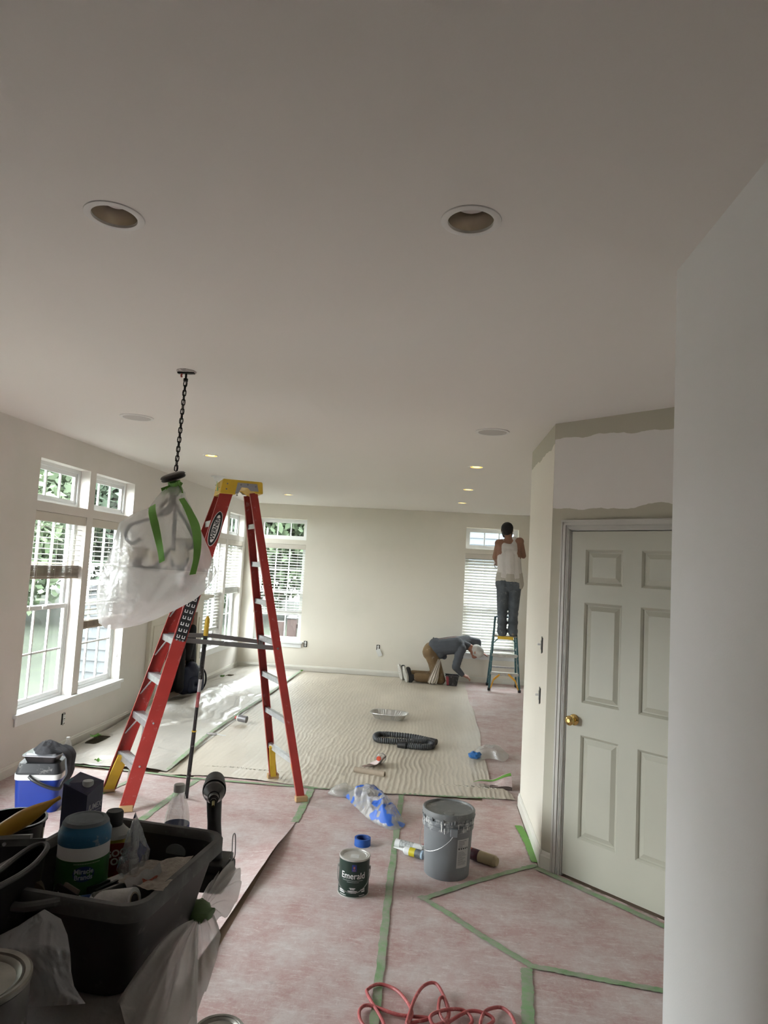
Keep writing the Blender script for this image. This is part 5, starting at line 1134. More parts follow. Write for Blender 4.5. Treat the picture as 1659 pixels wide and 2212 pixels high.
bm = BM(); tube(bm, [d*f+Vector((0, 0, 0.01)) for f in (0, 0.1, 0.3, 0.5, 0.6)], [0.006, 0.012, 0.011, 0.012, 0.008], 10); obj('handle', bm, mat('knife_handle', (0.30, 0.28, 0.27), 0.5, var=0.3, vs=40), t, True); bm = BM(); beam(bm, d*0.58+Vector((0, 0, 0.012)), d*1.15+Vector((0, 0, 0.004)), Vector((0, 1, 0)), 0.025, 0.0015); obj('blade', bm, m_alu, t)
# ================================================================== TEAL STEP LADDER in the far corner
m_teal = mat('teal_fiberglass', (0.022, 0.085, 0.095), 0.45, var=0.2, vs=8, dust=0.30, ds=26, dcol=(150, 160, 160))
m_orange_y = mat('orange_bracket', (0.60, 0.30, 0.02), 0.45)
tl = thing('step_ladder', 'short teal step ladder with yellow platform under the standing man', 'ladder', (1.12, 10.75, 0)); TO = Vector(tl.location)
tf = {'FL': (Vector((0.893, 10.595, 0)), Vector((0.965, 10.83, 1.10))), 'FR': (Vector((1.346, 10.560, 0)), Vector((1.275, 10.82, 1.13))), 'RL': (Vector((0.900, 11.06, 0)), Vector((0.975, 10.87, 1.12))), 'RR': (Vector((1.350, 11.04, 0)), Vector((1.265, 10.86, 1.12)))}
ton = lambda k_, z: tf[k_][0].lerp(tf[k_][1], z/tf[k_][1].z)-TO
for k_ in tf:
    bm = BM(); w_ = 0.062 if k_[0] == 'F' else 0.042; beam(bm, ton(k_, 0.035), ton(k_, 1.10), (0, 1, 0), w_, 0.026); obj('front_rail' if k_[0] == 'F' else 'rear_rail', bm, m_teal, tl)
    c = ton(k_, 0.022); obj('foot', boxb((c.x-0.020, c.y-0.036, 0.005), (c.x+0.020, c.y+0.036, 0.045), 0.004), m_blk, tl)
for z, mm in ((0.275, m_alu), (0.546, m_alu)):
    a, b = ton('FL', z), ton('FR', z); bm = BM(); beam(bm, a, b, (0, 1, 0), 0.078, 0.005); beam(bm, a+Vector((0, -0.037, -0.022)), b+Vector((0, -0.037, -0.022)), (0, 0, 1), 0.046, 0.004); st = obj('step', bm, mat('worn_tread', (0.42, 0.40, 0.36), 0.5, 0.3, var=0.2, vs=20), tl)
    a, b = ton('RL', z+0.03), ton('RR', z+0.03); bm = BM(); beam(bm, a, b, (0, 0, 1), 0.028, 0.012); obj('rear_bar', bm, m_alu, tl)
a, b = ton('FL', 0.815), ton('FR', 0.815)
bm = BM(); beam(bm, a+Vector((0.0, -0.02, 0)), b+Vector((0.0, -0.02, 0)), (0, 1, 0), 0.10, 0.016); beam(bm, a+Vector((0.03, 0.10, 0)), b+Vector((-0.03, 0.10, 0)), (0, 1, 0), 0.24, 0.012); obj('platform', bm, mat('platform_grey', (0.25, 0.22, 0.18), 0.6), tl)
bm = BM(); beam(bm, a+Vector((0.055, -0.072, -0.022)), b+Vector((-0.055, -0.072, -0.022)), (0, 0, 1), 0.045, 0.012); obj('platform_front', bm, m_yel, tl)
for (e, s) in ((a, 1), (b, -1)): bm = BM(); beam(bm, e+Vector((s*0.008, -0.055, -0.10)), e+Vector((s*0.085, -0.060, -0.02)), (0, 1, 0), 0.012, 0.014); obj('brace', bm, m_teal, tl)
for (k_, s) in (('FL', 1), ('FR', -1)):
    bm = BM(); p0 = ton(k_, 0.04)+Vector((s*0.018, -0.02, 0)); p1 = ton(k_, 0.17)+Vector((s*0.055, -0.02, 0)); p2 = ton(k_, 0.262)+Vector((s*0.155, -0.02, 0)); beam(bm, p0, p1, (0, 1, 0), 0.045, 0.014); beam(bm, p1, p2, (0, 1, 0), 0.045, 0.026); obj('foot_bracket', bm, m_orange_y, tl)
a, b = ton('FL', 1.125), ton('FR', 1.125); bm = BM(); box(bm, (a.x+0.02, a.y-0.02, 1.09), (b.x-0.02, a.y+0.075, 1.115), 0.006); obj('top_cap', bm, m_teal, tl)
for k1, k2 in (('FL', 'RL'), ('FR', 'RR')): bm = BM(); beam(bm, ton(k1, 0.60), ton(k2, 0.60), (0, 0, 1), 0.022, 0.004); obj('spreader_bar', bm, m_grey, tl)

# ================================================================== PEOPLE
def blob(name, caps, m, parent, voxel=0.009, smooth=5, origin=(0, 0, 0)):
    """tapered capsules fused into one continuous skin"""
    O = Vector(origin); bm = BM()
    for (p0, p1, r0, r1) in caps:
        p0 = Vector(p0)-O; p1 = Vector(p1)-O; n = 14
        sphere(bm, p0, r0, n); sphere(bm, p1, r1, n)
        if (p1-p0).length > 1e-4: cyl(bm, p0, p1, r0, r1, n)
    bmesh.ops.recalc_face_normals(bm, faces=bm.faces)
    me = bpy.data.meshes.new(name); bm.to_mesh(me); bm.free(); o = bpy.data.objects.new(name, me); COL.objects.link(o)
    md = o.modifiers.new('r', 'REMESH'); md.mode = 'VOXEL'; md.voxel_size = voxel
    ms = o.modifiers.new('s', 'SMOOTH'); ms.iterations = smooth; ms.factor = 0.5
    me2 = bpy.data.meshes.new_from_object(o.evaluated_get(bpy.context.evaluated_depsgraph_get())); bpy.data.objects.remove(o); bpy.data.meshes.remove(me); me2.name = name; me2.materials.clear()
    return link(name, me2, m, parent, 'all')
def hand(w, d, nrm, s=1.0, curl=0.5, thumb=1):
    """palm and five unequal bent fingers; w wrist, d pointing direction, nrm back of the hand, thumb side sign"""
    w = Vector(w); d = Vector(d).normalized(); nv = Vector(nrm); nv = (nv-d*nv.dot(d)).normalized(); sv = d.cross(nv)*thumb; C_ = []
    for o_ in (-0.022, 0.0, 0.022): C_.append((w+sv*o_*0.6*s, w+d*0.078*s+sv*o_*1.25*s, 0.016*s, 0.0145*s))
    for i, (o_, L_) in enumerate(((0.030, 0.072), (0.010, 0.082), (-0.011, 0.076), (-0.030, 0.060))):
        b0 = w+d*0.080*s+sv*o_*s; d1 = (d-nv*curl*0.5).normalized(); d2 = (d-nv*curl*1.3).normalized(); d3 = (d-nv*curl*2.2).normalized()
        b1 = b0+d1*L_*0.45*s; b2 = b1+d2*L_*0.32*s; b3 = b2+d3*L_*0.23*s
        C_ += [(b0, b1, 0.0092*s, 0.0086*s), (b1, b2, 0.0086*s, 0.008*s), (b2, b3, 0.008*s, 0.007*s)]
    t0 = w+d*0.018*s+sv*0.024*s; t1 = t0+(d*0.7+sv*0.8-nv*0.2).normalized()*0.040*s; t2 = t1+(d*1.0+sv*0.3-nv*0.4).normalized()*0.034*s
    return C_+[(t0, t1, 0.0125*s, 0.0105*s), (t1, t2, 0.0105*s, 0.0085*s)]
skin1 = mat('skin', (0.235, 0.115, 0.070), 0.55, var=0.08, vs=6); m_hair = mat('black_hair', (0.008, 0.007, 0.007), 0.7, bump=0.5, bs=160)
m_tank = mat('white_cotton', (0.62, 0.58, 0.55), 0.9, bump=0.5, bs=26, var=0.05); m_jean = mat('worn_denim', (0.080, 0.090, 0.102), 0.9, var=0.35, vs=7, bump=0.6, bs=22, dust=0.05, ds=24)
m_under = mat('beige_shirt_hem', (0.46, 0.42, 0.36), 0.9, bump=0.5, bs=30)
p1 = thing('person', 'man in white tank top and grey jeans standing on the teal ladder', 'person', (1.12, 10.74, 0.83)); O1 = Vector(p1.location)
J = lambda px, py, Y: atY(px, py, Y)
BY = 10.74
pel = J(1100, 1256, BY); wai = J(1101, 1232, BY); che = J(1099, 1196, BY+0.01); shl, shr = J(1077.5, 1174, BY), J(1123, 1170, BY); nk0, nk1 = J(1099, 1168, BY+0.01), J(1097.5, 1157, BY+0.03)
hd = J(1095.5, 1145, BY+0.05)
eL, eR = J(1069.5, 1204, BY+0.03), J(1130.5, 1201, BY+0.05); wL, wR = J(1075.5, 1219, BY+0.25), J(1126, 1199, BY+0.30)
hpL, hpR = J(1087, 1262, BY), J(1112, 1262, BY); knL, knR = J(1085, 1316, BY-0.02), J(1109, 1316, BY-0.02); anL, anR = J(1084.5, 1363, BY), J(1107.5, 1363, BY)
body = [(pel+Vector((s*0.07, 0, 0)), wai+Vector((s*0.065, 0, 0)), 0.125, 0.105) for s in (-1, 1)]
body += [(wai+Vector((s*0.062, 0, 0)), che+Vector((s*0.085, 0, 0.02)), 0.105, 0.108) for s in (-1, 1)] + [(che, nk0, 0.11, 0.075), (shl, shr, 0.066, 0.066), (che+Vector((-0.10, 0, 0.03)), shl, 0.09, 0.060), (che+Vector((0.10, 0, 0.03)), shr, 0.09, 0.060), (nk0, nk1, 0.062, 0.056)]
body += [(hd+Vector((0, 0.0, 0.025)), hd+Vector((0, 0.01, -0.01)), 0.088, 0.086), (hd+Vector((0.015, 0.045, -0.045)), hd+Vector((0.02, 0.06, -0.055)), 0.055, 0.048), (hd+Vector((0.045, 0.10, -0.005)), hd+Vector((0.05, 0.115, -0.025)), 0.011, 0.017), (hd+Vector((0.086, 0.005, 0.012)), hd+Vector((0.088, 0.005, -0.022)), 0.013, 0.010), (hd+Vector((-0.086, 0.005, 0.012)), hd+Vector((-0.088, 0.005, -0.022)), 0.013, 0.010)]
body += [(shl, eL, 0.056, 0.044), (shr, eR, 0.056, 0.044), (eL, wL, 0.043, 0.029), (eR, wR, 0.043, 0.029)]
body += hand(wL, (0.05, 1, 0.2), (0, -0.2, 1), 1.0, 0.8, -1) + hand(wR, (-0.2, 1, 0.35), (0, -0.3, 1), 1.0, 0.8, 1)
body += [(hpL, knL, 0.075, 0.055), (hpR, knR, 0.075, 0.055), (knL, anL, 0.055, 0.042), (knR, anR, 0.055, 0.042)]
bd = blob('body', body, skin1, p1, 0.0085, 4, O1); bd['label'] = 'bare tanned skin'
blob('hair', [(hd+Vector((0, -0.008, 0.030)), hd+Vector((-0.004, -0.014, 0.0)), 0.096, 0.092), (hd+Vector((0, -0.04, -0.02)), hd+Vector((0, -0.045, -0.045)), 0.062, 0.05), (hd+Vector((0.068, 0.035, -0.035)), hd+Vector((0.055, 0.075, -0.085)), 0.026, 0.034), (hd+Vector((-0.06, 0.04, -0.04)), hd+Vector((-0.03, 0.08, -0.09)), 0.022, 0.03)], m_hair, p1, 0.008, 3, O1)
tank = [(pel+Vector((0, -0.012, 0.07)), wai+Vector((0, -0.018, 0)), 0.130, 0.122), (wai+Vector((0, -0.018, 0)), che+Vector((0, -0.022, -0.01)), 0.122, 0.122)] + [(pel+Vector((s*0.08, 0, 0.06)), wai+Vector((s*0.072, 0, 0.0)), 0.128, 0.116) for s in (-1, 1)] + [(wai+Vector((s*0.07, 0, 0)), che+Vector((s*0.072, 0, -0.02)), 0.116, 0.114) for s in (-1, 1)]
tank += [(che+Vector((0, -0.018, -0.02)), che+Vector((0, -0.012, 0.075)), 0.122, 0.098), (che+Vector((-0.05, -0.020, 0.05)), che+Vector((0.05, -0.020, 0.05)), 0.095, 0.095)] + [(che+Vector((s*0.060, -0.035, 0.03)), Vector((nk0.x+s*0.082, nk0.y-0.020, (shl if s < 0 else shr).z+0.028)), 0.090, 0.048) for s in (-1, 1)]+[(che+Vector((-0.055, -0.038, 0.09)), che+Vector((0.055, -0.038, 0.09)), 0.074, 0.074)]
tk = blob('tank_top', tank, m_tank, p1, 0.009, 3, O1); tk['label'] = 'white ribbed tank top'
hm = blob('shirt_hem', [(pel+Vector((0, -0.012, 0.0)), pel+Vector((0, -0.015, 0.10)), 0.134, 0.128)]+[(pel+Vector((s*0.088, 0, 0.02)), pel+Vector((s*0.085, 0, 0.10)), 0.128, 0.120) for s in (-1, 1)]+[(pel+Vector((0.11, -0.01, -0.035)), pel+Vector((0.10, 0, 0.05)), 0.115, 0.115)], m_under, p1, 0.009, 2, O1)
jean = [(pel+Vector((0, -0.015, 0)), pel+Vector((0, -0.01, -0.05)), 0.132, 0.125), (pel+Vector((-0.085, 0, -0.01)), pel+Vector((0.085, 0, -0.03)), 0.130, 0.130), (pel+Vector((s*0.0, 0, 0)), pel+Vector((0, 0, -0.06)), 0.13, 0.10)] + [(pel+Vector((s*0.085, 0, -0.04)), hh, 0.132, 0.108) for s, hh in ((-1, hpL), (1, hpR))]
for hh, kk_, aa in ((hpL, knL, anL), (hpR, knR, anR)):
    jean += [(hh, kk_, 0.106, 0.082)]
    for q in range(6): c = kk_.lerp(aa, q/5); jean.append((c, c+Vector((0.006*math.sin(q*3), 0.008*math.cos(q*2), -0.02)), 0.080 if q % 2 else 0.072, 0.074))
jn = blob('jeans', jean, m_jean, p1, 0.009, 2, O1); jn['label'] = 'baggy grey-blue jeans'
for aa in (anL, anR): blob('shoe', [(Vector((aa.x, aa.y-0.04, 0.868)), Vector((aa.x, aa.y+0.16, 0.866)), 0.040, 0.036), (Vector((aa.x, aa.y-0.03, 0.868)), Vector((aa.x, aa.y, aa.z)), 0.042, 0.042)], mat('dusty_shoe', (0.16, 0.14, 0.12), 0.8, var=0.2, vs=20), p1, 0.008, 3, O1)
wl = J(1072.5, 1222, BY+0.2); bm = BM(); tube(bm, [wl+Vector((0.030*math.cos(a), -0.01, 0.036*math.sin(a)))-O1 for a in np.linspace(0, 2*PI, 20)[:-1]], 0.006, 6, True)
ob_ = obj('tape_ring', bm, m_blk, None, True); ob_.location = O1; tag(ob_, 'small black ring held at the left hip of the standing man', 'ring')

m_shirt = mat('grey_shirt', (0.072, 0.078, 0.090), 0.9, var=0.12, vs=6, bump=0.5, bs=24); m_khaki = mat('brown_work_pants', (0.165, 0.105, 0.050), 0.9, var=0.2, vs=7, bump=0.5, bs=22, dust=0.06, ds=18); m_cap = mat('white_cap', (0.52, 0.50, 0.46), 0.85, var=0.1, vs=14); m_sole = mat('white_rubber_sole', (0.50, 0.48, 0.44), 0.6, var=0.2, vs=20); m_shoe2 = mat('black_shoe', (0.015, 0.015, 0.016), 0.6)
p2 = thing('person', 'man in grey shirt, brown work pants and white cap kneeling at the far wall', 'person', (0.15, 10.95, 0)); O2 = Vector(p2.location)
KY = 10.93
hipN, hipF = J(931, 1409, KY-0.07), J(933, 1404, KY+0.10); wai2 = J(948, 1398, KY); che2 = J(985, 1393, KY); shN, shF = J(996, 1402, KY-0.14), J(1008, 1383, KY+0.16)
knN, knF = Vector((0.155, KY-0.09, 0.075)), Vector((0.10, KY+0.12, 0.075)); anN, anF = Vector((-0.275, KY-0.12, 0.085)), Vector((-0.36, KY+0.06, 0.095))
elN, wrN = J(984, 1441, KY-0.17), Vector((0.500, KY-0.08, 0.17)); elF, wrF = J(1032, 1387, KY+0.22), J(1033, 1410, KY+0.24)
nk = J(1011, 1396, KY-0.02); hd2 = J(1026, 1406, KY-0.03)
fwd = (hd2-nk).normalized()
body = [(hipN, hipF, 0.115, 0.115), (wai2-Vector((0, 0.07, 0)), wai2+Vector((0, 0.07, 0)), 0.11, 0.11), (wai2, che2, 0.125, 0.13), (che2, shN, 0.12, 0.07), (che2, shF, 0.12, 0.07), (che2, nk, 0.11, 0.06), (nk, hd2, 0.055, 0.06),
        (hd2, hd2+Vector((0.03, 0, -0.012)), 0.084, 0.082), (hd2+Vector((0.0, -0.005, -0.055)), hd2+Vector((-0.012, 0, -0.085)), 0.055, 0.038), (hd2+Vector((0.035, 0, -0.088)), hd2+Vector((0.018, 0, -0.098)), 0.013, 0.016), (hd2+Vector((-0.002, -0.082, 0.0)), hd2+Vector((-0.004, -0.086, -0.03)), 0.014, 0.011), (hd2+Vector((-0.002, 0.082, 0.0)), hd2+Vector((-0.004, 0.086, -0.03)), 0.014, 0.011)]
body += [(shN, elN, 0.058, 0.046), (elN, wrN, 0.044, 0.030), (shF, elF, 0.058, 0.046), (elF, wrF, 0.044, 0.030)] + hand(wrN, (1, 0.1, -0.35), (0.3, -0.4, 1), 1.05, 0.75, -1) + hand(wrF, (0.9, 0.0, -0.12), (0, -0.1, 1), 1.05, 0.45, 1)
body += [(hipN, knN, 0.085, 0.06), (hipF, knF, 0.085, 0.06), (knN, anN, 0.058, 0.04), (knF, anF, 0.058, 0.04)]
bd = blob('body', body, mat('skin_tan', (0.30, 0.135, 0.085), 0.55, var=0.08, vs=6), p2, 0.0085, 4, O2); bd['label'] = 'tanned skin of neck, face and hands'
shirt = [(wai2+Vector((-0.03, s*0.075, 0.0)), che2+Vector((0, s*0.085, 0.0)), 0.125, 0.132) for s in (-1, 1)] + [(wai2+Vector((-0.05, s*0.07, 0.02)), wai2+Vector((0.02, s*0.06, -0.06)), 0.118, 0.115) for s in (-1, 1)] + [(wai2+Vector((0.03, -0.03, -0.08)), wai2+Vector((0.09, -0.05, -0.135)), 0.09, 0.045), (che2, shN, 0.13, 0.085), (che2, shF, 0.13, 0.085), (che2, nk, 0.118, 0.062), (shN, elN, 0.072, 0.058), (elN, wrN+(elN-wrN)*0.08, 0.057, 0.040), (shF, elF, 0.072, 0.060), (elF, wrF+(elF-wrF)*0.35, 0.058, 0.048)]
for q in range(5): c = shN.lerp(elN, 0.25+q*0.17); shirt.append((c, c+Vector((0.004, -0.006, 0)), 0.070-q*0.002+(0.004 if q % 2 else 0), 0.066))
sh2 = blob('shirt', shirt, m_shirt, p2, 0.009, 2, O2); sh2['label'] = 'long-sleeved dark grey shirt'
pants = [(hipN+Vector((-0.012, 0, 0)), hipF+Vector((-0.012, 0, 0)), 0.125, 0.125), (hipN, wai2+Vector((-0.05, -0.06, -0.02)), 0.12, 0.11), (hipF, wai2+Vector((-0.05, 0.06, -0.02)), 0.12, 0.11)]
for hh, kk_, aa in ((hipN, knN, anN), (hipF, knF, anF)): pants += [(hh, kk_+Vector((0, 0, 0.01)), 0.118, 0.080), (kk_, kk_+Vector((0.01, 0, 0)), 0.078, 0.075), (kk_+Vector((0, 0, 0.01)), aa+(kk_-aa)*0.18+Vector((0, 0, 0.01)), 0.080, 0.070)]
pn = blob('work_pants', pants, m_khaki, p2, 0.009, 2, O2); pn['label'] = 'brown canvas work pants'
for (aa, sy) in ((anN, -1), (anF, 1)):
    toe = Vector((aa.x-0.06, aa.y, 0.035)); heel = Vector((aa.x-0.11, aa.y, 0.235))
    blob('shoe', [(toe+Vector((0.03, 0, 0.01)), heel+Vector((0.035, 0, -0.03)), 0.045, 0.042), (aa, aa+Vector((-0.06, 0, 0.02)), 0.05, 0.045)], m_shoe2, p2, 0.008, 3, O2)
    bm = BM(); n = 26; A = []
    dv_ = (heel-toe); 
    rings = []
    for k_ in (0.0, 0.03):
        rg = []
        for i in range(n):
            a = 2*PI*i/n; f = 0.5-0.62*math.cos(a); wv = 0.056*math.sin(a)*(1.0 if f < 0.6 else 0.86)
            rg.append(bm.verts.new(toe+dv_*f+Vector((-0.012-k_*0.8-wv*0.55, wv*0.9-k_*0.6, -0.004))-O2))
        rings.append(rg)
    for i in range(n): bm.faces.new((rings[0][i], rings[0][(i+1) % n], rings[1][(i+1) % n], rings[1][i]))
    bm.faces.new(rings[0][::-1]); bm.faces.new(rings[1]); so = obj('sole', bm, m_sole, p2, True)
    for i in range(9):
        c = toe+dv_*(-0.02+i*0.13)+Vector((-0.038, -0.020, -0.004))-O2; bm = BM(); beam(bm, c-Vector((-0.020, 0.032, 0)), c+Vector((-0.020, 0.032, 0)), dv_, 0.010, 0.006); obj('tread', bm, m_sole, so)
cpc = hd2+Vector((0.022, 0, 0.004)); cap2 = blob('cap', [(cpc, cpc+Vector((0.035, 0, -0.02)), 0.098, 0.088)], m_cap, p2, 0.008, 3, O2); cap2['label'] = 'white baseball cap'
bm = BM(); nb_ = 14; up = []; dn = []
cb0 = hd2+Vector((0.06, 0, -0.075))-O2
for i in range(nb_+1):
    a = PI*(i/nb_)-PI/2; up.append(bm.verts.new(cb0+Vector((0.075*math.cos(a)*0.5, 0.075*math.sin(a), -0.075*math.cos(a))))); dn.append(bm.verts.new(cb0+Vector((0.075*math.cos(a)*0.5-0.008, 0.075*math.sin(a), -0.075*math.cos(a)-0.004))))
bm.faces.new(up); bm.faces.new(dn[::-1])
for i in range(nb_): bm.faces.new((up[i], up[i+1], dn[i+1], dn[i]))
obj('cap_brim', bm, m_cap, p2)
bm = BM(); bl0 = wai2+Vector((-0.11, 0, 0.02))-O2; tube(bm, [bl0+Vector((0.02*math.cos(a), 0.145*math.sin(a), 0.12*math.cos(a))) for a in np.linspace(0, 2*PI, 30)[:-1]], 0.012, 6, True); obj('belt', bm, m_blk, p2, True)
# white rag hanging at his hip
nu, nv = 22, 26; P = np.zeros((nu, nv, 3)); ra, rb = J(949, 1424, KY-0.235), J(933, 1476, KY-0.20)
for i in range(nu):
    for j in range(nv):
        f = j/(nv-1); wdt = 0.022+0.050*min(1, f*1.3); c = ra.lerp(rb, f); x = (i/(nu-1)-0.5)*2*wdt
        P[i, j] = (c.x+x, c.y-0.018*math.sin(i*1.1+f*3)-0.02*(1-abs(x)/wdt)-0.015*math.sin(f*9), max(0.012, c.z+0.010*math.sin(i*0.9)))
tag(grid('rag', P-np.array([rb.x, rb.y, 0]), mat('white_rag', (0.62, 0.56, 0.48), 0.95, bump=0.5, bs=40), loc=(rb.x, rb.y, 0)), 'white rag hanging from the kneeling man\'s pocket', 'rag')
# paint pail beside the kneeling man
pc = J(976, 1470, KY-0.10); t = thing('paint_pail', 'small black square paint pail with pink lining beside the kneeling man', 'pail', (pc.x, KY-0.13, 0.012))
bm = BM(); n = 4
def sq(w_, z): return [bm.verts.new((w_*sx_, w_*sy_, z)) for sx_, sy_ in ((-1, -1), (1, -1), (1, 1), (-1, 1))]
rg = [sq(0.078, 0), sq(0.100, 0.150), sq(0.110, 0.155), sq(0.110, 0.147), sq(0.098, 0.148), sq(0.074, 0.006)]
for r0, r1 in zip(rg, rg[1:]):
    for i in range(4): bm.faces.new((r0[i], r0[(i+1) % 4], r1[(i+1) % 4], r1[i]))
bm.faces.new(rg[0][::-1]); bm.faces.new(rg[-1]); obj('body', bm, mat('pail_black', (0.016, 0.016, 0.016), 0.5, var=0.2, vs=20, dust=0.25, ds=30, dcol=(170, 160, 158)), t)
bm = BM(); box(bm, (-0.095, -0.095, 0.12), (0.095, 0.095, 0.128)); obj('paint', bm, mat('pink_paint', (0.40, 0.30, 0.30), 0.3), t)
bm = BM(); v = [bm.verts.new(p) for p in ((-0.0795, -0.081, 0.008), (-0.045, -0.081, 0.008), (-0.055, -0.1, 0.14), (-0.098, -0.1, 0.14))]; bm.faces.new(v); obj('red_label', bm, mat('pail_red', (0.22, 0.03, 0.04), 0.5), t)

# ================================================================== COOLER, TRAY AND SHIRT
ck = thing('cooler', 'small blue cooler box with white band and black lid by the left wall', 'cooler', (-2.62, 4.62, 0.003), R(14))
m_cblue = mat('cooler_blue', (0.008, 0.035, 0.26), 0.42, var=0.06, vs=6); m_clid = mat('cooler_lid', (0.035, 0.037, 0.040), 0.5, dust=0.15, ds=12, var=0.1)
bm = BM(); rbox(bm, -0.145, 0.145, -0.11, 0.11, 0.0, 0.215, 0.045, taper=0.012); obj('body', bm, m_cblue, ck, True)
bm = BM(); rbox(bm, -0.150, 0.150, -0.115, 0.115, 0.215, 0.250, 0.047); obj('band', bm, m_white_pl, ck, True)
bm = BM(); rbox(bm, -0.146, 0.146, -0.111, 0.111, 0.250, 0.262, 0.045); rbox(bm, -0.130, 0.130, -0.095, 0.095, 0.262, 0.318, 0.04, taper=-0.014); obj('lid', bm, m_clid, ck, True)
bm = BM(); hpts = crom([(-0.045, -0.118, 0.243), (-0.01, -0.135, 0.222), (0.06, -0.142, 0.190), (0.12, -0.140, 0.170), (0.155, -0.125, 0.168), (0.162, -0.09, 0.20)], 6); tube(bm, hpts, 0.012, 9); obj('handle', bm, m_blk, ck, True)
fc = thing('food_container', 'black takeout container with clear lid on the blue cooler', 'container', (-2.605, 4.60, 0.3215), R(8))
bm = BM(); rbox(bm, -0.110, 0.110, -0.075, 0.075, 0.0, 0.046, 0.022, taper=0.018); obj('tray', bm, m_blk, fc, True)
bm = BM(); rbox(bm, -0.118, 0.118, -0.083, 0.083, 0.046, 0.054, 0.024); rbox(bm, -0.100, 0.100, -0.066, 0.066, 0.054, 0.066, 0.02, taper=-0.006); obj('lid', bm, mat('lid_grey_clear', (0.30, 0.31, 0.33), 0.12), fc, True)
m_tee = mat('grey_tee', (0.055, 0.056, 0.062), 0.95, var=0.3, vs=12, bump=0.4, bs=40)
sh3 = thing('crumpled_shirt', 'dark grey crumpled shirt draped over the cooler and container', 'shirt', (-2.575, 4.60, 0.388))
nu, nv = 72, 30; P = np.zeros((nu, nv, 3))
for i in range(nu):
    for j in range(nv):
        a = 2*PI*i/nu; f = j/(nv-1); r_ = f*(0.095+0.02*math.sin(a*3)); x = r_*math.cos(a)*1.15; y = r_*math.sin(a)*0.9
        z = (1-f**2.2)*0.060*(0.55+0.9*float(ridged(x*14+3, y*14, 3, 2)))+0.002; P[i, j] = (x, y, z)
grid('bundle', P, m_tee, sh3, closed_u=True)
nu, nv = 16, 36; P = np.zeros((nu, nv, 3))
for i in range(nu):
    for j in range(nv):
        f = j/(nv-1); w_ = 0.07*(1-0.55*max(0, f-0.3)/0.7); x = 0.085+0.065*min(1, f*4); y = -0.03+(i/(nu-1)-0.5)*2*w_; z = 0.045-0.03*min(1, f*4)-0.245*max(0, f-0.15)
        P[i, j] = (x+0.014*math.sin(i*1.0+f*4)+0.03*math.sin(f*3.0), y+0.01*math.sin(f*11), z)
grid('sleeve', P, m_tee, sh3)
# water bottle standing on the floor by the wall
m_water = glass('water', (0.93, 0.95, 0.96), 0.08); m_blab = mat('bottle_label_blue', (0.03, 0.04, 0.22), 0.4); m_bcap = mat('bottle_cap_white', (0.62, 0.62, 0.60), 0.5)
def water_bottle(label, loc, h=0.215, r=0.032, lm=m_blab):
    t = thing('water_bottle', label, 'bottle', loc, 0, 'plastic water bottles'); s = h/0.215; q = r/0.032
    pr = [(0.0, 0.002), (0.022, 0.0), (0.031, 0.006), (0.032, 0.02), (0.030, 0.045), (0.032, 0.06), (0.032, 0.12), (0.031, 0.135), (0.026, 0.160), (0.016, 0.188), (0.0125, 0.193), (0.0125, 0.2)]
    bm = BM(); lathe(bm, [(a*q, b*s) for a, b in pr], 28, cap0=False, cap1=False); obj('bottle', bm, m_pet, t, True)
    bm = BM(); lathe(bm, [(0.0145*q, 0.197*s), (0.0145*q, 0.213*s), (0.013*q, 0.215*s)], 20); obj('cap', bm, m_bcap, t, True)
    bm = BM(); lathe(bm, [(0.0326*q, 0.062*s), (0.0326*q, 0.118*s)], 28, cap0=False, cap1=False); lb_ = obj('label', bm, lm, t, True)
    bm = BM(); lathe(bm, [(0.0, 0.004*s), (0.029*q, 0.006*s), (0.030*q, 0.10*s), (0.0, 0.10*s)], 24, cap0=False, cap1=False); obj('water', bm, m_water, t, True)
    return t, lb_
water_bottle('water bottle with pale blue label on the floor by the left wall', (-2.985, 5.62, 0.006), 0.205, 0.034, mat('bottle_label_pale', (0.32, 0.38, 0.52), 0.4, var=0.2, vs=30))
# backpack in front of the fireplace
bk = thing('backpack', 'navy backpack with a black jacket behind it in front of the fireplace', 'backpack', (-2.99, 8.50, 0.055), R(62)); m_navy = mat('navy_nylon', (0.012, 0.018, 0.050), 0.6, bump=0.4, bs=30, var=0.15); m_jack = mat('black_cloth', (0.008, 0.008, 0.009), 0.9, bump=0.5, bs=20)
blob('body', [((-0.11, 0, 0.09), (0.11, 0, 0.09), 0.085, 0.085), ((-0.10, 0, 0.26), (0.10, 0, 0.26), 0.085, 0.085), ((-0.11, 0, 0.09), (-0.10, 0, 0.26), 0.085, 0.085), ((0.11, 0, 0.09), (0.10, 0, 0.26), 0.085, 0.085), ((0, 0, 0.30), (0, 0, 0.33), 0.09, 0.075)], m_navy, bk, 0.012, 4)
blob('front_pocket', [((-0.075, -0.075, 0.07), (0.075, -0.075, 0.07), 0.05, 0.05), ((-0.07, -0.07, 0.18), (0.07, -0.07, 0.18), 0.045, 0.045), ((-0.075, -0.075, 0.07), (-0.07, -0.07, 0.18), 0.05, 0.045), ((0.075, -0.075, 0.07), (0.07, -0.07, 0.18), 0.05, 0.045)], m_navy, bk, 0.010, 4)
bm = BM(); tube(bm, crom([(0.15, -0.02, 0.32), (0.20, -0.04, 0.24), (0.21, -0.04, 0.12), (0.16, -0.03, 0.03)], 7), 0.010, 7); tube(bm, crom([(-0.15, -0.02, 0.32), (-0.19, -0.04, 0.24), (-0.19, -0.04, 0.12), (-0.15, -0.03, 0.03)], 7), 0.010, 7); obj('strap', bm, m_jack, bk, True)
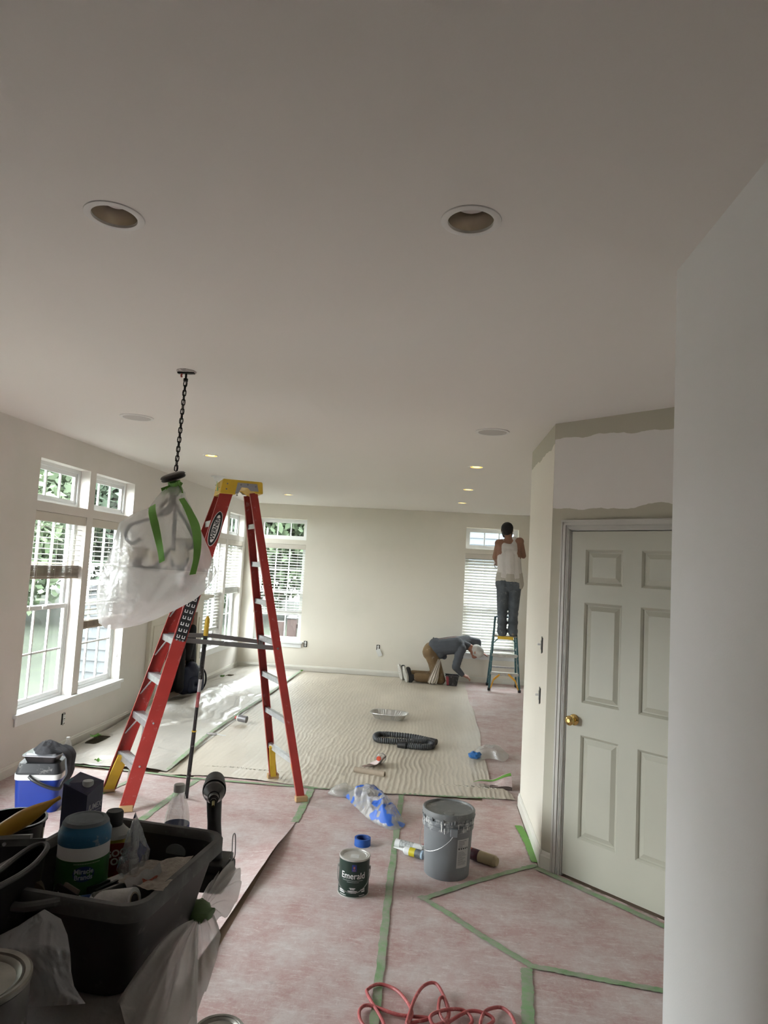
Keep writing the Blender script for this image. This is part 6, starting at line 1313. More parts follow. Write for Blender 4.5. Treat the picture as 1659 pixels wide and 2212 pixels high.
bm = BM(); tube(bm, crom([(-0.04, 0.02, 0.39), (-0.03, 0.02, 0.43), (0.03, 0.02, 0.43), (0.04, 0.02, 0.39)], 6), 0.008, 7); obj('top_loop', bm, m_jack, bk, True)
jk = thing('jacket', 'black jacket heaped on the mantel side above the navy backpack', 'jacket', (-3.06, 8.50, 0.06)); blob('cloth', [((0, 0.12, 0.10), (0.0, 0.12, 0.80), 0.06, 0.05), ((0, 0.2, 0.10), (0.0, 0.18, 0.62), 0.06, 0.04), ((0, -0.22, 0.10), (0.0, -0.16, 0.55), 0.06, 0.035), ((0, 0.0, 0.45), (0.0, 0.12, 0.75), 0.05, 0.05)], m_jack, jk, 0.012, 4)

# ================================================================== FOREGROUND TABLE WITH TOOLS
TZT = 0.90
tbl = thing('work_table', 'dark work table under plastic at the lower left', 'table', (-1.1, 1.4, 0)); m_tw = mat('dark_cabinet', (0.06, 0.035, 0.025), 0.6, var=0.2, vs=6)
poly = [(-0.43, 1.10), (-0.64, 1.93), (-1.75, 2.02), (-1.75, 0.80), (-0.43, 0.80)]
bm = BM(); prism(bm, [(x+1.1, y-1.4) for x, y in poly], TZT-0.035, TZT-0.008); obj('top', bm, m_tw, tbl)
bm = BM(); prism(bm, [((x+1.1)*0.93, (y-1.4)*0.93) for x, y in poly], 0.0, TZT-0.035); obj('cabinet', bm, m_tw, tbl)
m_cov = film('table_cover_film', (0.80, 0.765, 0.73), opac=0.72, rough=0.25, gloss=0.07, transl=0.4, bump=0.6, bs=22)
cv = thing('table_cover', 'crumpled milky plastic sheet covering the table in the foreground', 'plastic sheet', (-0.8, 1.4, TZT))
CO = np.array([-0.8, 1.4, TZT])
# flat part over the table, sagging over the right edge
nu, nv = 150, 110; P = np.zeros((nu, nv, 3)); A_e, B_e = Vector((-0.655, 1.96, 0)), Vector((-0.36, 0.78, 0))
for i in range(nu):
    f = i/(nu-1); e = A_e.lerp(B_e, f); ofs = 0.020*math.sin(f*15)+0.012*math.sin(f*37+1)
    for j in range(nv):
        g_ = j/(nv-1)
        if g_ < 0.62: x = e.x-1.05*(0.62-g_)/0.62; z = TZT-0.004; y = e.y; hang = 0
        else: hang = (g_-0.62)/0.38; x = e.x+0.035*math.sin(min(1, hang*3)*PI/2)+ofs*hang*2.2; z = TZT-0.004-0.50*hang**1.25; y = e.y-0.06*hang
        fo = 0.022*max(0, float(ridged(x*3.0+y*5, y*2.2-x*6, 3, 4))-0.45)*(1 if hang == 0 else 1+2*hang)
        P[i, j] = (x+fo*hang*1.6, y, z+fo*(1-0.6*hang)+0.004*float(fbm(x*20, y*20, 2, 8)))
grid('sheet', P-CO, m_cov, cv)
# gathered fans of film tied with green tape at the table edge
T_ = atz(428, 1982, TZT+0.02)
def fan(px, n=70, m_=30, lift=0.03, seed=1, name='gathered_fold', amp=0.022):
    O = crom([Vector(q) for q in px], 8); P = np.zeros((len(O), m_, 3))
    for i, q in enumerate(O):
        for j in range(m_):
            f = j/(m_-1); p = T_.lerp(q, f); rad = math.sin(i*0.75+0.6*math.sin(i*0.31+seed))*amp*f*(1.15-0.5*f)+0.012*(float(ridged(i*0.14, f*3, 2, seed))-0.4)*f
            bump_ = lift*math.sin(f*PI)*0.9; P[i, j] = (p.x+rad*0.25, p.y-rad*0.35, p.z+rad+bump_)
    grid(name, P-CO, m_cov, cv)
W_ = lambda px, py, z: tuple(atz(px, py, z))
fan([W_(250, 2175, TZT+0.015), W_(285, 2225, TZT+0.01), W_(330, 2260, TZT+0.0), W_(390, 2235, TZT-0.02), W_(425, 2185, TZT-0.05), W_(452, 2120, TZT-0.06), W_(470, 2060, TZT-0.05), W_(476, 2015, TZT-0.02)], seed=2, lift=0.035)
fan([W_(466, 1990, TZT-0.02), W_(500, 1968, TZT-0.03), W_(517, 1930, TZT-0.01), W_(521, 1892, TZT+0.02), W_(508, 1868, TZT+0.045), W_(490, 1868, TZT+0.05), W_(468, 1895, TZT+0.04), W_(440, 1930, TZT+0.03)], seed=5, lift=0.02, amp=0.014)
bm = BM(); sphere(bm, T_+Vector((-0.005, 0, 0.012))-Vector(CO), 0.030, 12, (1.4, 1.0, 0.7))
for v in bm.verts: v.co += Vector((random.uniform(-.006, .006),)*3)
o = obj('green_tape', bm, mat('green_tape_film', (0.10, 0.17, 0.06), 0.5, var=0.2, vs=20), cv, True); o['label'] = 'green tape knot'

# --- black tub
TR = R(-7.2); tub = thing('tool_tub', 'black rectangular plastic tub full of painting tools', 'tub', (-0.516, 1.286, TZT), TR)
TX = Matrix.Translation(tub.location) @ Matrix.Rotation(TR, 4, 'Z')
m_tub = mat('tub_black', (0.0125, 0.0125, 0.0135), 0.5, var=0.3, vs=6, dust=0.10, ds=16, dcol=(110, 110, 108)); m_rim = mat('dusty_tub_rim', (0.105, 0.104, 0.103), 0.65, var=0.25, vs=18, dust=0.2, ds=40, dcol=(120, 120, 118))
bm = BM()
def rr(x0, x1, y0, y1, z, rc, n=6, bow=0.0):
    out = []
    for (cx, cy, a0) in ((x1-rc, y1-rc, 0), (x0+rc, y1-rc, 90), (x0+rc, y0+rc, 180), (x1-rc, y0+rc, 270)):
        for k_ in range(n+1): a = R(a0+90*k_/n); out.append(bm.verts.new((cx+rc*math.cos(a), cy+rc*math.sin(a), z)))
    return out
def loft(L_, cap0=True, cap1=True):
    for r0, r1 in zip(L_, L_[1:]):
        m_ = len(r0)
        for i in range(m_): bm.faces.new((r0[i], r0[(i+1) % m_], r1[(i+1) % m_], r1[i]))
    if cap0: bm.faces.new(L_[0][::-1])
    if cap1: bm.faces.new(L_[-1])
W0, D0, HT = -0.378, 0.40, 0.20
loft([rr(W0+0.05, -0.055, 0.055, D0-0.05, 0.002, 0.05), rr(W0+0.014, -0.014, 0.014, D0-0.014, HT-0.02, 0.045), rr(W0+0.020, -0.020, 0.020, D0-0.020, HT-0.02, 0.042), rr(W0+0.058, -0.060, 0.060, D0-0.055, 0.008, 0.05)]); obj('body', bm, m_tub, tub, True)
bm = BM(); loft([rr(W0+0.012, -0.012, 0.012, D0-0.012, HT-0.034, 0.045), rr(W0, 0, 0, D0, HT-0.030, 0.05), rr(W0, 0, 0, D0, HT-0.006, 0.05), rr(W0+0.004, -0.004, 0.004, D0-0.004, HT, 0.048), rr(W0+0.016, -0.016, 0.016, D0-0.016, HT, 0.044), rr(W0+0.020, -0.020, 0.020, D0-0.020, HT-0.006, 0.042), rr(W0+0.020, -0.020, 0.020, D0-0.020, HT-0.024, 0.042)], False, False); obj('rim', bm, m_rim, tub, True)
bm = BM(); tube(bm, crom([(-0.17, 0.006, HT-0.010), (-0.20, -0.010, HT-0.014), (-0.24, -0.018, HT-0.020), (-0.29, -0.018, HT-0.020), (-0.33, -0.008, HT-0.014), (-0.36, 0.010, HT-0.010)], 6), 0.009, 9); obj('grip', bm, m_rim, tub, True)
bm = BM(); lathe(bm, [(0.020, 0.0), (0.019, 0.001)], 18, sx=1.35); xform(bm, Matrix.Translation((-0.125, D0-0.0265, HT-0.055)) @ Matrix.Rotation(R(84), 4, 'X')); obj('paint_splotch', bm, mat('splotch_grey', (0.17, 0.18, 0.185), 0.6), tub)
WP = lambda px, py, Y: atY(px, py, Y)

# wipes canister
wp = thing('wipes_canister', 'green and white wipes canister with dusty blue lid standing in the tub', 'canister', (-0.712, 1.445, TZT+0.0085), R(30)); rw = 0.0515; hw = 0.245
m_wg = mat('wipes_green', (0.024, 0.115, 0.022), 0.35, var=0.25, vs=10); m_wb = mat('wipes_blue', (0.010, 0.11, 0.22), 0.4, dust=0.12, ds=30, var=0.1); m_wlid = mat('dusty_lid', (0.16, 0.185, 0.205), 0.75, var=0.15, vs=40)
obj('body', lathb([(rw-0.004, 0.0), (rw, 0.004), (rw, hw), (rw-0.002, hw+0.004)], 40), mat('canister_white', (0.66, 0.65, 0.64), 0.4), wp, True)
bm = BM(); lathe(bm, [(rw+0.0008, 0.01), (rw+0.0008, hw-0.026)], 40, cap0=False, cap1=False); lbw = obj('label', bm, m_wg, wp, True)
bm = BM(); lathe(bm, [(rw+0.001, hw), (rw+0.001, hw+0.020), (rw-0.001, hw+0.023), (rw-0.004, hw+0.030), (rw-0.005, hw+0.037)], 40, cap0=False, cap1=False); lidw = obj('lid', bm, m_wb, wp, True)
bm = BM(); lathe(bm, [(rw-0.005, hw+0.036), (rw-0.009, hw+0.043), (rw-0.017, hw+0.045), (rw-0.019, hw+0.043), (0.0, hw+0.043)], 40, cap0=False, cap1=False); obj('lid_top', bm, m_wlid, lidw, True)
A0 = R(0)
bm = BM(); rr_ = rw+0.0014
for i in range(1):
    c0_ = bm.verts.new((rr_*math.sin(A0), -rr_*math.cos(A0), 0.194)); rim_ = []
    for k_ in range(28): a = A0+0.0215/rr_*math.cos(2*PI*k_/28); rim_.append(bm.verts.new((rr_*math.sin(a), -rr_*math.cos(a), 0.194+0.0155*math.sin(2*PI*k_/28))))
    for k_ in range(28): bm.faces.new((c0_, rim_[k_], rim_[(k_+1) % 28]))
obj('blue_oval', bm, mat('oval_blue', (0.012, 0.05, 0.14), 0.4), wp)
wrap_text('Miracle\nBrands', 0.0135, rw+0.003, A0, 0.194, mat('text_grey', (0.45, 0.48, 0.50), 0.5), wp, bold=0.0004, sx=0.95)
ink([(-22, 34, 0.2145, 0.0018)], rw+0.002, mat('text_pale', (0.35, 0.42, 0.30), 0.5), wp)
# remover bottle
go = thing('solvent_bottle', 'yellow and black solvent can with black cap behind the wipes canister', 'bottle', (-0.716, 1.590, TZT+0.0085), R(28)); bmw = dict(sx=1.25, sy=0.75)
def lo(name, prof, m, parent=go, **k_): bm = BM(); lathe(bm, prof, 32, **k_); return obj(name, bm, m, parent, True)
lo('body', [(0.030, 0.0), (0.032, 0.003), (0.032, 0.195), (0.030, 0.198)], mat('go_yellow', (0.30, 0.24, 0.01), 0.4, var=0.08), sx=1.25, sy=0.75)
lo('lower_label', [(0.0323, 0.004), (0.0323, 0.11)], mat('go_dark', (0.018, 0.016, 0.03), 0.4), cap0=False, cap1=False, sx=1.25, sy=0.75)
lo('shoulder', [(0.033, 0.196), (0.033, 0.204), (0.022, 0.216), (0.018, 0.222)], mat('go_white', (0.36, 0.36, 0.34), 0.5), sx=1.2, sy=0.85)
lo('cap', [(0.0185, 0.222), (0.0195, 0.226), (0.0195, 0.250), (0.017, 0.254)], mat('go_cap', (0.022, 0.023, 0.025), 0.6))
bm = BM(); M_ = Matrix.Translation((0.012, -0.0250, 0.150)); box(bm, (-0.022, -0.0005, -0.034), (0.026, 0.001, 0.038)); xform(bm, M_); obj('red_panel', bm, mat('go_red', (0.20, 0.018, 0.014), 0.4), go)
flat_text('GOOF\nOFF', 0.021, Matrix.Translation((0.014, -0.0262, 0.158)) @ Matrix.Rotation(R(90), 4, 'X') @ Matrix.Rotation(R(8), 4, 'Z'), mat('go_text', (0.55, 0.50, 0.50), 0.5), go, bold=0.0008)
# plastic pouch standing in the tub
nu, nv = 50, 26; P = np.zeros((nu, nv, 3)); ap = WP(293, 1753, 1.50); bs_ = [WP(252, 1880, 1.46), WP(272, 1897, 1.44), WP(294, 1893, 1.45), WP(314, 1870, 1.50), WP(322, 1835, 1.54), WP(304, 1850, 1.56), WP(272, 1860, 1.54)]
Ob = crom(bs_, 7, True); nu = len(Ob); P = np.zeros((nu, nv, 3))
for i, q in enumerate(Ob):
    for j in range(nv): f = j/(nv-1); p = ap.lerp(q, f**0.9); w_ = 0.010*(float(ridged(i*0.3, f*4, 2, 6))-0.5)*min(1, f*3); P[i, j] = (p.x+w_, p.y+w_*0.5, p.z)
po = Vector((-0.60, 1.5, TZT)); tag(grid('plastic_pouch', P-np.array(po), film('pouch_film', (0.42, 0.45, 0.50), opac=0.42, rough=0.12, gloss=0.16, transl=0.4, bump=0.6, bs=60, print_col=(28, 34, 80), pscale=16, pthr=0.60), closed_u=True, loc=po), 'clear plastic pouch with blue print poking up in the tub', 'pouch')
# beige rag sheet, knives, caulk pouch, film roll
cor = [WP(300, 1868, 1.50), WP(418, 1855, 1.56), WP(352, 1930, 1.36), WP(250, 1915, 1.40)]
n_ = 30; P = np.zeros((n_, n_, 3))
for i in range(n_):
    for j in range(n_): u_, v_ = i/(n_-1), j/(n_-1); p = cor[0].lerp(cor[1], u_).lerp(cor[3].lerp(cor[2], u_), v_); P[i, j] = (p.x, p.y, p.z+0.014*float(fbm(u_*6, v_*6, 3, 5)))
tag(grid('dust_cloth', P-np.array((-0.55, 1.45, TZT)), mat('beige_rag', (0.34, 0.30, 0.255), 0.95, var=0.2, vs=60, bump=0.7, bs=120), loc=(-0.55, 1.45, TZT)), 'rough beige cloth lying along the right side of the tub', 'cloth')
def tube_thing(name, label, cat, p0, p1, r, parts):
    p0 = Vector(p0); p1 = Vector(p1); t = thing(name, label, cat, (p0.x, p0.y, p0.z-r)); o_ = p0-Vector(t.location); d = p1-p0
    for (nm, f0, f1, k0, k1, m) in parts: bm = BM(); cyl(bm, o_+d*f0, o_+d*f1, r*k0, r*k1, 26); obj(nm, bm, m, t, True)
    return t, o_, d
m_roll = mat('film_roll', (0.68, 0.67, 0.65), 0.3, bump=0.35, bs=40, var=0.1, vs=20)
rt, o_, d = tube_thing('film_roll', 'roll of masking film with blue band lying at the front of the tub', 'film roll', WP(160, 1958, 1.375), WP(290, 1944, 1.355), 0.0225, [('core_end', -0.02, 0.0, 0.5, 0.5, m_cb2), ('wrap', 0.0, 0.12, 0.8, 0.8, m_white_pl), ('blue_band', 0.12, 0.35, 0.82, 0.84, mat('roll_blue', (0.02, 0.06, 0.24), 0.4)), ('film', 0.35, 1.0, 1.0, 1.0, m_roll)])
bm = BM(); cyl(bm, o_+d*1.0, o_+d*1.004, 0.0235*0.62, 0.0235*0.62, 24); obj('core', bm, m_cb2, rt, True); bm = BM(); cyl(bm, o_+d*1.003, o_+d*1.008, 0.0235*0.48, 0.0235*0.48, 24); obj('core_hole_shade', bm, m_dark, rt)
for i, (a, b, Y0, Y1, lab) in enumerate((((205, 1930), (290, 1890), 1.37, 1.47, 'black-handled putty knife lying nearest the film roll'), ((200, 1938), (312, 1896), 1.355, 1.45, 'grey metal scraper lying across the tub middle'), ((190, 1925), (270, 1893), 1.40, 1.49, 'dark thin taping knife behind the other knives'))):
    p0, p1_ = WP(*a, Y0), WP(*b, Y1); t = thing('putty_knife', lab, 'knife', tuple(p0)); d = p1_-p0; bm = BM(); beam(bm, Vector((0, 0, 0)), d*0.55, (0, 0.3, 1), 0.013, 0.008); obj('handle', bm, m_blk if i != 1 else m_metal, t); bm = BM(); beam(bm, d*0.55, d, (0, 1, 0.1), 0.022, 0.0015); obj('blade', bm, m_metal, t)
p0 = WP(275, 1928, 1.375); t = thing('caulk_pouch', 'white pouch with red print lying in the tub behind the film roll', 'pouch', tuple(p0)); d = WP(352, 1890, 1.45)-p0; n_ = 20; P = np.zeros((n_, n_, 3))
for i in range(n_):
    for j in range(n_):
        u_, v_ = i/(n_-1), j/(n_-1); q = d*u_+Vector((0.25, 0.0, -0.6)).normalized()*0.058*(v_-0.4)+Vector((0, -0.4, 0.8))*0.014*math.sin(PI*v_)*math.sin(PI*min(1, u_*1.2)); P[i, j] = tuple(q+Vector((0, 0, 0.004*math.sin(u_*14+v_*6))))
grid('pouch', P, mat('pouch_white', (0.36, 0.345, 0.33), 0.5, bump=0.3, bs=60), t); P2 = P[8:17, 8:11].copy(); P2[..., 2] += 0.003; P2[..., 1] -= 0.002; grid('red_print', P2, mat('print_red', (0.36, 0.09, 0.05), 0.6, var=0.6, vs=200), t)
# brush sleeve reading BETTER
p0 = WP(135, 1938, 1.36); bx = thing('brush_sleeve', 'small black cardboard brush sleeve with white lettering in the tub', 'sleeve', tuple(p0)); ux = (WP(158, 1955, 1.34)-WP(112, 1925, 1.37)).normalized(); Mx = basis((0, 0, 0), ux, (0.25, 0.35, 0.9))
bm = BM(); box(bm, (-0.030, -0.012, -0.008), (0.030, 0.016, 0.0)); xform(bm, Mx); obj('sleeve', bm, mat('sleeve_black', (0.014, 0.013, 0.012), 0.5), bx)
flat_text('BETTER', 0.0115, Mx @ Matrix.Translation((0, 0.0, 0.0008)), mat('sleeve_text', (0.50, 0.48, 0.44), 0.5), bx, sx=0.95)
bm = BM(); box(bm, (-0.012, 0.017, -0.006), (0.030, 0.024, 0.0)); xform(bm, Mx); obj('bristle_edge', bm, mat('tan_bristle', (0.20, 0.16, 0.13), 0.8), bx)
# oval scoop pail in the left of the tub
op = thing('hand_pail', 'black oval hand pail with dusty rim lying in the left of the tub', 'pail', (-0.85, 1.42, TZT+0.01)); OP = Vector(op.location)
rimp = [(0, 1914), (40, 1892), (72, 1869), (94, 1845), (102, 1829), (92, 1823), (70, 1829), (38, 1850), (0, 1880), (-30, 1900), (-44, 1920), (-40, 1934), (-22, 1928)]
Rm = crom([atz(x, y, 1.135)-OP for x, y in rimp], 6, True); bm = BM(); tube(bm, Rm, 0.0055, 8, True); obj('rim', bm, m_rim, op, True)
cc = sum(Rm, Vector())/len(Rm); P = np.zeros((len(Rm), 8, 3))
for i, q in enumerate(Rm):
    for j in range(8): f = j/7; p = q.lerp(Vector((cc.x, cc.y, q.z)), 0.28*f); P[i, j] = (p.x, p.y, q.z-0.16*f)
grid('wall', P, m_tub, op, closed_u=True)
# stained tape roll, metal bar, black pail, brush with yellow handle
t, o_, d = tube_thing('tape_roll', 'stained roll of tan masking tape in the front left of the tub', 'tape', WP(52, 1952, 1.36), WP(50, 1935, 1.40), 0.040, [('tape', 0, 1, 1, 1, mat('stained_tape', (0.13, 0.095, 0.05), 0.8, var=0.5, vs=30)), ('core', -0.01, 0.0, 0.6, 0.6, m_dark)])
p0, p1_ = WP(-30, 1822, 1.50), WP(98, 1818, 1.53); t = thing('spackle_knife', 'wide grey metal spackle knife lying across the left of the tub', 'knife', tuple(p0)); bm = BM(); beam(bm, Vector((0, 0, 0)), p1_-p0, (0, 0.25, 1), 0.014, 0.010); obj('back', bm, mat('dusty_metal', (0.13, 0.13, 0.125), 0.6, 0.3, var=0.3, vs=20), t); bm = BM(); beam(bm, Vector((0, 0.004, 0.011)), (p1_-p0)*0.74+Vector((0, 0.004, 0.011)), (0, 0.25, 1), 0.008, 0.018); obj('blade', bm, mat('light_metal', (0.30, 0.30, 0.29), 0.5, 0.3), t); bm = BM(); cyl(bm, (p1_-p0)*0.34+Vector((0, -0.006, 0)), (p1_-p0)*0.34+Vector((0, -0.010, 0)), 0.004, n=10); obj('rivet', bm, m_alu, t)
bp_ = thing('black_pail', 'glossy black pail with wire handle at the back left of the tub', 'pail', (-0.985, 1.63, TZT+0.004)); bm = BM(); lathe(bm, [(0.055, 0.0), (0.072, 0.195), (0.076, 0.2), (0.076, 0.205), (0.070, 0.205), (0.053, 0.01), (0.0, 0.01)], 32, cap0=True, cap1=False); obj('body', bm, mat('gloss_black', (0.010, 0.010, 0.011), 0.2, var=0.2, vs=12), bp_, True)
bm = BM(); tube(bm, crom([(0.078, 0, 0.19), (0.088, -0.03, 0.15), (0.076, -0.07, 0.12), (0.02, -0.10, 0.10)], 6), 0.0016, 6); obj('bail', bm, wire, bp_, True)
p0, p1_ = WP(-30, 1815, 1.50), WP(131, 1722, 1.60); pb_ = thing('paint_brush', 'paint brush with yellow handle pointing up at the left of the tub', 'brush', tuple(p0)); d = p1_-p0; bm = BM(); tube(bm, crom([d*f for f in (0.0, 0.15, 0.35, 0.55, 0.75, 0.88, 0.95, 1.0)], 4), [0.016+0.0*i for i in range(1)]*0 or [(0.0155, 0.0155, 0.016, 0.0165, 0.017, 0.0175, 0.018, 0.0185, 0.019, 0.0195, 0.02, 0.0195, 0.019, 0.0175, 0.016, 0.014, 0.012, 0.010, 0.0085, 0.0072, 0.006, 0.0055, 0.005, 0.0048, 0.0046, 0.0046, 0.0046, 0.0046, 0.0042)[i] for i in range(29)], 14); obj('handle', bm, mat('brush_yellow', (0.50, 0.27, 0.025), 0.4, var=0.08), pb_, True)
bm = BM(); cyl(bm, d*-0.22, d*0.0, 0.018, 0.016, 14); obj('ferrule', bm, m_metal, pb_, True)
# red can in front of the tub at the left edge
rc_ = WP(-40, 2010, 1.17); t = thing('red_box', 'red box partly hidden under the plastic bag at the left edge', 'box', (rc_.x, rc_.y, TZT)); obj('box', boxb((-0.07, -0.02, 0.0), (0.066, 0.055, 0.145), 0.004), mat('box_red', (0.20, 0.012, 0.02), 0.5, var=0.1), t)
# hanging milky bag at the tub's front left
L_ = [((62, 1985), (96, 1964)), ((40, 2000), (132, 1985)), ((0, 2020), (146, 2020)), ((-20, 2045), (152, 2060)), ((10, 2070), (154, 2100)), ((45, 2100), (160, 2130)), ((52, 2140), (172, 2150)), ((20, 2180), (185, 2168))]
nu, nv = 48, (len(L_)-1)*7+1; P = np.zeros((nu, nv, 3)); bo_ = Vector((-0.68, 1.19, TZT))
for j in range(nv):
    f = j/7; i0 = min(int(f), len(L_)-2); t_ = f-i0; a = Vector(L_[i0][0]).lerp(Vector(L_[i0+1][0]), t_); b = Vector(L_[i0][1]).lerp(Vector(L_[i0+1][1]), t_)
    for i in range(nu):
        g_ = i/(nu-1); q = a.lerp(b, g_); Y_ = 1.262-0.055*min(1, f/3)-0.03*math.sin(PI*g_)-0.020*(float(ridged(g_*5, f*0.55, 3, 9))-0.4)
        p = atY(q.x, q.y, Y_); P[i, j] = (p.x, p.y, max(p.z, TZT+0.012))
tag(grid('plastic_bag', P-np.array(bo_), film('grey_bag_film', (0.70, 0.71, 0.72), opac=0.55, rough=0.2, gloss=0.10, transl=0.4, bump=0.7, bs=26), loc=bo_), 'wrinkled milky plastic bag hanging over the front of the tub', 'bag')
# paint can on the table at the left edge and another on the floor below
def old_can(label, loc, r=0.0825, h=0.19):
    t = thing('paint_can', label, 'paint can', loc); obj('body', lathb([(r, 0.0), (r, h-0.007), (r-0.003, h-0.010)], 40), mat('stained_can', (0.10, 0.095, 0.09), 0.5, 0.2, var=0.4, vs=14, dust=0.2, ds=20), t, True)
    bm = BM(); lathe(bm, [(r, h-0.006), (r+0.0025, h-0.004), (r+0.0025, h+0.002), (r-0.001, h+0.004), (r-0.008, h+0.002), (r-0.010, h-0.002), (r-0.013, h+0.001), (r-0.018, h-0.002), (r-0.021, h-0.005), (0.0, h-0.005)], 44, cap0=False, cap1=False); obj('lid', bm, mat('dull_lid', (0.22, 0.21, 0.185), 0.4, 0.7, var=0.3, vs=16), t, True)
c_ = atz(-62, 2112, TZT+0.20); old_can('old paint can with metal lid cut off by the left edge', (c_.x, c_.y, TZT+0.006))
c_ = atz(472, 2229, 0.19); old_can('paint can on the floor cut off by the bottom edge', (c_.x, c_.y, 0.003))
# --- impact driver standing behind the tub
hc_ = WP(463, 1706, 1.80); dr = thing('impact_driver', 'black impact driver standing upright behind the tub', 'drill', (hc_.x, hc_.y, TZT+0.004)); DO = Vector(dr.location); m_db = mat('driver_black', (0.017, 0.017, 0.018), 0.5, var=0.2, vs=12); m_dg = mat('driver_grey', (0.075, 0.075, 0.075), 0.28, 0.6); m_ds = mat('driver_steel', (0.10, 0.10, 0.10), 0.35, 0.7)
tb_ = atz(463, 1706, 0); nd = Vector((0.29, -0.955, -0.06)).normalized(); hz = hc_-DO
def ax(name, f0, f1, r0, r1, m): bm = BM(); cyl(bm, hz+nd*f0, hz+nd*f1, r0, r1, 28); return obj(name, bm, m, dr, True)
ax('motor_housing', -0.060, -0.01, 0.026, 0.0285, m_db); ax('bumper', -0.012, 0.008, 0.0300, 0.0300, m_db); ax('gear_case', 0.006, 0.022, 0.0275, 0.0270, m_dg); ax('gear_case', 0.022, 0.046, 0.0270, 0.0150, m_dg); ax('collar', 0.046, 0.064, 0.0125, 0.0120, m_ds); ax('collar', 0.064, 0.068, 0.0095, 0.009, m_db); ax('chuck', 0.068, 0.076, 0.0075, 0.007, m_ds); ax('bit', 0.076, 0.105, 0.0034, 0.0032, mat('bit_brass', (0.30, 0.25, 0.10), 0.35, 0.8))
blob('handle', [(hz-nd*0.035+Vector((0, 0, -0.02)), Vector((-0.006, 0.040, 0.155)), 0.021, 0.0185), (Vector((-0.006, 0.040, 0.155)), Vector((0.004, 0.038, 0.055)), 0.0185, 0.021), (Vector((-0.004, 0.022, 0.195)), Vector((-0.004, 0.026, 0.175)), 0.010, 0.010)], m_db, dr, 0.005, 3)
bm = BM(); box(bm, (-0.035, -0.02, 0.0), (0.045, 0.10, 0.045), 0.008); box(bm, (-0.030, -0.01, 0.045), (0.040, 0.09, 0.066), 0.006); obj('battery', bm, m_db, dr)
bm = BM(); tube(bm, crom([(0.046, 0.03, 0.07), (0.052, 0.025, 0.075), (0.052, 0.022, 0.13), (0.056, 0.03, 0.132), (0.058, 0.034, 0.08), (0.050, 0.04, 0.062)], 5), 0.0014, 6); obj('belt_clip', bm, wire, dr, True)
# --- water bottle and juice carton on the table
b_, lb_ = water_bottle('half-full water bottle with dark blue label standing behind the tub', (-0.672, 1.885, TZT+0.004), 0.232, 0.0335)
bm = BM(); sector(bm, 0.0346, R(2+24), R(40+24), 0.068, 0.116, 6); me = bpy.data.meshes.new('p'); bm.to_mesh(me); bm.free(); link('white_panel', me, mat('panel_grey', (0.42, 0.42, 0.43), 0.5), b_)
bm = BM()
for k_ in range(9): sector(bm, 0.0350, R(30+k_*3.2), R(31.4+k_*3.2), 0.072, 0.112, 1)
me = bpy.data.meshes.new('p'); bm.to_mesh(me); bm.free(); link('barcode', me, m_blk, b_)
jc = thing('juice_carton', 'dark blue juice carton with white screw cap standing behind the tub', 'carton', (-0.955, 1.905, TZT+0.004), R(-10)); m_jb = mat('carton_blue', (0.010, 0.011, 0.060), 0.4, var=0.1, vs=8); cw, cdp, ch_ = 0.040, 0.034, 0.222
bm = BM(); v = [bm.verts.new(p) for p in ((-cw, -cdp, 0), (cw, -cdp, 0), (cw, cdp, 0), (-cw, cdp, 0), (-cw, -cdp, ch_-0.012), (cw, -cdp, ch_-0.034), (cw, cdp, ch_-0.012), (-cw, cdp, ch_+0.002))]
for q in ((0, 3, 2, 1), (4, 5, 6), (4, 6, 7), (0, 1, 5, 4), (1, 2, 6, 5), (2, 3, 7, 6), (3, 0, 4, 7)): bm.faces.new([v[j] for j in q])
obj('carton', bm, m_jb, jc)
bm = BM(); beam(bm, (-cw+0.018, -cdp-0.0004, ch_-0.017), (-cw+0.018, cdp, ch_-0.004), (1, 0, 0), 0.002, 0.002); obj('seam', bm, mat('seam_blue', (0.04, 0.045, 0.12), 0.4), jc)
bm = BM(); lathe(bm, [(0.0155, 0.0), (0.0150, 0.013), (0.0135, 0.015)], 22, c=(0.012, 0.002, ch_-0.022)); cap_ = obj('screw_cap', bm, mat('cap_grey_white', (0.45, 0.46, 0.46), 0.5), jc, True)
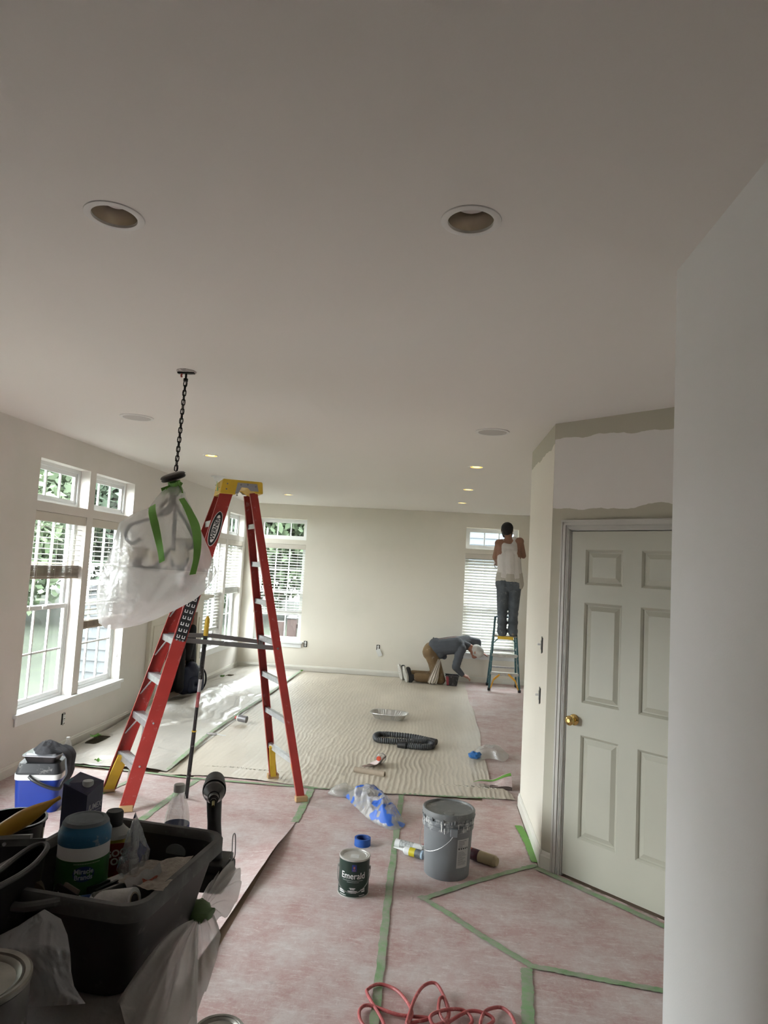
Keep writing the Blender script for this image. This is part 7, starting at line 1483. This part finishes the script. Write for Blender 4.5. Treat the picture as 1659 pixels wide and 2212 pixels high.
bm = BM(); v = [bm.verts.new(p) for p in ((-cw+0.0, -cdp+0.002, ch_-0.0105), (-cw+0.015, -cdp+0.002, ch_-0.0145), (-cw+0.015, 0.0, ch_-0.0085), (-cw, 0.0, ch_-0.004))]; bm.faces.new(v); obj('pale_patch', bm, mat('patch_teal', (0.06, 0.13, 0.18), 0.4), jc)
Mface = Matrix.Translation((0, -cdp-0.0006, 0)) @ Matrix.Rotation(R(90), 4, 'X')
bm = BM(); lathe(bm, [(0.0155, 0), (0.0155, 0.0003)], 26); xform(bm, Mface @ Matrix.Translation((0, 0.118, 0))); em = obj('emblem', bm, mat('emblem_white', (0.45, 0.46, 0.45), 0.5), jc)
bm = BM(); lathe(bm, [(0.0085, 0.0005), (0.0085, 0.0008)], 20, c=(0, 0.1225, 0)); box(bm, (-0.0015, 0.103, 0.0005), (0.0015, 0.116, 0.0008)); prism(bm, [(-0.006, 0.101), (0.006, 0.101), (0.0, 0.109)], 0.0005, 0.0008); xform(bm, Mface); obj('tree_mark', bm, mat('emblem_brown', (0.035, 0.022, 0.015), 0.6), em)
bm = BM(); box(bm, (-0.018, 0.090, 0.0004), (0.018, 0.1005, 0.0008)); xform(bm, Mface); obj('green_band', bm, mat('band_green', (0.10, 0.15, 0.03), 0.5), jc)
bm = BM()
for (x0, x1, z) in ((-0.036, -0.010, 0.079), (-0.036, -0.020, 0.072)): box(bm, (x0, z-0.0015, 0.0004), (x1, z+0.0015, 0.0007))
xform(bm, Mface); obj('print_line', bm, mat('ink_grey', (0.25, 0.25, 0.3), 0.5), jc)
Mside = Matrix.Translation((cw+0.0006, 0, 0)) @ Matrix.Rotation(R(90), 4, 'Z') @ Matrix.Rotation(R(90), 4, 'X')
flat_text('JUMEX', 0.0215, Mside @ Matrix.Translation((0.001, 0.150, 0)), mat('carton_text', (0.42, 0.42, 0.44), 0.5), jc, bold=0.0004, sx=0.85, shear=0.15)
bm = BM(); box(bm, (-0.026, 0.1365, 0), (0.028, 0.138, 0.0004)); xform(bm, Mside); obj('print_line', bm, MATS['ink_grey'], jc)
bm = BM(); box(bm, (-0.022, 0.112, 0), (0.022, 0.130, 0.0004)); xform(bm, Mside); obj('olive_panel', bm, mat('panel_olive', (0.16, 0.15, 0.05), 0.5, var=0.4, vs=120), jc)
